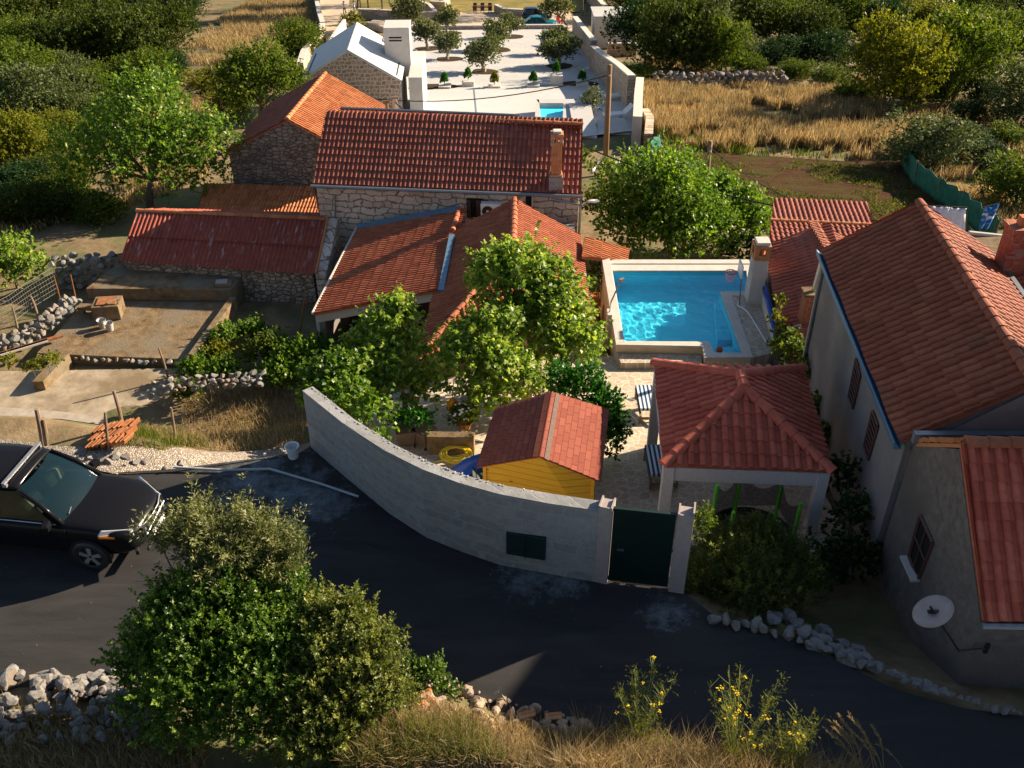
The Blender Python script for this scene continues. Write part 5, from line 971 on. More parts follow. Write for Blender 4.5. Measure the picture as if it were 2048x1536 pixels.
# potted plants
def pot(mb, c, r, h): mb.lathe(c, [(0, 0.0), (r*.72, 0), (r, h*.92), (r*1.1, h*.92), (r*1.1, h), (r*.92, h), (r*.88, h*.82), (0, h*.82)], 16)
def potted(u, v, zz, r, h, lab, mat, blobs, lm, nsp, ls, seed, asp=.5):
    q = P(u, v, zz); T = thing('potted_plant', lab, 'potted plant', q, 'potted plants of the patio'); mb = MB(); pot(mb, q, r, h); mb.build('pot', mat, T)
    V, F, rn = leaf_arrays([(b[0]-q.x, b[1]-q.y, b[2]-q.z)+tuple(b[3:]) for b in blobs], nsp, 8, .2, ls, asp, .5, seed, .3); link_mesh('foliage', np_mesh('foliage', V, F, rn), LM[lm], T); return T
zz = -4.75; q = P(1196, 612, zz); potted(1196, 612, zz, .26, .42, 'potted shrub in a wide clay pot in the alley left of the near pool', M['terracotta'], [pb(1193, 560, q.y, 18, 1.5), pb(1188, 585, q.y, 12), pb(1192, 535, q.y+.2, 11, 1.4)], 'mid', 130, .09, 61)
q = P(1045, 800, -3.1); T_ = potted(1050, 805, -3.1, .18, .3, 'pot with pink flowers behind the play house roof', M['terracotta'], [pb(1045, 795, q.y, 18), pb(1062, 792, q.y, 14)], 'mid', 60, .07, 62)
def flowers(T, blobs, n, r, mat, name='flowers', seed=1):
    jr = random.Random(seed); o = ROOT[T.name]; mb = MB()
    for i in range(n):
        b = jr.choice(blobs); d = Vector((jr.uniform(-1, 1), jr.uniform(-1, .4), jr.uniform(0, 1))).normalized(); c = Vector(b[:3])+Vector((d.x*b[3], d.y*b[4], d.z*b[5]))*1.05
        mb.lathe(c, [(0, -r*.3), (r*.7, -r*.1), (r, r*.25), (r*.6, r*.45), (0, r*.35)], 7)
    return mb.build(name, mat, T)
flowers(T_, [pb(1043, 785, q.y, 9), pb(1064, 783, q.y, 9)], 26, .05, mplain('pink_petal', (.75, .33, .40), .7, .2))
q = P(930, 855, -2.65); T_ = potted(930, 855, -2.65, .2, .22, 'low daisy shrub with white flowers near the orange lantern', M['terracotta'], [pb(932, 832, q.y, 22), pb(912, 838, q.y, 16), pb(948, 835, q.y, 14)], 'mid', 170, .08, 63)
flowers(T_, [pb(925, 830, q.y-.1, 24)], 26, .035, mplain('white_petal', (.8, .78, .7), .7, .2))
q = P(822, 885, -2.6); potted(822, 880, -2.6, .14, .3, 'small tree in a dark planter next to the grey wall', M['black'], [pb(822, 838, q.y, 24, .7), pb(845, 842, q.y, 18, .8), pb(800, 842, q.y, 17, .8)], 'citrus', 170, .10, 64)
for u, v, ang, lab in ((812, 882, .2, 'dark square planter box beside the small potted tree'), (850, 884, .9, 'pale-sided planter box turned to the sun beside the small potted tree')):
    q = P(u, v, -2.55); T = thing('planter_box', lab, 'planter', q); MB().hexa([q+Matrix.Rotation(ang, 3, 'Z') @ Vector((x*.19, y*.19, 0)) for x, y in ((-1, -1), (1, -1), (1, 1), (-1, 1))], [q+Matrix.Rotation(ang, 3, 'Z') @ Vector((x*.25, y*.25, .42)) for x, y in ((-1, -1), (1, -1), (1, 1), (-1, 1))]).build('box', mplain('brown_plastic', (.16, .11, .08), .6, .3), T, bevel=.01)
    for x in (-1, 1):
        for y in (-1, 1): o = q+Matrix.Rotation(ang, 3, 'Z') @ Vector((x*.19, y*.19, -.05)); MB().box(o, (.04, .04, .12), ang).build('leg', M['black'], T)
# orange lantern, white hanging pot
q = P(906, 822, -2.4); T = thing('lantern', 'orange hanging lantern on the pale fig tree', 'lantern', q); MB().lathe(q, [(0, .0), (.12, .0), (.17, .10), (.15, .28), (.04, .40), (0, .42)], 8).build('shade', mplain('orange_paper', (.75, .30, .01), .6, .3), T); MB().tube([q+Vector((0, 0, .42)), q+Vector((.05, .1, .95))], .01, 4).build('cord', M['black'], T)
q = P(931, 808, -2.2); T = thing('hanging_pot', 'white hanging flower pot beside the orange lantern', 'flower pot', q); mb = MB(); pot(mb, q, .13, .17); mb.build('pot', M['plastic_w'], T); MB().tube([q+Vector((-.12, 0, .17)), q+Vector((0, .05, .6)), q+Vector((.12, 0, .17))], .006, 4).build('hanger', M['metal'], T)
# low planter wall, yellow hose, stone step, thin post
a, b = P(856, 905, -2.5), P(948, 902, -2.42); T = thing('low_wall', 'low rendered garden wall behind the yellow hose coil', 'wall', (a+b)/2); MB().prism([(a.x, a.y), (b.x, b.y), (b.x+.02, b.y+.22), (a.x-.05, a.y+.22)], -3, lambda p: -2.0).build('wall', M['concrete'], T)
q = P(912, 912, -2.35); T = thing('garden_hose', 'coil of yellow garden hose lying in the yard behind the wall', 'hose', q); pts = []; jr2 = random.Random(9)
for i in range(7*24):
    t = i/24*2*math.pi; r_ = .20+.14*(.5+.5*math.sin(i*.031))+.012*jr2.random(); pts.append(q+Vector((r_*math.cos(t)*1.15, r_*math.sin(t), .03+.012*(i/24))))
pts += [q+Vector((-.45, -.25, .03)), q+Vector((-.7, -.45, .03)), q+Vector((-.85, -.8, .1))]; MB().tube(pts, .019, 6).build('tube', M['yellow'], T, smooth=True)
q = P(1081, 792, -3.0); t_ = PY(1081, 735, q.y); T = thing('post', 'thin pale post by the yellow wall behind the play house', 'post', q); MB().tube([q, t_], .035, 8).build('shaft', M['coping'], T)
# vine on a thin pole and creeper along the house wall
b_ = P(1546, 722, -3.6); plant('grape_vine', 'slim vine climbing a thin pole right of the near pool', 'vine', b_, [pb(1560, 607, 24.2, 9, 1.2), pb(1554, 640, 24.2, 10, 1.3), pb(1565, 665, 23.8, 11), pb(1551, 690, 23.8, 8)], 'yel', 90, 7, .18, .10, .8, .025, seed=57, shell=.3)
b_ = P(1600, 760, -3.3); plant('creeper', 'dark creeper filling the gap between gazebo and the grey house', 'creeper', b_, [pb(1592, 712, 22.3, 26), pb(1575, 690, 23.0, 20), pb(1610, 750, 21, 20, 1.4), pb(1625, 820, 19.5, 16, 1.8), pb(1640, 880, 18.3, 16, 1.8)], 'mid', 340, 8, .25, .11, .75, .03, seed=58, shell=.3, droop=.4)
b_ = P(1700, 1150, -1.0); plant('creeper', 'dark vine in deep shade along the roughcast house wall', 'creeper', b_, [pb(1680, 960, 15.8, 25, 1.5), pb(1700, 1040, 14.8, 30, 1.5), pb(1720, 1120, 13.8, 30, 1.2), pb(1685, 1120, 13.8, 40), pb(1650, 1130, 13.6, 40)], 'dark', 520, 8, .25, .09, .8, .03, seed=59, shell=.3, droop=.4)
b_ = P(1495, 1225, -.3); plant('rosemary_bush', 'big rosemary bush with upright shoots beside the green gate', 'bush', b_, [pb(1470, 1130, 13.0, 75, .8), pb(1550, 1140, 12.9, 75, .8), pb(1430, 1160, 12.5, 50), pb(1500, 1175, 12.2, 85, .7), pb(1590, 1170, 12.6, 50), pb(1400, 1180, 12.3, 28), pb(1440, 1110, 13.2, 40), pb(1510, 1095, 13.3, 50)], 'rose', 3600, 16, .24, .06, .26, .05, seed=60, up=1.6, shell=.45, shoots=(420, .30, 36))
b_ = P(1402, 1075, -1.0); plant('bush', 'small bright leafy plant right behind the gate pillar', 'bush', b_, [pb(1402, 1045, 13.2, 20), pb(1395, 1065, 12.9, 14)], 'mid', 110, 8, .2, .07, .4, .015, seed=65)
# garden beds at the left, in front of the porch
for i, (u, v, Y, r_, lm_, lab) in enumerate(((450, 672, 26.5, 26, 'walnut', 'bushy vegetable plant next to the end of the concrete slab'), (505, 660, 26.2, 24, 'walnut', 'bushy vegetable plant left of the leaning wooden stake'), (435, 705, 25.0, 22, 'yel', 'yellowing reddish vegetable plant in the bed'), (390, 738, 23.6, 26, 'walnut', 'leafy plant at the corner of the stone terrace edge'), (450, 735, 23.8, 24, 'walnut', 'leafy plant in the middle of the front garden row'), (540, 700, 24.6, 42, 'mid', 'large tomato bush in the garden bed'), (600, 715, 24.0, 46, 'walnut', 'large leafy bush in front of the white porch post'), (560, 745, 23.0, 36, 'walnut', 'bush at the front of the garden bed, near the rubble wall'), (640, 700, 24.4, 34, 'walnut', 'vine bush leaning on the porch'), (375, 780, 22.3, 20, 'mid', 'low plant growing on the rubble wall'))):
    b_ = G(u, v+r_*.75); Y = b_.y; c = pb(u, v, Y, r_*.9, .85); plant('garden_plant', lab, 'plant', b_, [c, pb(u-r_*.5, v+r_*.3, Y-.2, r_*.7), pb(u+r_*.5, v+r_*.25, Y-.2, r_*.7)], lm_, int(110+r_*r_*.2), 8, .22, .09, .7, .02, seed=70+i, shell=.3)
for i, (u, v, Y, r_) in enumerate(((95, 728, 24.0, 14), (65, 738, 24.0, 11), (20, 724, 24.2, 12), (110, 720, 24.6, 10))):
    c = pb(u, v, Y, r_); plant('weed', 'low weed at the edge of the concrete terrace on the left', 'plant', (c[0], c[1], c[2]-c[5]), [c], 'yel', 50, 7, .15, .07, .6, .01, group='weeds at the left terrace', seed=90+i, k=2)
# --- foreground bushes on the near bank
def low(u, v, Y): p = PY(u, v, Y); return Vector((p.x, p.y, g(p.x, p.y)))
b_ = low(470, 1480, 9.3); plant('mastic_bush', 'large dark glossy green bush in the left foreground beside the road', 'bush', b_, [pb(390, 1265, 9.6, 90), pb(325, 1310, 9.5, 77, .9), pb(490, 1240, 9.9, 86), pb(545, 1290, 9.4, 82), pb(430, 1370, 9.0, 112), pb(345, 1390, 9.1, 82), pb(520, 1400, 8.8, 103), pb(580, 1200, 10.1, 52), pb(480, 1175, 10.2, 60), pb(350, 1225, 9.9, 52), pb(440, 1320, 9.4, 103), pb(420, 1190, 10.0, 52)], 'mastic', 6450, 22, .20, 0.050, .55, .07, seed=101, up=.8, shell=.45, k=14, shoots=(240, .26, 32))
b_ = low(440, 1300, 10.0); plant('wild_olive', 'wild olive with silvery shoots rising behind the dark foreground bush', 'tree', b_, [pb(395, 1085, 10.6, 36, 1.1), pb(440, 1110, 10.5, 45), pb(510, 1115, 10.5, 43), pb(345, 1095, 10.6, 22), pb(560, 1135, 10.4, 33), pb(590, 1105, 10.5, 17, 1.5), pb(515, 1065, 10.6, 21, 1.7), pb(325, 1080, 10.6, 14), pb(400, 1045, 10.7, 15, 1.6), pb(470, 1060, 10.7, 15, 1.5), pb(480, 1140, 10.4, 47)], 'oliv2', 1430, 18, .28, 0.060, .27, .05, seed=102, up=1.1, shell=.3, k=12, shoots=(170, .62, 60))
b_ = low(700, 1500, 8.9); plant('mastic_bush', 'paler sunlit bush at the right of the dark foreground bush', 'bush', b_, [pb(690, 1275, 9.4, 64), pb(735, 1330, 9.1, 69), pb(660, 1350, 9.0, 73), pb(710, 1420, 8.7, 90), pb(650, 1480, 8.4, 95), pb(775, 1400, 8.8, 41), pb(695, 1235, 9.6, 33, 1.4), pb(765, 1290, 9.3, 29), pb(620, 1430, 8.6, 77), pb(640, 1225, 9.8, 26, 1.5)], 'mastic2', 4200, 22, .21, 0.048, .45, .06, seed=103, up=.8, shell=.42, k=12, shoots=(200, .32, 38))
b_ = low(870, 1385, 9.6); plant('bush', 'small green shrub on the rubble between the paler bush and the road', 'bush', b_, [pb(860, 1360, 9.7, 34, .8), pb(895, 1385, 9.6, 17), pb(830, 1345, 9.8, 22)], 'mastic', 520, 9, .13, .05, .5, .02, seed=104)
# ------------------------------------------------------------------ rocks
ROCK = []
def rock_mesh(seed, rough=.22):
    bm = bmesh.new(); bmesh.ops.create_icosphere(bm, subdivisions=2, radius=.5); jr = random.Random(seed); pl = [(Vector((jr.gauss(0, 1), jr.gauss(0, 1), jr.gauss(0, 1))).normalized(), jr.uniform(.20, .42)) for _ in range(13)]
    for v in bm.verts:
        for n_, d_ in pl:
            k = v.co.dot(n_)
            if k > d_: v.co -= n_*(k-d_)
        v.co *= 1+.05*mnoise.noise(v.co*3+Vector((seed, 0, 0)))
    me = bpy.data.meshes.new('rock'); bm.to_mesh(me); bm.free(); me.materials.append(M['stone']); return me
ROCK = [rock_mesh(i) for i in range(7)]
WROCK = []
for q in ROCK:
    k = q.copy(); k.materials.clear(); k.materials.append(M['warmstone']); WROCK.append(k)
def rock(name, label, cat, p, s, jr, group, src=None):
    o = bpy.data.objects.new(name, jr.choice(src or ROCK)); COL.objects.link(o); ROOT[o.name] = Vector(p); o.location = p; o.rotation_euler = (jr.uniform(-.4, .4), jr.uniform(-.4, .4), jr.uniform(0, 6.3)); o.scale = (s*jr.uniform(.85, 1.3), s*jr.uniform(.75, 1.1), s*jr.uniform(.65, .95)); return tag(o, label, cat, group)
def rock_wall(name, label, cat, path, h, w_, s, seed, mat='stone', hf=None):
    """one dry wall: many fitted stones in a single mesh"""
    jr = random.Random(seed); bm = bmesh.new(); path = [Vector(p) for p in path]; o0 = path[0]
    for a, b in zip(path[:-1], path[1:]):
        L_ = (b-a).length; d = (b-a)/L_; n_ = Vector((-d.y, d.x, 0)).normalized(); rows = max(1, round(h/(s*.7)))
        for r_ in range(rows):
            k = max(1, int(L_/s))
            for i in range(k):
                for y in ((-1, 1) if w_ > s else (0,)):
                    c = a+d*(L_*(i+.5+jr.uniform(-.25, .25)+.5*(r_ % 2))/k)+n_*(y*(w_-s*.7)/2+jr.uniform(-.05, .05))+Vector((0, 0, (r_+.35)*h/rows+jr.uniform(-.04, .04))); sz = s*jr.uniform(.75, 1.35)
                    M4 = Matrix.Translation(c-o0) @ Matrix.Rotation(jr.uniform(0, 6), 4, 'Z') @ Matrix.Rotation(jr.uniform(-.4, .4), 4, 'X') @ Matrix.Diagonal((sz*1.15, sz*.95, sz*.8, 1)); t = bmesh.new(); t.from_mesh(jr.choice(ROCK)); t.transform(M4); tm = bpy.data.meshes.new('t'); t.to_mesh(tm); t.free(); bm.from_mesh(tm); bpy.data.meshes.remove(tm)
    me = bpy.data.meshes.new(name); bm.to_mesh(me); bm.free(); o = link_mesh(name, me, M[mat], None, o0); return tag(o, label, cat)
jr = random.Random(21)
ed = [(1430, 1238), (1470, 1247), (1510, 1252), (1550, 1262), (1600, 1280), (1640, 1296), (1680, 1308), (1725, 1325), (1760, 1336), (1790, 1350), (1815, 1362), (1840, 1368), (1870, 1378), (1905, 1388), (1935, 1400), (1975, 1412), (2010, 1420), (2040, 1424)]
for i, (u, v) in enumerate(ed):
    for k in range(2 if i < len(ed)-1 else 1):
        uu = u+(ed[i+1][0]-u)*.5*k if k else u; v2 = v+(ed[i+1][1]-v)*.5*k if k else v; p = P(uu+jr.uniform(-4, 4), v2+jr.uniform(-4, 3), .08); rock('edge_stone', 'pale limestone block in the row edging the right side of the road', 'stone', p, jr.uniform(.17, .30) if u < 1890 else jr.uniform(.12, .2), jr, 'stones edging the road on the right')
for i in range(34):
    u = jr.uniform(1540, 1770); v = 1225+(u-1540)*.30+jr.uniform(-14, 24); p = low(u, v, YR(P(u, v, 0).x)+jr.uniform(.2, 1.0)); rock('rockery_stone', 'dark shaded stone in the rockery below the rosemary bush', 'stone', p, jr.uniform(.2, .45), jr, 'rockery stones in the shade')
for i in range(230):
    u = jr.uniform(-40, 345); t = jr.random(); v = 1356+t*130+abs(u-100)*.02; p = G(u, v); p.z += jr.uniform(.02, .30)*(1-abs(t-.4)); rock('heap_stone', 'grey limestone in the collapsed stone heap at the lower left', 'stone', p, jr.uniform(.13, .38)*(1.25 if t < .22 else .8), jr, 'stones of the heap at the lower left')
for i in range(150):
    u = jr.uniform(832, 1200); v = 1350+(u-835)*.29+80*jr.random()**1.4; p = G(u, v); p.z += .04; rock('rubble_stone', 'broken pale stone in the sunlit rubble along the lower road edge', 'stone', p, jr.uniform(.07, .27), jr, 'rubble along the lower road edge', WROCK)
for i in range(40):
    u = jr.uniform(0, 600); v = 900+jr.uniform(-14, 10)+(20 if u < 340 else 0); p = P(u, v, 0); p.z = g(p.x, p.y)+.03; rock('verge_stone', 'pale loose stone on the gravel verge between the car and the grey wall', 'stone', p, jr.uniform(.08, .3), jr, 'loose stones on the far road verge')
br = MB(); T = None
for i, (u, v, a) in enumerate(((848, 1396, .4), (862, 1412, -.9), (1052, 1437, .3), (1106, 1440, .1), (842, 1425, 1.0))):
    p = G(u, v)+Vector((0, 0, .07)); T = thing('brick', 'broken orange brick lying in the sunlit rubble', 'brick', p, 'bricks in the rubble'); MB().box(p, (.26, .12, .10), a, .2).build('body', M['brick'], T, bevel=.01)
# dry stone walls at the left, terraces, well
rock_wall('dry_stone_wall', 'grey dry stone wall left of the concrete slab, below the fig bush', 'stone wall', [low(110, 560, 33), low(165, 545, 33.2), low(235, 535, 33.4)], 1.3, .7, .34, 3)
rock_wall('dry_stone_wall', 'low dry stone wall under the wire fence at the left edge', 'stone wall', [P(-30, 712, -5.3), P(45, 690, -5.3), P(100, 652, -5.3), P(150, 610, -5.3)], .5, .6, .28, 4)
rock_wall('rubble_wall', 'tumbled low stone wall beside the vegetable bed', 'stone wall', [P(285, 800, -4.9), P(310, 785, -4.8), P(400, 772, -4.75), P(525, 765, -4.7)], .35, .5, .24, 5)
rock_wall('dry_stone_wall', 'low dry stone wall in the dry field at the upper right', 'stone wall', [G(1300, 168), G(1400, 172), G(1480, 170), G(1565, 168)], 1.1, .8, .55, 6)
def slab(name, lab, cat, px, z, zb, mat='concrete', edge=None):
    pts = [P(u, v, z) for u, v in px]; T = thing(name, lab, cat, Vector((pts[0].x, pts[0].y, zb))); MB().prism([(p.x, p.y) for p in pts], zb, z).build('slab', M[mat], T, bevel=.02); return T, pts
T, q = slab('concrete_slab', 'raised flat concrete slab in front of the corrugated shed', 'slab', [(171, 577), (461, 579), (491, 546), (530, 548), (239, 524)][:3]+[(505, 530), (239, 524)], -4.75, -6.2)
T, q = slab('concrete_terrace', 'concrete terrace with the old well, stone edge facing the road', 'terrace', [(73, 706), (200, 712), (379, 719), (420, 660), (462, 604), (171, 600), (126, 652)], -5.2, -6.2)
rock_wall('stone_edge', 'rough stone edge of the terrace with the well', 'stone edge', [P(73, 716, -5.35), P(200, 722, -5.35), P(379, 729, -5.35)], .16, .2, .24, 8)
MB().prism([(P(379, 719, -5.2).x, P(379, 719, -5.2).y), (P(462, 604, -5.2).x, P(462, 604, -5.2).y), (P(474, 604, -5.2).x, P(474, 604, -5.2).y), (P(391, 721, -5.2).x, P(391, 721, -5.2).y)], -6, -4.98).build('kerb', M['concrete'], T)
q = [P(u, v, -5.44) for u, v in ((-120, 742), (60, 742), (390, 735), (330, 790), (240, 838), (150, 850), (-120, 850))]
tag(MB().prism([(p.x, p.y) for p in q], -6.2, -5.44).build('lower_terrace', mnoisy('sandy_concrete_floor', (.25, .20, .14), (.42, .35, .26), 2.0, .95, .5, .02, .15, c3=(.20, .15, .09), s3=.6)), kind='structure')
q = [P(u, v, -5.435) for u, v in ((-60, 812), (60, 818), (150, 826), (215, 840), (205, 850), (120, 838), (-60, 838))]; tag(MB().prism([(p.x, p.y) for p in q], -6, -5.425).build('plaster_strip', mnoisy('plaster_spill', (.30, .25, .20), (.42, .36, .30), 4, .9, .3)), kind='structure')
a, b = P(120, 716, -5.2), P(66, 768, -5.2); T = thing('low_wall', 'short slanting concrete wall between lower terrace and the dark bed', 'wall', a); MB().hexa([(b.x, b.y, -6), (b.x+.35, b.y, -6), (a.x+.35, a.y, -6), (a.x, a.y, -6)], [(b.x, b.y, -5.1), (b.x+.35, b.y, -5.1), (a.x+.35, a.y, -5.0), (a.x, a.y, -5.0)]).build('wall', M['concrete'], T)
q = P(190, 640, -5.2); T = thing('well', 'square concrete well with a rusty lid on the terrace', 'well', q); c = q+Vector((.42, .35, 0)); MB().box(c+Vector((0, 0, .28)), (.95, .8, .56), .12).build('well_head', M['concrete'], T, bevel=.03); MB().box(c+Vector((.02, .0, .58)), (.66, .55, .04), .15).build('lid', M['rust'], T); MB().box(c+Vector((.3, -.05, .64)), (.55, .06, .05), .9).build('plank', M['wood'], T)
T = thing('stone_bench', 'small stone ledge left of the well', 'bench', q+Vector((-.6, .5, 0))); MB().box(q+Vector((-.35, .55, .2)), (.8, .3, .12), -.1).box(q+Vector((-.62, .55, .08)), (.2, .28, .3), -.1).build('ledge', M['concrete'], T)
for u, v, lab in ((206, 655, 'grey bucket standing against the well'), (221, 661, 'pale bucket in the sun in front of the well')):
    q = P(u, v, -5.2); T = thing('bucket', lab, 'bucket', q); mb = MB(); mb.lathe(q, [(0, .01), (.11, .01), (.15, .30), (.16, .30), (.16, .32), (.14, .31), (.10, .04), (0, .04)], 16); mb.build('pail', mplain('bucket_grey', (.40, .38, .36), .6, .3), T, smooth=False); MB().tube([q+Vector((.15*math.cos(t), .02, .31+.12*math.sin(t))) for t in np.linspace(0, math.pi, 9)], .008, 4).build('handle', M['metal'], T)
a = P(440, 572, -4.74); T = thing('hatch', 'small concrete hatch cover on the raised slab', 'hatch', a); MB().box(a+Vector((.1, .1, .05)), (.62, .4, .10), .05).build('frame', M['concrete'], T, bevel=.01); MB().box(a+Vector((.05, .1, .12)), (.42, .3, .05), .12).build('lid', mplain('lid_grey', (.33, .30, .27), .8, .2), T)
q = P(587, 914, 0); T = thing('bucket', 'white plastic bucket on the road beside the left end of the grey wall', 'bucket', q); mb = MB(); mb.lathe(q, [(0, 0), (.10, 0), (.135, .27), (.15, .27), (.15, .30), (.13, .29), (.095, .02), (0, .02)], 20); mb.build('pail', M['plastic_w'], T); MB().tube([q+Vector((.145*math.cos(t), -.03*math.sin(t), .28-.1*math.sin(t))) for t in np.linspace(0, math.pi, 9)], .006, 4).build('handle', M['metal'], T)
pp = [P(348, 938, .03), P(445, 940, .05), P(540, 938, .05), P(640, 967, .05), P(717, 993, .05)]; T = thing('plastic_pipe', 'thin grey plastic pipe lying bent on the asphalt near the grey wall', 'pipe', pp[0]); MB().tube([pp[0]+Vector((0, .03, .13)), pp[0]+Vector((.0, 0, .05))]+pp[1:], .024, 8).build('tube', mplain('pipe_grey', (.35, .40, .43), .45, .4), T)
q = P(222, 893, 0); zq = g(q.x, q.y); T = thing('tile_stack', 'slanting stack of orange roof tiles beside the fence post', 'tile stack', (q.x, q.y, zq)); mb = MB(); jr = random.Random(2)
for r_ in range(3):
    for k in range(11):
        c = Vector((q.x-.42+.085*k+jr.uniform(-.02, .02), q.y+.22*r_-.05, zq+.06+.03*r_+.02*k)); mb.box(c, (.04, .26, .2), -.5+jr.uniform(-.1, .1), .25+jr.uniform(-.1, .1), .5+jr.uniform(-.1, .1))
mb.build('tiles', M['tile_orange'], T)
# fence posts
for ub, vb, ut, vt, r_, lab in ((84, 892, 73, 818, .06, 'thick double fence post behind the car, left one'), (92, 890, 86, 838, .05, 'shorter post leaning against the thick double fence post'), (214, 898, 210, 824, .035, 'thin grey post in front of the orange tile stack'), (247, 862, 227, 781, .045, 'leaning dark fence post above the orange tile stack'), (350, 882, 342, 815, .035, 'thin crooked post on the dry slope'), (335, 750, 317, 695, .04, 'leaning stake at the corner of the terrace'), (599, 652, 610, 596, .03, 'rusty stake beside the porch'), (34, 656, 24, 612, .04, 'fence post holding the wire net, nearest the left edge'), (73, 624, 61, 592, .05, 'thick short post of the wire net'), (121, 603, 107, 550, .025, 'rusty iron stake at the end of the wire net'), (153, 608, 141, 549, .025, 'second rusty iron stake right of the wire net'), (431, 190, 421, 132, .10, 'old grey pole standing among the shrubs left of the barn')):
    b = G(ub, vb) if vb > 750 or vb < 300 else P(ub, vb, -5.25); t = PY(ut, vt, b.y); T = thing('fence_post', lab, 'post', b); MB().tube([b-Vector((0, 0, .2)), b.lerp(t, .5)+Vector((r_*.4, 0, 0)), t], [r_, r_*.9, r_*.75], 7).build('shaft', M['rust'] if 'rust' in lab else M['wood'], T)
a = [P(34, 645, -5.2), P(72, 617, -5.2), P(119, 588, -5.2)]; a.insert(0, P(-30, 680, -5.2)); T = thing('wire_fence', 'sagging wire net between posts at the left edge', 'fence', a[0]); mb = MB()
for k in range(7): mb.tube([p+Vector((0, 0, .12+.16*k)) for p in a], .006, 4)
for i in range(3):
    for k in range(9): q = a[i].lerp(a[i+1], (k+.5)/9); mb.tube([q+Vector((0, 0, .1)), q+Vector((.05, 0, .6)), q+Vector((0, 0, 1.1))], .005, 4)
mb.build('net', mplain('old_wire', (.22, .20, .18), .6, .3), T)
for i, (u, v, c_) in enumerate(((30, 700, 'coping'), (60, 690, 'rust'))): q = P(u, v, -5.0); T = thing('plank', 'rusty orange plank lying on the low wall' if i else 'pale plank lying on the low wall', 'plank', q); MB().box(q, (2.1, .16, .06), .62).build('board', M[c_], T)

# ------------------------------------------------------------------ the white court behind
def on(p, dz=0.0): return Vector((p.x, p.y, g(p.x, p.y)+dz))
def flat(name, px, mat, off, step=8): return drape(name, [(p.x, p.y) for p in (G(u, v) for u, v in px)], mat, step, off)
flat('gravel_court', [(806, 60), (860, 57), (903, 57), (1127, 55), (1156, 62), (1192, 128), (1240, 182), (1252, 182), (820, 178), (806, 170)], M['whitegravel'], .03)
flat('plaza', [(800, 178), (1252, 182), (1270, 215), (1268, 262), (1160, 275), (1060, 268), (760, 262), (790, 200)], M['plaza'], .035)
flat('drive', [(730, 49), (760, 32), (876, 38), (905, 26), (985, 22), (1140, 24), (1156, 62), (1127, 55), (903, 57), (790, 62)], M['lane'], .028)
flat('lane', [(640, -30), (640, 35), (648, 60), (655, 95), (660, 140), (690, 140), (690, 60), (700, 30), (760, 34), (735, 24), (698, 14), (700, -30)], M['lane'], .032)
flat('lawn', [(715, 26), (720, -25), (1180, -25), (1160, 24), (1000, 24), (905, 26), (876, 36), (800, 26)], M['lawn'], .02)
gv = MB(); a, b = G(946, 178), G(951, 232); gv.hexa([on(a, .03), on(a+Vector((.12, 0, 0)), .03), on(b+Vector((.12, 0, 0)), .03), on(b, .03)], [on(a, .042), on(a+Vector((.12, 0, 0)), .042), on(b+Vector((.12, 0, 0)), .042), on(b, .042)]); tag(gv.build('drain_channel', M['metal']), kind='structure')
# white house
rn_, rf_ = P(695, 100, -5.75), P(714, 45, -5.75); e_r = P(803, 165, -7.8); e_l = P(603, 161, -7.6); ax = (rf_-rn_).normalized(); L1 = (rf_-rn_).length
half = ((e_r-rn_)-ax*(e_r-rn_).dot(ax)); half2 = ((e_l-rn_)-ax*(e_l-rn_).dot(ax)); e_r = rn_+half; e_l = rn_+half2; e_rf, e_lf = e_r+ax*L1, e_l+ax*L1
WH = thing('white_house', 'modern house with white folded roof, stone gable and big white chimney block', 'house', Vector((rn_.x, rn_.y, -11)))
gable_walls('wall', M['white'], WH, e_l, e_lf, rn_, rf_, e_r, e_rf, -11.4, .12, .06)
gq = [rn_+half*.965+Vector((0, 0, -.1)), rn_+Vector((0, 0, -.12)), rn_+half2*.965+Vector((0, 0, -.1))]
fy = -ax*(-.0); pts = [gq[0]+ax*.03, gq[1]+ax*.03, gq[2]+ax*.03, Vector((gq[2].x, gq[2].y, -11.4))+ax*.03, Vector((gq[0].x, gq[0].y, -11.4))+ax*.03]; MB().add(pts+[p+ax*.1 for p in pts], [(0, 1, 2, 3, 4), (9, 8, 7, 6, 5)]+[(i, (i+1) % 5, 5+(i+1) % 5, 5+i) for i in range(5)]).build('gable', M['gable_stone'], WH)
for p, q, e1_, e2_ in ((rn_, rf_, e_r, e_rf), (rf_, rn_, e_lf, e_l)):
    nr = (q-p).cross(e1_-p).normalized(); nr = nr if nr.z > 0 else -nr; f = [p, q, e2_, e1_]; MB().hexa([x-nr*.12 for x in f], [x+nr*.03 for x in f]).build('roof', M['roofwhite'], WH)
for e1_, e2_, h_ in ((e_r, e_rf, half), (e_l, e_lf, half2)):
    d = h_.normalized(); nr = Vector((0, 0, 1)); s1, s2 = e1_.lerp(e2_, .06)-d*.42+nr*.055, e1_.lerp(e2_, .72)-d*.42+nr*.055; w2 = d*.07; MB().hexa([s1, s2, s2+w2, s1+w2], [s1+nr*.02, s2+nr*.02, s2+w2+nr*.02, s1+w2+nr*.02]).build('gutter_slot', M['dark'], WH)
cb = P(808, 128, -7.5); cc = e_r.lerp(e_rf, .62)-half.normalized()*.75; hd = math.atan2(ax.y, ax.x); ck = MB().box(Vector((cc.x+.25, cc.y, -6.85)), (2.0, 1.75, 3.3), hd).build('chimney', M['white'], WH, bevel=.02)
fn = Vector((cc.x+.25, cc.y, 0))-ax*1.01; sl_ = MB(); sd = Vector((ax.y, -ax.x, 0))
for zz in (-5.85, -6.05): sl_.box((fn.x-.1, fn.y, zz), (.03, .85, .09), hd)
sl_.build('vent_slot', M['dark'], ck)
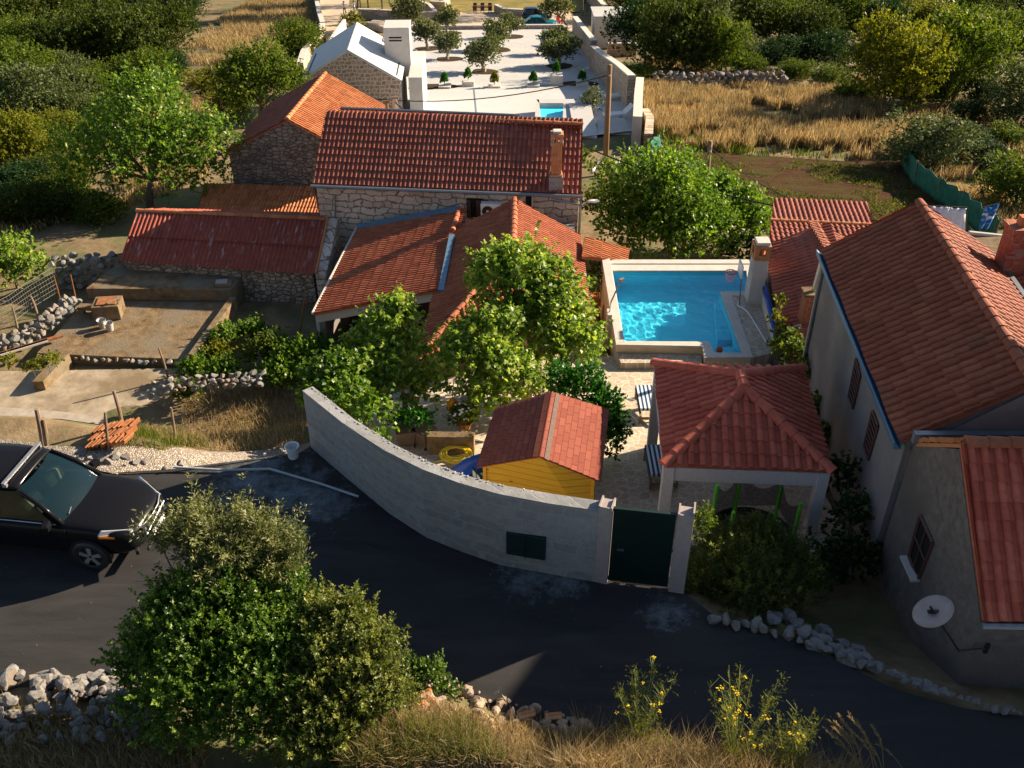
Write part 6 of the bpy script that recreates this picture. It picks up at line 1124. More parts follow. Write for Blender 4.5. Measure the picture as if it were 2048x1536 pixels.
wg = MB(); a = e_rf+ax*-.3; wg.box((e_r.x+.75, e_r.y+3.4, -9.3), (.9, 6.0, 3.2), hd-math.pi/2); wg.build('wing', M['white'], WH)
skl = e_rf-half*.35; MB().box(skl+Vector((0, -.5, .2)), (1.0, .7, .35), hd).build('skylight', M['white'], WH)
# court walls
def box_wall(name, lab, cat, px, h, th, mat, cap=None, top=None):
    pts = [on(G(u, v)) for u, v in px]; T = thing(name, lab, cat, pts[0]); mb = MB(); cp = MB()
    hs = h if isinstance(h, list) else [h]*len(pts)
    for i in range(len(pts)-1):
        a, b = pts[i], pts[i+1]; d = (b-a).normalized(); n_ = Vector((-d.y, d.x, 0)).normalized()*th; a2, b2 = a+Vector((0, 0, hs[i])), b+Vector((0, 0, hs[i+1])); dn_ = Vector((0, 0, -.6))
        mb.hexa([a+dn_, b+dn_, b+n_+dn_, a+n_+dn_], [a2, b2, b2+n_, a2+n_])
        if cap: e_ = n_*.06; cp.hexa([a2-e_, b2-e_, b2+n_+e_, a2+n_+e_], [x+Vector((0, 0, .09)) for x in (a2-e_, b2-e_, b2+n_+e_, a2+n_+e_)])
    mb.build('wall', M[mat], T)
    if cap: cp.build('coping', M[cap], T)
    return T
box_wall('court_wall', 'tall pale stone wall along the right side of the white court, by the utility pole', 'stone wall', [(1190, 137), (1212, 160), (1240, 185), (1266, 215)][::-1], [2.2, 2.1, 2.0, 1.9], .5, 'court_wall', 'coping')
box_wall('court_wall', 'white-topped curved wall end at the front right corner of the court', 'stone wall', [(1268, 213), (1264, 250), (1262, 288)][::-1], [1.7, 2.0, 2.1], -.55, 'coping', None)
box_wall('court_wall', 'tall pale stone wall beside the white utility hut', 'stone wall', [(1153, 72), (1170, 97), (1192, 128)][::-1], 2.0, .5, 'court_wall', 'coping')
box_wall('court_wall', 'pale stone wall on the outer bend beside the dry field', 'stone wall', [(1280, 240), (1290, 260), (1286, 300)][::-1], [1.0, .9, .8], -.5, 'court_wall')
box_wall('lane_wall', 'stone wall on the left side of the lane, up to the photo top', 'stone wall', [(625, -20), (636, 42), (643, 66)], 1.1, .5, 'court_wall', 'coping')
box_wall('lane_wall', 'nearer stone wall left of the white house roof', 'stone wall', [(643, 72), (606, 132), (598, 160)], 1.3, .5, 'court_wall', 'coping')
box_wall('lane_wall', 'pale low wall between lane and white house', 'stone wall', [(688, 60), (668, 90), (655, 115)], 1.2, .3, 'coping')
for lab, px, h in (('long low curved stone wall under the pines', [(716, 36), (750, 37), (800, 40), (840, 43), (876, 41)], 1.0), ('short end of the low curved stone wall under the pines', [(876, 40), (862, 24), (835, 14)], 1.0), ('low curved stone wall further back at the top of the photo', [(860, 22), (890, 24), (901, 16), (893, 5)], 1.2), ('low stone wall left of the parked cars', [(988, 24), (1005, 33), (1055, 36)], .9)): box_wall('low_wall', lab, 'low wall', px, h, .45, 'court_wall', 'coping')
box_wall('kerb_wall', 'thin pale kerb wall between gravel court and drive', 'low wall', [(733, 52), (765, 62), (800, 61), (903, 60), (1000, 59), (1128, 58)], .4, .3, 'court_wall', 'coping'); box_wall('kerb_wall', 'low stone edge at the right rear corner of the gravel court', 'low wall', [(1128, 58), (1152, 78), (1166, 100)][::-1], .5, .3, 'court_wall')
box_wall('hut_wall', 'low garden wall below the utility hut', 'low wall', [(1214, 110), (1245, 110), (1272, 110)], 1.0, .3, 'court_wall', 'coping'); box_wall('lane_wall', 'stone wall climbing behind the utility hut at the top of the photo', 'stone wall', [(1172, -15), (1190, 10), (1218, 45)][::-1], 1.6, .6, 'court_wall', 'coping')
# utility hut
b = on(G(1190, 94)); m_ = pxm(b); T = thing('utility_hut', 'small white flat-roofed utility hut behind the court wall', 'hut', b); c = b+Vector((1.1, 2.1, 0)); MB().box(c+Vector((.6, 0, 1.2)), (3.7, 3.6, 3.2), .02).build('wall', M['white'], T); MB().box(c+Vector((.6, 0, 2.86)), (3.95, 3.85, .14), .02).build('roof', M['plaza'], T); W_ = MB().box(c+Vector((.9, -1.84, 1.35)), (.72, .08, .72), .02).build('window', M['plastic_w'], T); MB().box(c+Vector((.9, -1.885, 1.35)), (.5, .03, .5), .02).build('pane', M['glass'], W_); MB().box(c+Vector((1.9, -2.1, .25)), (.8, .4, .6), .02).build('condenser', M['black'], T)
# raised pool block, benches
WP = thing('swimming_pool', 'small bright blue pool in the white plaza, next to white stepped blocks', 'swimming pool', on(G(1100, 240))); 
def blk(px, zt, hh, nm, mat, par, **k): pts = [P(u, v, zt) for u, v in px]; return MB().prism([(p.x, p.y) for p in pts], zt-hh, zt).build(nm, M[mat], par, **k)
zp = g(0, 62)+.06
blk([(1068, 262), (1072, 199), (1078, 199), (1084, 262)], zp+.25, .9, 'coping', 'plaza', WP); blk([(1072, 198), (1150, 198), (1150, 206), (1078, 206)], zp+.25, .9, 'coping', 'plaza', WP); blk([(1080, 264), (1078, 206), (1128, 206), (1126, 264)], zp-.05, .05, 'water', 'basin', WP)
BK = thing('white_block', 'large white stepped concrete block beside the plaza pool', 'block', on(G(1160, 270))); blk([(1124, 266), (1127, 206), (1134, 206), (1150, 206), (1181, 206), (1192, 255), (1194, 275)], zp+.5, 2.6, 'upper_block', 'plaza', BK); blk([(1196, 267), (1194, 237), (1248, 235), (1262, 262), (1261, 268)], zp+.25, 2.4, 'lower_block', 'plaza', BK); blk([(1135, 250), (1132, 210), (1138, 210), (1146, 250)], zp+.515, .02, 'water_channel', 'glass', BK); 
a = PY(1168, 322, 53); b = PY(1262, 322, 53.2); MB().prism([(a.x-6, a.y), (b.x, b.y), (b.x, b.y+6), (a.x-6, a.y+6)], -11, zp-1.95).build('stone_base', M['rubble_dark'], BK)
b_ = on(G(1186, 232)); plant('olive_tree', 'loose young olive tree between the white blocks and the utility pole', 'tree', b_, [pb(1180, 200, b_.y, 17), pb(1195, 208, b_.y, 16), pb(1170, 212, b_.y, 14), pb(1190, 190, b_.y, 10)], 'oliv2', 300, 9, .3, .12, .4, .05, seed=120, bark='barkpale', shell=.2)
for i, (u, v, lab) in enumerate(((1235, 200, 'white sun lounger with raised back against the court wall, the farther one'), (1235, 238, 'white sun lounger against the court wall, the nearer one'))):
    q = on(G(u, v), .05); T = thing('sun_lounger', lab, 'sun lounger', q); z = .25; MB().box(q+Vector((-.3, 0, .3)), (1.3, .65, .10), z).build('seat', M['plastic_w'], T); MB().box(q+Vector((.68, .24, .55)), (.85, .65, .08), z, 0, -.75).build('backrest', M['plastic_w'], T)
    for x in (-.8, .2): MB().box(q+Vector((x, x*.25, .12)), (.06, .6, .26), z).build('leg', M['metal'], T)
# olive trees in their beds
for i, (u, v, h, w_, k_, lab) in enumerate(((854, 98, 46, 40, 'court1', 'olive tree nearest the white chimney block'), (895, 119, 44, 36, 'court2', 'olive tree with a twisted thick trunk, second row of the court'), (965, 144, 54, 52, 'court2', 'bushy round olive with the thickest trunk, at the front of the court'), (894, 66, 40, 34, 'court1', 'small olive at the back of the gravel court, left of the middle'), (993, 100, 46, 44, 'court1', 'grey olive in the middle of the gravel court'), (1020, 74, 38, 32, 'court2', 'small olive at the back right of the grey one'), (1116, 133, 48, 56, 'court2', 'wide olive at the right of the court, the nearer of two'), (1110, 108, 42, 42, 'court1', 'olive at the right of the court, the one behind'), (821, 54, 46, 42, 'court2', 'tall olive at the rear left corner by the drive'))):
    b = on(G(u, v)); m_ = pxm(b); put(k_, 'olive_tree', lab, 'tree', b, h*m_*1.1, w_*m_*1.3, 'olive trees of the white court', i*1.3)
    if i != 8: q = [b+Vector((math.cos(t)*25*m_*(1+.12*math.sin(3*t+i))+3*m_, math.sin(t)*1.75*(1+.15*math.sin(2*t+i)), 0)) for t in np.linspace(0, 2*math.pi, 21)[:-1]]; tag(MB().prism([(p.x, p.y) for p in q], lambda p: g(p[0], p[1])-.05, lambda p: g(p[0], p[1])+.05).build('planting_bed', M['mulch']), kind='structure')
for u, v, w_ in ((870, 174, 46), (1160, 168, 36), (1112, 108, 20)): b = on(G(u, v)); m_ = pxm(b); q = [b+Vector((math.cos(t)*w_*m_, math.sin(t)*1.2, 0)) for t in np.linspace(0, 2*math.pi, 21)[:-1]]; tag(MB().prism([(p.x, p.y) for p in q], lambda p: g(p[0], p[1])-.05, lambda p: g(p[0], p[1])+.055).build('planting_bed', M['mulch']), kind='structure')
for i, (u, v, hb, lab) in enumerate(((889, 174, .12, 'cypress ball next to the dark bed at the left end of the row'), (936, 170, .35, 'cypress ball standing in the second white planter from the left'), (989, 173, .12, 'browner cypress ball in the third planter from the left'), (1067, 172, .15, 'cypress ball in the fourth planter, left of the tallest box'), (1113, 168, .75, 'cypress ball in the tallest white box'), (1165, 170, .2, 'cypress ball at the right end of the row, before the dark bed'))):
    b = on(G(u, v+4)); m_ = pxm(b); T = thing('planter', 'white square planter box under the '+lab.split(' in ')[0].split(' next')[0].split(' standing')[0].split(' at ')[0]+[' by the left dark bed', ', second from the left', ' that is browner', ', fourth from the left', ', the tallest box', ' at the right end'][i], 'planter', b); MB().box(b+Vector((0, .45, hb/2)), (.95, .95, hb+.1)).build('box', M['white'], T, bevel=.01)
    S = thing('cypress_shrub', lab, 'shrub', b+Vector((0, .45, hb)), 'clipped shrubs in the white planters'); V, F, rn = leaf_arrays([(0, 0, .42, .27, .27, .36), (0, 0, .70, .16, .16, .26)], 420, 8, .12, .12, .5, 1.0, 130+i, .3); link_mesh('foliage', np_mesh('foliage', V, F, rn), LM['yel' if i == 2 else 'citrus'], S); MB().tube([b+Vector((0, .45, hb)), b+Vector((0, .45, hb+.5))], .03, 5).build('stem', M['bark'], S)
b_ = on(G(705, 50)); plant('bush', 'orange-leaved bush at the corner of the lane by the two people', 'bush', b_, [pb(700, 40, b_.y, 14), pb(715, 46, b_.y, 14), pb(690, 46, b_.y, 10)], 'yel', 200, 8, .4, .2, .6, .05, seed=140)
b_ = on(G(1135, 50)); plant('olive_tree', 'wide olive tree beside the parked cars', 'tree', b_, [pb(1115, 22, b_.y, 22), pb(1100, 16, b_.y, 16), pb(1130, 20, b_.y, 16), pb(1090, 24, b_.y, 12)], 'oliv2', 500, 8, .5, .22, .5, .12, seed=141, shell=.4)
for i, (u, v) in enumerate(((725, 30), (737, 27), (764, 26), (766, 28), (797, 27), (809, 28), (848, 33), (780, 8), (880, 6), (815, 4), (1165, 30), (1175, 22), (835, 8))): b = on(G(u, v)); T = put('pine1', 'pine_tree', 'slim dark pine trunk in the grove at the top of the photo', 'tree', b, 11+(i % 3), 5.5, 'pines at the top of the photo', i*1.7)
# picnic table and chairs, red chairs
q = on(G(965, 25)); T = thing('picnic_table', 'dark picnic table on the drive at the top of the photo', 'table', q); MB().box(q+Vector((0, 0, .75)), (2.6, 1.0, .07)).build('top', M['shutter'], T)
for x in (-1, 1):
    for y in (-.35, .35): MB().box(q+Vector((x, y, .36)), (.08, .08, .74)).build('leg', M['shutter'], T)
def chair(u, v, dx, lab, col, group, rz):
    b = on(G(u, v))+Vector((dx, 0, 0)); T = thing('chair', lab, 'chair', b, group); Rz = Matrix.Rotation(rz, 3, 'Z'); MB().box(b+Vector((0, 0, .45)), (.5, .5, .06), rz).build('seat', M[col], T); MB().box(b+Rz @ Vector((0, .24, .75)), (.5, .05, .5), rz).build('backrest', M[col], T)
    for x in (-.2, .2):
        for y in (-.2, .2): MB().box(b+Rz @ Vector((x, y, .22)), (.05, .05, .44), rz).build('leg', M[col], T)
for i, dx in enumerate((-1.0, 0, 1.0)): chair(965, 27, dx, 'dark chair on the near side of the picnic table', 'shutter', 'chairs at the picnic table', math.pi)
for i, dx in enumerate((-1.0, 0, 1.0)): chair(965, 22, dx, 'dark chair on the far side of the picnic table', 'shutter', 'chairs at the picnic table', 0)
MATS['redp'] = mplain('red_plastic', (.45, .02, .02), .5, .4); M['redp'] = MATS['redp']
chair(1118, 50, 0, 'red plastic chair right of the teal car, the left one', 'redp', 'red chairs by the cars', .6); chair(1124, 49, 0, 'red plastic chair right of the teal car, the right one', 'redp', 'red chairs by the cars', -.6)
# ------------------------------------------------------------------ cars
def car(name, label, loc, rz, Lc, Wc, Hc, paint, hatch=.5, glassm='glass', detail=True):
    """x forward, origin under the middle of the car"""
    T = thing(name, label, 'car', loc, None, rz); o0 = ROOT[T.name]
    def B(mb, nm, mat, par=T, smooth=False, sub=0, **k):
        mb.v = [(p[0]+o0.x, p[1]+o0.y, p[2]+o0.z) for p in mb.v]; o = mb.build(nm, mat, par, smooth=smooth, **k)
        if sub: s = o.modifiers.new('sub', 'SUBSURF'); s.levels = s.render_levels = sub
        return o
    h = Wc/2; belt = Hc*.60; hood = Hc*.60; wr = Hc*.21
    S = [(-.50, .40, .34, .80), (-.485, .26, .50, .93), (-.44, .22, .585, .98), (-.30, .20, .60, 1.0), (0, .19, .60, 1.0), (.16, .19, .605, 1.0), (.24, .19, .605, 1.0), (.33, .20, .600, .985), (.41, .21, .565, .94), (.465, .24, .515, .83), (.500, .28, .43, .62)]
    vs = []; fs = []; k = 13
    for x, zb, zt, w_ in S:
        w2 = h*w_; zb *= Hc*.8; zt *= Hc; prof = [(-w2*.80, zb), (-w2*.97, zb+.06*Hc), (-w2, zb+(zt-zb)*.45), (-w2*.985, zt-.10*Hc), (-w2*.93, zt-.025*Hc), (-w2*.75, zt), (0, zt+.018*Hc)]
        prof = prof+[(-a, b) for a, b in prof[-2::-1]]; vs += [(x*Lc, a, b) for a, b in prof]
    n = len(S); fs = [(i*k+j, i*k+j+1, (i+1)*k+j+1, (i+1)*k+j) for i in range(n-1) for j in range(k-1)]+[((i+1)*k, (i+1)*k+k-1, i*k+k-1, i*k) for i in range(n-1)]+[tuple(range(k-1, -1, -1)), tuple((n-1)*k+j for j in range(k))]
    mb = MB().add(vs, fs); B(mb, 'body', paint, smooth=True, sub=2)
    # cabin: roof shell, pillars and glass
    xr0, xr1, xw, xb = -.40+.12*hatch, .02, .205, -.47+.05*hatch
    zb = Hc*.60; zt = Hc*.985; wb = h*.90; wt = h*.70; q = lambda x, y, z: (x*Lc, y, z)
    rows = [(xb, wb*.94, zb-.02), (xr0, wt*.95, zt-.05*Hc), (xr0+.08, wt, zt-.01), (-.12, wt*1.02, zt+.012), (xr1-.03, wt*.99, zt-.005), (xr1, wt*.96, zt-.03*Hc), (xw, wb*.93, zb)]
    gl = MB(); f_ = []
    for x, w_, z in rows: gl.v += [q(x, -w_, z), q(x, w_, z)]
    fr = MB(); rt = [r for r in rows[1:6]]
    base = 0
    for x, w_, z in rt: fr.v += [q(x, -w_, z-.03), q(x, -w_*.92, z+.012), q(x, 0, z+.028), q(x, w_*.92, z+.012), q(x, w_, z-.03)]
    fr.f = [(i*5+j, i*5+j+1, i*5+j+6, i*5+j+5) for i in range(4) for j in range(4)]; ro = B(fr, 'roof', paint, smooth=True, sub=1); sd_ = ro.modifiers.new('t', 'SOLIDIFY'); sd_.thickness = .03
    ws = MB(); nu, nv = 10, 8
    for iv in range(nv+1):
        tv = iv/nv; x_ = xw+(xr1-xw)*tv+.010*math.sin(math.pi*tv); w_ = wb*.90+(wt*.93-wb*.90)*tv; z_ = zb+(zt-.035*Hc-zb)*tv+.015*math.sin(math.pi*tv)
        for iu in range(nu+1): s_ = iu/nu*2-1; ws.v.append(q(x_-.028*s_*s_*(1-.3*tv)+.012, s_*w_, z_))
    ws.f = [(iv*(nu+1)+iu, iv*(nu+1)+iu+1, (iv+1)*(nu+1)+iu+1, (iv+1)*(nu+1)+iu) for iv in range(nv) for iu in range(nu)]; B(ws, 'windscreen', M[glassm], smooth=True)
    bw = MB().add([q(xb, wb*.88, zb), q(xb, -wb*.88, zb), q(xr0, -wt*.9, zt-.06*Hc), q(xr0, wt*.9, zt-.06*Hc)], [(0, 1, 2, 3)]); B(bw, 'rear_window', M[glassm])
    for s in (-1, 1):
        b0, b1 = (xb+.03, wb), (xw-.02, wb)
        t0, t1 = (xr0+.02, wt*1.0), (xr1-.012, wt*.99); m0 = (-.10, wb); mt = (-.115, wt*1.02)
        for (p, p2, t, t2) in (((b0[0]+.03, b0[1]*.97), (m0[0]-.012, m0[1]), t0, (mt[0]-.012, mt[1])), ((m0[0]+.012, m0[1]), (b1[0]-.03, b1[1]*.985), (mt[0]+.012, mt[1]), t1)):
            f = [q(p[0], s*p[1], zb+.01), q(p2[0], s*p2[1], zb+.01), q(t2[0], s*t2[1], zt-.055*Hc), q(t[0], s*t[1], zt-.06*Hc)]; B(MB().add(f, [(0, 1, 2, 3) if s < 0 else (3, 2, 1, 0)]), 'side_window', M[glassm])
        for pts_, r_ in (([q(xw-.008, s*wb*.95, zb-.02), q((xw+xr1)/2-.004, s*(wb+wt)/2*.965, (zb+zt)/2+.01), q(xr1-.004, s*wt*.97, zt-.04*Hc)], .045), ([q(xb, s*wb*.93, zb-.02), q(xr0+.01, s*wt*.95, zt-.06*Hc)], .06), ([q(-.10, s*wb*1.0, zb-.02), q(-.115, s*wt*1.02, zt-.05*Hc)], .03)): B(MB().tube(pts_, r_, 8), 'pillar', paint, smooth=True)
        B(MB().box(((xw-.055)*Lc, s*(h+.06), zb+.06), (.14, .2, .14), -s*.25), 'wing_mirror', paint, bevel=.03)
        for xx in (-.305, .295):
            c = (xx*Lc, s*(h-.10), wr); wv = []; wf = []; nn = 24
            rim = [(wr*.62, .115), (wr*.70, .13), (wr*.97, .12), (wr, .08), (wr, -.08), (wr*.9, -.11)]
            ty = MB(); vs = [(c[0]+r_*math.cos(2*math.pi*j/nn), c[1]+s*y, c[2]+r_*math.sin(2*math.pi*j/nn)) for r_, y in rim for j in range(nn)]; ty.add(vs, [(i*nn+j, i*nn+(j+1) % nn, (i+1)*nn+(j+1) % nn, (i+1)*nn+j) for i in range(len(rim)-1) for j in range(nn)]); W_ = B(ty, 'wheel', M['black'], smooth=True)
            rm = MB(); rm.add([(c[0]+wr*.66*math.cos(2*math.pi*j/nn), c[1]+s*.06, c[2]+wr*.66*math.sin(2*math.pi*j/nn)) for j in range(nn)], [tuple(range(nn))]); B(rm, 'hub_disc', M['dark'], W_)
            sp_ = MB()
            for j in range(5):
                t = 2*math.pi*j/5+.3; a = Vector((math.cos(t), 0, math.sin(t))); b = Vector((-math.sin(t), 0, math.cos(t))); o_ = Vector((c[0], c[1]+s*.115, c[2])); sp_.hexa([o_+a*wr*.08-b*wr*.09, o_+a*wr*.66-b*wr*.13, o_+a*wr*.66+b*wr*.13, o_+a*wr*.08+b*wr*.09], [x-Vector((0, s*.03, 0)) for x in (o_+a*wr*.08-b*wr*.09, o_+a*wr*.66-b*wr*.13, o_+a*wr*.66+b*wr*.13, o_+a*wr*.08+b*wr*.09)])
            B(sp_, 'rim', M['alloy'], W_)
            ar = MB(); ar.add([(c[0]+wr*1.16*math.cos(t), s*(h*.995), c[2]+wr*1.16*math.sin(t)) for t in np.linspace(-.3, math.pi+.3, 17)]+[(c[0]+wr*1.16*math.cos(t), s*(h*1.006), c[2]+wr*1.16*math.sin(t)) for t in np.linspace(-.3, math.pi+.3, 17)], [tuple(range(16, -1, -1)) if s < 0 else tuple(range(17)), tuple(range(17, 34)) if s < 0 else tuple(range(33, 16, -1))]+[(j, j+1, 18+j, 17+j) for j in range(16)]); B(ar, 'wheel_arch', M['dark'])
        # lamps
        L_ = Lc; f = [(.352*L_, s*h*.975, .515*Hc), (.476*L_, s*h*.66, .43*Hc), (.466*L_, s*h*.60, .50*Hc), (.365*L_, s*h*.905, .572*Hc)]; nrm = Vector((.6, s*.5, .35)).normalized()*.03; hl = B(MB().hexa([Vector(x)-nrm*1.2 for x in f], [Vector(x)+nrm for x in f]), 'headlight', M['lamp'], bevel=.012)
        f2 = [(.355*L_, s*h*.98, .49*Hc), (.41*L_, s*h*.875, .455*Hc), (.41*L_, s*h*.87, .475*Hc), (.356*L_, s*h*.975, .515*Hc)]; B(MB().hexa([Vector(x)-nrm for x in f2], [Vector(x)+nrm*1.1 for x in f2]), 'indicator', M['amber'], hl)
        B(MB().box((-.482*Lc, s*h*.72, .48*Hc), (.06, .26, .2)), 'tail_light', M['redp'], bevel=.02)
        if detail: B(MB().box((.468*Lc, s*h*.64, .235*Hc), (.06, .30, .10), -s*.55), 'fog_lamp', M['black'], bevel=.01)
    B(MB().box((.492*Lc, 0, .41*Hc), (.05, h*.95, .16*Hc/1.6)), 'grille', M['black'], bevel=.01); B(MB().box((.515*Lc, 0, .30*Hc), (.02, .46, .11)), 'number_plate', M['plastic_w'])
    if detail:
        gr = MB()
        for k_ in range(6): gr.box((.506*Lc, (-.36+.144*k_)*h*1.2, .41*Hc), (.012, .03, .13))
        gr.tube([(.508*Lc, -h*.45, .36*Hc), (.512*Lc, h*.45, .455*Hc)], .012, 4); B(gr, 'grille_bars', M['alloy']); B(MB().tube([(.478*Lc, -h*.62, .475*Hc), (.499*Lc, -h*.3, .47*Hc), (.503*Lc, 0, .468*Hc), (.499*Lc, h*.3, .47*Hc), (.478*Lc, h*.62, .475*Hc)], .014, 6), 'chrome_strip', M['alloy'], smooth=True)
        B(MB().box((-.03*Lc, 0, Hc*1.035), (.06, wt*2.1, .035)).box((-.03*Lc, -wt*.98, Hc*1.0), (.08, .05, .06)).box((-.03*Lc, wt*.98, Hc*1.0), (.08, .05, .06)), 'roof_bar', M['alloy'])
        B(MB().box((-.03*Lc-.95, 0, Hc*1.035), (.06, wt*2.1, .035)), 'roof_bar', M['alloy'])
        B(MB().box((.0*Lc-.42, 0, Hc*1.003), (.62, wt*1.35, .02)), 'sunroof', M['glass'], bevel=.008)
        B(MB().box((.512*Lc, 0, .20*Hc), (.05, h*1.2, .08)), 'lower_grille', M['black'], bevel=.02)
        B(MB().tube([(.215*Lc, -h*.985, zb-.05), (.20*Lc, -h*1.0, .3*Hc), (.19*Lc, -h*.985, .18*Hc)], .008, 4), 'door_gap', M['dark']); B(MB().tube([(-.105*Lc, -h*.99, zb-.03), (-.105*Lc, -h*1.003, .3*Hc), (-.11*Lc, -h*.985, .18*Hc)], .008, 4), 'door_gap', M['dark'])
        for xx in (.12, -.2): B(MB().box((xx*Lc, -h*1.01, .50*Hc), (.22, .03, .035)), 'door_handle', paint, bevel=.008)
        wp = MB(); wp.tube([((xw-.005)*Lc, -h*.60, zb+.045), ((xw-.028)*Lc, -h*.1, zb+.09)], .012, 4); wp.tube([((xw-.005)*Lc, h*.1, zb+.05), ((xw-.03)*Lc, h*.62, zb+.09)], .012, 4); B(wp, 'wiper', M['black'])
        B(MB().tube([((xb+.04)*Lc, -h*.94, zb+.012), ((xw-.03)*Lc, -h*.925, zb+.012)], .012, 4), 'window_trim', M['alloy'])
        for s in (-1, 1): B(MB().box((.02*Lc, s*.36, zb-.04), (.22, .48, .5), 0, 0, -.25), 'seat', M['cream'], bevel=.06)
        B(MB().box((xw*Lc-.55, -.35, zb+.0), (.04, .34, .3), 0, 0, -.5), 'steering_wheel', M['black'], bevel=.02)
    return T
M['alloy'] = mplain('alloy', (.36, .37, .39), .5, .5, .7); M['amber'] = mplain('amber_lens', (.75, .22, .01), .2, .5); M['cream'] = mplain('cream_leather', (.55, .46, .30), .6, .3)
M['lamp'] = mplain('lamp_lens', (.50, .54, .58), .12, .6, .3)
def mpaint(name, c):
    m, t, b = nodes(name, .16, .12); b.inputs['Base Color'].default_value = rgb(c); return m
gm, t, b = nodes('car_glass', .04, .6); b.inputs['Base Color'].default_value = rgb((.004, .014, .018)); tt = N(t, 'ShaderNodeBsdfTransparent'); tt.inputs[0].default_value = rgb((.35, .5, .5)); mx = N(t, 'ShaderNodeMixShader'); mx.inputs[0].default_value = .2
t.links.new(b.outputs[0], mx.inputs[1]); t.links.new(tt.outputs[0], mx.inputs[2]); t.links.new(mx.outputs[0], t.nodes['Material Output'].inputs[0]); M['car_glass'] = gm
car('parked_car', 'black sport utility car with a silver roof bar, cut by the left edge', (-8.62, 13.42, 0), R(-8), 4.25, 1.62, 1.62, mpaint('black_paint', (.008, .008, .010)), .5, 'car_glass')
q = on(G(1080, 55)); car('parked_car', 'teal hatchback parked in front of the darker car at the top', q, R(2), 4.0, 1.65, 1.3, mpaint('teal_paint', (.01, .16, .20)), .9, detail=False)
q = on(G(1073, 40)); car('parked_car', 'dark blue-grey hatchback parked behind the teal car', q, R(2), 3.8, 1.65, 1.5, mpaint('slate_paint', (.02, .05, .07)), .2, detail=False)
# ------------------------------------------------------------------ people on the lane
def person(u, v, lab, rz, arm, shirt, legs):
    b = on(G(u, v), .02); T = thing('person', lab, 'person', b, None, rz)
    J = [(0, 0, .95), (0, 0, 1.15), (0, 0, 1.40), (0, 0, 1.52), (0, -.02, 1.66), (.10, 0, .90), (.11, -.01, .48), (.11, .02, .08), (.11, -.12, .03), (-.10, 0, .90), (-.13, .05, .48), (-.14, .02, .08), (-.14, -.12, .03), (.20, 0, 1.38), (.27, -.02, 1.12), (.22, -.14, .92), (-.20, 0, 1.38)]+([(-.30, -.10, 1.42), (-.14, -.12, 1.62)] if arm else [(-.28, .0, 1.12), (-.26, -.12, .90)])
    E = [(0, 1), (1, 2), (2, 3), (3, 4), (0, 5), (5, 6), (6, 7), (7, 8), (0, 9), (9, 10), (10, 11), (11, 12), (2, 13), (13, 14), (14, 15), (2, 16), (16, 17), (17, 18)]
    rad = [.14, .13, .14, .055, .105, .09, .06, .042, .035, .09, .06, .042, .035, .055, .042, .035, .055, .042, .035]
    me = bpy.data.meshes.new('body'); me.from_pydata(J, E, []); o = bpy.data.objects.new('body', me); COL.objects.link(o); sk = o.modifiers.new('skin', 'SKIN')
    for i, r_ in enumerate(rad): me.skin_vertices[0].data[i].radius = (r_, r_*.85)
    me.skin_vertices[0].data[0].use_root = True; o.modifiers.new('s', 'SUBSURF').levels = 2; dg = bpy.context.evaluated_depsgraph_get(); m2 = bpy.data.meshes.new_from_object(o.evaluated_get(dg)); bpy.data.objects.remove(o)
    m2.name = 'body'; o = link_mesh('body', m2, [M['skin'], shirt, legs, M['black']], T, smooth=True); o.location = (0, 0, 0)
    for p in m2.polygons:
        c = p.center; p.material_index = 3 if c.z < .09 else 2 if c.z < .96 else 1 if (c.z < 1.46 and not (abs(c.x) > .24 and c.z < 1.2) and not c.y < -.09) else 0
    hs = MB().lathe((b.x, b.y, b.z+1.68), [(.0, .11), (.06, .10), (.105, .05), (.115, -.01), (.11, -.06), (.10, -.08)], 12); hs.v = [(p[0], p[1]+.015, p[2]) for p in hs.v]; hs.build('hair', M['hair'], T, smooth=True); return T
M['skin'] = mplain('skin', (.45, .26, .18), .6, .3); M['hair'] = mplain('dark_hair', (.03, .02, .015), .6, .3)
person(690, 31, 'person in a light blue shirt and dark trousers standing on the lane', .4, True, mplain('blue_shirt', (.40, .48, .58), .8, .2), mplain('navy_cloth', (.02, .025, .05), .8, .2))
person(709, 30, 'person in a white shirt standing by the orange bush', -.5, False, mplain('white_shirt', (.72, .70, .70), .8, .2), mplain('grey_cloth', (.25, .22, .22), .8, .2))
# ------------------------------------------------------------------ poles and cables
def upole(ub, vb, ut, vt, r_, lab, Y=None, mat='pole'):
    b = on(G(ub, vb)) if Y is None else PY(ub, vb, Y); t = PY(ut, vt, b.y); T = thing('utility_pole', lab, 'utility pole', b); MB().tube([b-Vector((0, 0, .5)), t], [r_*1.1, r_*.8], 10).build('shaft', M[mat], T, smooth=True)
    MB().tube([t+Vector((0, -.14, -.5)), t+Vector((0, .14, -.5))], .03, 6).lathe(t+Vector((0, -.16, -.53)), [(.03, 0), (.05, .04), (.03, .10)], 8).build('bracket', M['metal'], T); return b, t
b1_, t1 = upole(1210, 345, 1220, 130, .15, 'tall wooden utility pole standing in front of the white blocks')
b2_, t2 = upole(1411, 378, 1421, 282, .13, 'shorter grey utility pole behind the big walnut tree', None, 'wood')
zt = rr
p3 = PY(1165, 290, 36.5)
def roofpole(u, v0, v1, Y, r_, lab, mat): b = PY(u, v0, Y); t = PY(u-1, v1, Y); T = thing('roof_mast', lab, 'mast', b); MB().tube([b-Vector((0, 0, .4)), t], r_, 8).build('shaft', M[mat], T); MB().box(t, (.3, .06, .08)).build('cross_arm', M['wood'], T); return t
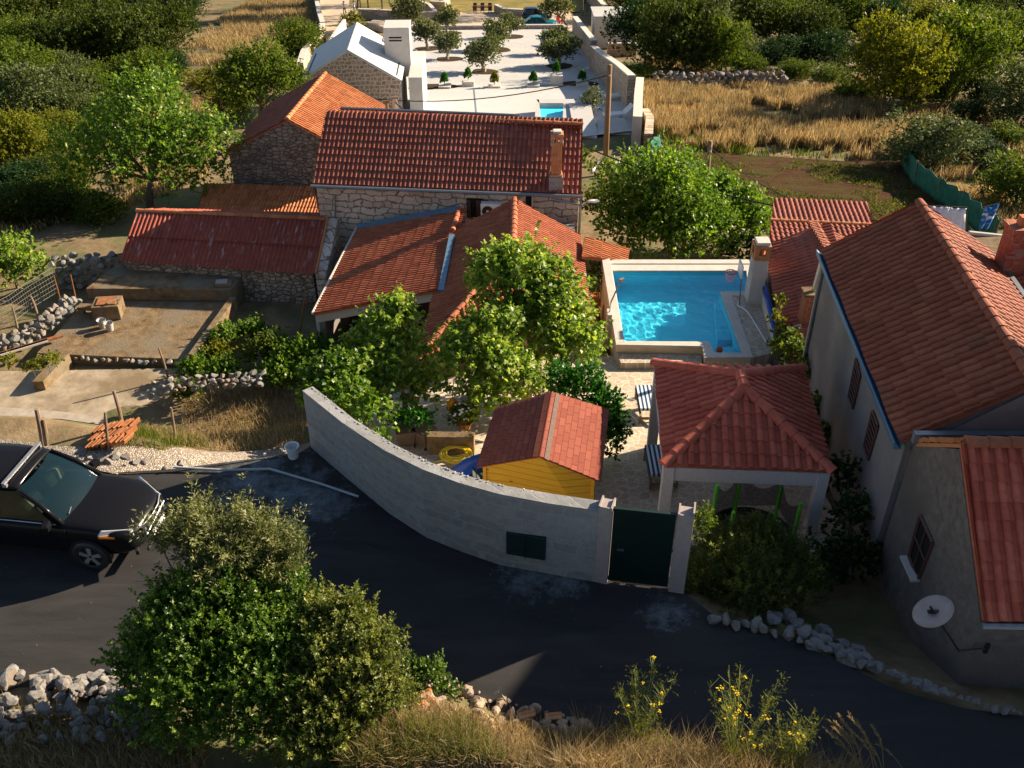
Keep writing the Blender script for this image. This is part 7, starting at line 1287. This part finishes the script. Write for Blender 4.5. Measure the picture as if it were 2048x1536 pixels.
t4 = roofpole(774, 224, 203, 44, .07, 'short wooden mast behind the stone house roof, the left one', 'pole'); t5 = roofpole(791, 226, 196, 44, .12, 'thick pale mast behind the stone house roof, the right one', 'metal')
def cable(lab, a, b, sag, r_=.02):
    T = thing('overhead_cable', lab, 'cable', a); MB().tube([a.lerp(b, k/16)+Vector((0, 0, -sag*4*(k/16)*(1-k/16))) for k in range(17)], r_, 5).build('wire', M['black'], T)
cable('thin black cable crossing the white court from the tall utility pole to the left', t1+Vector((0, 0, -.5)), PY(590, 170, 62), 1.2, .03)
cable('thick black cable from the roof masts down behind the stone house ridge', t5+Vector((0, 0, -.2)), PY(880, 240, 37.5), .3, .035)
cable('black cable from the stone house corner past the walnut to the right houses', PY(1166, 292, 36), PY(1760, 442, 34), .5, .03)
cable('thin cable between the shorter grey pole and the left garden net', t2+Vector((0, 0, -.3)), PY(1240, 308, t2.y+1), .3, .02)
cable('thin cable from the shorter grey pole towards the right', t2+Vector((0, 0, -.3)), PY(1790, 452, 36), .8, .02)
T = thing('clothes_line', 'white cloth strips hanging from the tall utility pole', 'cloth', b1_); MB().tube([PY(1208, 310, b1_.y), PY(1192, 330, b1_.y-.5), PY(1183, 345, b1_.y-1)], [.03, .05, .12], 6).build('strip', M['plastic_w'], T); MB().tube([PY(1240, 318, b1_.y), PY(1232, 330, b1_.y-.3)], [.08, .14], 6).build('strip', M['plastic_w'], T)
# ------------------------------------------------------------------ field, netting, laundry
drape('tilled_field', [(p.x, p.y) for p in (G(u, v) for u, v in ((1290, 300), (1330, 298), (1500, 312), (1700, 325), (1800, 322), (1850, 372), (1900, 420), (1910, 445), (1700, 470), (1540, 470), (1480, 430), (1330, 370)))], M['soil'], 2, .05)
def netfence(lab, px, h, dx=0):
    pts = [on(G(u, v)) for u, v in px]; T = thing('netting_fence', lab, 'fence', pts[0]); mb = MB(); n = 6; jr = random.Random(3); q = []
    for a, b in zip(pts[:-1], pts[1:]): q += [a.lerp(b, k/n) for k in range(n)]
    q.append(pts[-1]); vs = []
    for i, p in enumerate(q):
        for k in range(5): vs.append(p+Vector((.06*math.sin(i*1.9+k), .06*math.cos(i*1.3+k*2), h*k/4*(1+.06*math.sin(i*2.1)))))
    o = mb.add(vs, [(i*5+k, i*5+5+k, i*5+6+k, i*5+k+1) for i in range(len(q)-1) for k in range(4)]).build('net', M['green_mesh'], T, smooth=True); o.modifiers.new('t', 'SOLIDIFY').thickness = .02
    for p in pts: MB().tube([p, p+Vector((0, 0, h*1.1))], .03, 6).build('stake', M['wood'], T)
netfence('long green netting fence along the right side of the tilled field', ((1800, 330), (1825, 368), (1870, 402), (1915, 430), (1960, 470), (1985, 490)), 1.15)
netfence('short ragged green netting at the left corner of the dry field', ((1318, 298), (1300, 310), (1303, 345)), .9)
lz = 31.5
for i, (u0, u1, vt, vb, lab) in enumerate(((1848, 1874, 412, 440, 'white sheet drying, the small part beside the roof ridge'), (1873, 1900, 413, 450, 'white sheet drying, the middle one of three'), (1899, 1933, 416, 463, 'white sheet drying, the widest one at the right of the three'))):
    a, b, c, d = PY(u0, vt, lz), PY(u1, vt+1, lz), PY(u1-4, vb, lz-.3), PY(u0-3, vb, lz-.3); T = thing('bed_sheet', lab, 'laundry', d); vs = []
    for k in range(9):
        for j in range(7): p = a.lerp(b, k/8).lerp(d.lerp(c, k/8), j/6); vs.append(p+Vector((0, .04*math.sin(k*1.7+j*.6), .02*math.sin(k*2.3))))
    o = MB().add(vs, [(k*7+j, k*7+7+j, k*7+8+j, k*7+j+1) for k in range(8) for j in range(6)]).build('cloth', mplain('white_cotton', (.66, .67, .74), .85, .2) if i == 0 else MATS['white_cotton'], T, smooth=True); o.modifiers.new('t', 'SOLIDIFY').thickness = .012
rk = thing('drying_rack', 'dark metal rack carrying the white sheets', 'drying rack', PY(1900, 466, lz)); MB().tube([PY(1842, 411, lz), PY(1936, 415, lz)], .02, 6).tube([PY(1935, 414, lz), PY(1930, 468, lz)], .025, 6).tube([PY(1905, 455, lz+.05), PY(1931, 455, lz+.05)], .02, 6).tube([PY(1844, 411, lz), PY(1842, 470, lz)], .025, 6).build('frame', M['black'], rk)
def mtowel():
    m, t, b = nodes('blue_towel', .9, .15); v = coord(t); t.links.new(ramp(t, noise(t, coord(t, (1, 1, 2.2)), 2.6, 4, .6), ((.50, (.01, .12, .42)), (.60, (.65, .75, .85)))), b.inputs['Base Color']); return m
a, b, c, d = PY(1969, 416, 32), PY(1997, 409, 32.2), PY(1976, 458, 32.1), PY(1957, 460, 32); T = thing('beach_towel', 'blue beach towel with white splash pattern hanging to dry', 'laundry', d); vs = []
for k in range(9):
    for j in range(7): vs.append(a.lerp(b, k/8).lerp(d.lerp(c, k/8), j/6)+Vector((0, .04*math.sin(k*1.3+j*.5), .03*math.sin(k*1.1)*(1-j/6))))
MB().add(vs, [(k*7+j, k*7+7+j, k*7+8+j, k*7+j+1) for k in range(8) for j in range(6)]).build('cloth', mtowel(), T, smooth=True).modifiers.new('t', 'SOLIDIFY').thickness = .012
MB().tube([PY(1967, 414, 32.02), PY(2000, 406, 32.22)], .015, 5).tube([PY(1999, 406, 32.22), PY(1985, 470, 32.3)], .02, 5).build('line', M['black'], T)
a = PY(1925, 468, 30.5); T = thing('terrace_roof', 'flat concrete terrace roof beyond the grey house, below the laundry', 'roof', a); b = PY(2030, 478, 30.5); MB().prism([(a.x-2.5, a.y-4.5), (b.x+2, b.y-4.5), (b.x+2, b.y), (a.x-2.5, a.y)], -7, a.z-.05).build('slab', M['concrete'], T); MB().tube([a+Vector((.2, 0, .05)), b+Vector((0, 0, .05))], .08, 8).build('kerb', M['coping'], T)
# drying frame by the pool
q = P(1540, 735, -3.5); T = thing('folding_airer', 'folded metal drying airer standing in the corner right of the near pool', 'airer', q)
f = MB(); a, b = PY(1542, 725, q.y), PY(1556, 660, q.y)
for dx in (-.12, 0, .14, .25): f.tube([q+Vector((dx, 0, 0)), q+Vector((.1, .1, .75))], .014, 5)
f.tube([q+Vector((-.1, 0, 0)), PY(1562, 640, q.y)], .025, 6); f.build('frame', M['metal'], T)
# ------------------------------------------------------------------ dry grass and weeds
def blades(name, pts, hmin, hmax, wd, mat, lean=.35, seed=0, kind='stuff', curve=True):
    r = np.random.default_rng(seed); n = len(pts); P_ = np.array(pts, float); h = r.uniform(hmin, hmax, n)*(.6+.4*r.random(n)); a = r.random(n)*2*np.pi; s = np.stack([np.cos(a), np.sin(a), np.zeros(n)], 1)*wd/2
    b = r.random(n)*2*np.pi; ln = (lean*(.3+r.random(n)))*h; off = np.stack([np.cos(b)*ln, np.sin(b)*ln, h], 1); md = off*np.array([.35, .35, .6])
    V = np.stack([P_-s, P_+s, P_+md+s*.7, P_+off, P_+md-s*.7], 1).reshape(-1, 3); I = np.arange(n)*5; F4 = np.stack([I, I+1, I+2, I+4], 1); F3 = np.stack([I+4, I+2, I+3, I+3], 1)
    F = np.concatenate([F4, np.stack([I+4, I+2, I+3, I+3], 1)]); me = bpy.data.meshes.new(name); me.vertices.add(len(V)); me.vertices.foreach_set('co', V.astype(np.float32).ravel())
    L = np.concatenate([F4.ravel(), np.stack([I+4, I+2, I+3], 1).ravel()]).astype(np.int32); me.loops.add(len(L)); me.loops.foreach_set('vertex_index', L); ls = np.concatenate([np.arange(n)*4, 4*n+np.arange(n)*3]).astype(np.int32); me.polygons.add(2*n); me.polygons.foreach_set('loop_start', ls)
    me.update(calc_edges=True); rn = np.clip(r.random(n), 0, 1); at = me.attributes.new('rnd', 'FLOAT', 'FACE'); at.data.foreach_set('value', np.concatenate([rn, rn]).astype(np.float32)); return tag(link_mesh(name, me, mat), kind=kind)
GR = mleaf('dry_grass_blade', ((0, (.16, .11, .06)), (.5, (.34, .25, .14)), (.85, (.52, .41, .26)), (1, (.19, .18, .07))), .35, .75, .15, .35, tint=(1.2, 1.1, .85)); GG = mleaf('green_weed_blade', ((0, (.03, .05, .01)), (.6, (.09, .12, .02)), (1, (.2, .19, .05))), .35, .6, .2, .5)
def inpoly(x, y, p):
    c = False; j = len(p)-1
    for i in range(len(p)):
        if (p[i][1] > y) != (p[j][1] > y) and x < (p[j][0]-p[i][0])*(y-p[i][1])/(p[j][1]-p[i][1])+p[i][0]: c = not c
        j = i
    return c
def scatter(px, n, seed, base=G, cl=.0):
    poly = [(p.x, p.y) for p in (base(u, v) for u, v in px)]; xs = [p[0] for p in poly]; ys = [p[1] for p in poly]; jr = random.Random(seed); out = []; t = 0
    while len(out) < n and t < n*12:
        t += 1; x, y = jr.uniform(min(xs), max(xs)), jr.uniform(min(ys), max(ys))
        if inpoly(x, y, poly) and (cl == 0 or mnoise.noise((x*.25, y*.25, seed))+.5*mnoise.noise((x*.9, y*.9, seed)) > cl-.4): out.append((x, y, g(x, y)-.02))
    return out
blades('dry_grass', scatter(((1285, 175), (1400, 185), (1700, 190), (1800, 250), (1820, 318), (1700, 322), (1500, 308), (1340, 295), (1290, 240)), 52000, 1, cl=.25), .35, 1.15, .055, GR, .3, 1)
blades('dry_grass', scatter(((1290, 110), (1480, 140), (1720, 160), (2048, 230), (2100, 420), (1990, 470), (1900, 410), (1830, 330), (1780, 230), (1560, 180), (1300, 165)), 26000, 2, cl=.4), .2, .8, .06, GR, .4, 2)
blades('dry_grass', scatter(((375, 95), (440, 40), (520, -10), (610, -10), (640, 70), (600, 140), (470, 130), (385, 130)), 24000, 3, cl=.2), .3, .9, .07, GR, .35, 3)
blades('dry_grass', scatter(((60, 300), (160, 200), (380, 150), (450, 180), (420, 350), (250, 420), (0, 480), (0, 380)), 22000, 4, cl=.35), .15, .6, .05, GR, .4, 4)
blades('dry_grass', scatter(((330, 885), (460, 900), (610, 890), (620, 800), (500, 775), (380, 790), (260, 860)), 12000, 5), .08, .42, .016, GR, .5, 5)
blades('green_grass', scatter(((180, 905), (330, 905), (420, 895), (330, 850), (240, 880)), 5000, 6), .08, .36, .014, GG, .5, 6)
lowg = lambda u, v: P(u, v, .15)
fg = scatter(((720, 1500), (860, 1450), (960, 1470), (1060, 1490), (1190, 1500), (1330, 1512), (1520, 1548), (1700, 1560), (1700, 1640), (700, 1640)), 30000, 7, lowg); blades('dry_grass', fg, .06, .36, .012, GR, .7, 7)
blades('green_grass', scatter(((700, 1470), (900, 1460), (1250, 1520), (1600, 1600), (700, 1640)), 6000, 8, lowg, .5), .10, .4, .010, GG, .6, 8)
blades('dry_grass', scatter(((-60, 1420), (250, 1430), (420, 1470), (420, 1600), (-60, 1640)), 8000, 9, lowg), .1, .4, .011, GR, .6, 9)
# tall yellow-flowered weeds and plumed grasses at the road edge
def fennel(u, vb, vt, lab, seed, spread=.35, n=9):
    b = P(u, vb, 0); b.z = g(b.x, b.y); top = PY(u, vt, b.y+.2); H_ = top.z-b.z; T = thing('yellow_flower_weed', lab, 'plant', b, 'yellow flowering weeds at the road edge'); jr = random.Random(seed); st = MB(); fl_p = []; lf = []
    for i in range(n):
        a = jr.uniform(0, 6.28); r_ = spread*jr.uniform(.3, 1); hh = H_*jr.uniform(.55, 1.0); e = b+Vector((math.cos(a)*r_, math.sin(a)*r_, hh)); m_ = b.lerp(e, .5)+Vector((0, 0, .12)); st.tube([b, m_, e], [.008, .006, .004], 4)
        for k in range(6):
            s_ = m_.lerp(e, .15*k+.1); d = Vector((jr.uniform(-1, 1), jr.uniform(-1, 1), jr.uniform(.3, 1))).normalized(); e2 = s_+d*jr.uniform(.08, .22); st.tube([s_, e2], [.004, .003], 3); fl_p.append(e2)
            lf.append((s_.x-b.x, s_.y-b.y, s_.z-b.z, .05, .05, .05))
        fl_p.append(e)
    st.build('stem', mplain('weed_stem', (.16, .19, .06), .7, .2), T) if 'weed_stem' not in MATS else st.build('stem', MATS['weed_stem'], T)
    f = MB()
    for p in fl_p:
        for k in range(5 if jr.random() < .16 else 0): f.lathe(p+Vector((jr.uniform(-.025, .025), jr.uniform(-.025, .025), jr.uniform(-.01, .02))), [(0, -.006), (.012, 0), (.008, .008), (0, .006)], 6)
    f.build('flowers', mplain('yellow_petal', (.75, .52, .01), .6, .3) if 'yellow_petal' not in MATS else MATS['yellow_petal'], T)
    lf += [(jr.uniform(-.2, .2), jr.uniform(-.2, .2), H_*jr.uniform(.05, .45), .12, .12, .15) for _ in range(8)]
    lf += [(jr.uniform(-.35, .35), jr.uniform(-.2, .2), H_*jr.uniform(.02, .3), .18, .15, .18) for _ in range(8)]; V, F, rn = leaf_arrays(lf, 900, 7, .12, .045, .10, .9, seed, .1); link_mesh('leaves', np_mesh('leaves', V, F, rn), LM['yel'], T)
fennel(1275, 1520, 1312, 'yellow-flowered weed at the road edge, the left one', 201, .5, 18); fennel(1465, 1545, 1345, 'yellow-flowered weed at the road edge, the bushier right one', 202, .6, 20); fennel(1560, 1570, 1395, 'slender yellow-flowered weed with few stems right of the bushy one', 203, .35, 8)
def plume(u0, v0, u1, v1, lab, seed, n=7):
    b = P(u0, v0, 0); b.z = g(b.x, b.y); t_ = PY(u1, v1, b.y+.2); T = thing('plume_grass', lab, 'grass plant', b); jr = random.Random(seed); st = MB(); V = []; F = []; rn = []
    for i in range(n):
        e = t_+Vector((jr.uniform(-.14, .2), jr.uniform(-.2, .2), jr.uniform(-.35, 0))); m_ = b.lerp(e, .6)+Vector((.06, 0, .10)); pts = smooth_path([b+Vector((jr.uniform(-.1, .1), jr.uniform(-.1, .1), 0)), m_, e], 6); st.tube(pts, .005, 4)
        for j in range(130):
            t = jr.random()**.8; k = 6+t*6; p = pts[min(int(k), 11)].lerp(pts[min(int(k)+1, 12)], k % 1); d = ((e-m_).normalized()+Vector((jr.uniform(-.6, .6), jr.uniform(-.6, .6), jr.uniform(-.3, .3)))).normalized(); s_ = d.cross(Vector((jr.uniform(-1, 1), jr.uniform(-1, 1), .5))).normalized()*.004; L_ = jr.uniform(.04, .10)*(1-t*.5); o = len(V); q = p-b
            V += [q-s_, q+s_, q+d*L_+s_*.5, q+d*L_-s_*.5]; F.append((o, o+1, o+2, o+3)); rn.append(jr.random())
    st.build('stalks', MATS['dry_stalk'] if 'dry_stalk' in MATS else mplain('dry_stalk', (.30, .22, .10), .8, .2), T); link_mesh('plumes', np_mesh('plumes', np.array(V), np.array(F), np.array(rn)), GR, T)
plume(1730, 1575, 1668, 1440, 'golden plumed grass leaning left at the bottom of the photo', 301, 9); plume(1765, 1580, 1722, 1440, 'golden plumed grass, slimmer and more upright, right of the leaning one', 302, 6); plume(1812, 1575, 1790, 1488, 'single thin grass stalk at the bottom right', 303, 1)

blades('field_weeds', scatter(((1330, 310), (1500, 320), (1780, 335), (1850, 400), (1880, 440), (1700, 465), (1500, 425)), 8000, 12, cl=.4), .08, .30, .06, GG, .9, 12)
blades('green_grass', scatter(((1285, 240), (1480, 300), (1800, 320), (1830, 325), (1500, 312), (1330, 298)), 800, 13, cl=.4), .3, .8, .06, GG, .5, 13)

blades('dry_grass', scatter(((1150, 1478), (1300, 1488), (1450, 1500), (1620, 1522), (1750, 1560), (1700, 1640), (1100, 1640)), 9000, 14, lowg), .15, .75, .011, GR, .6, 14)
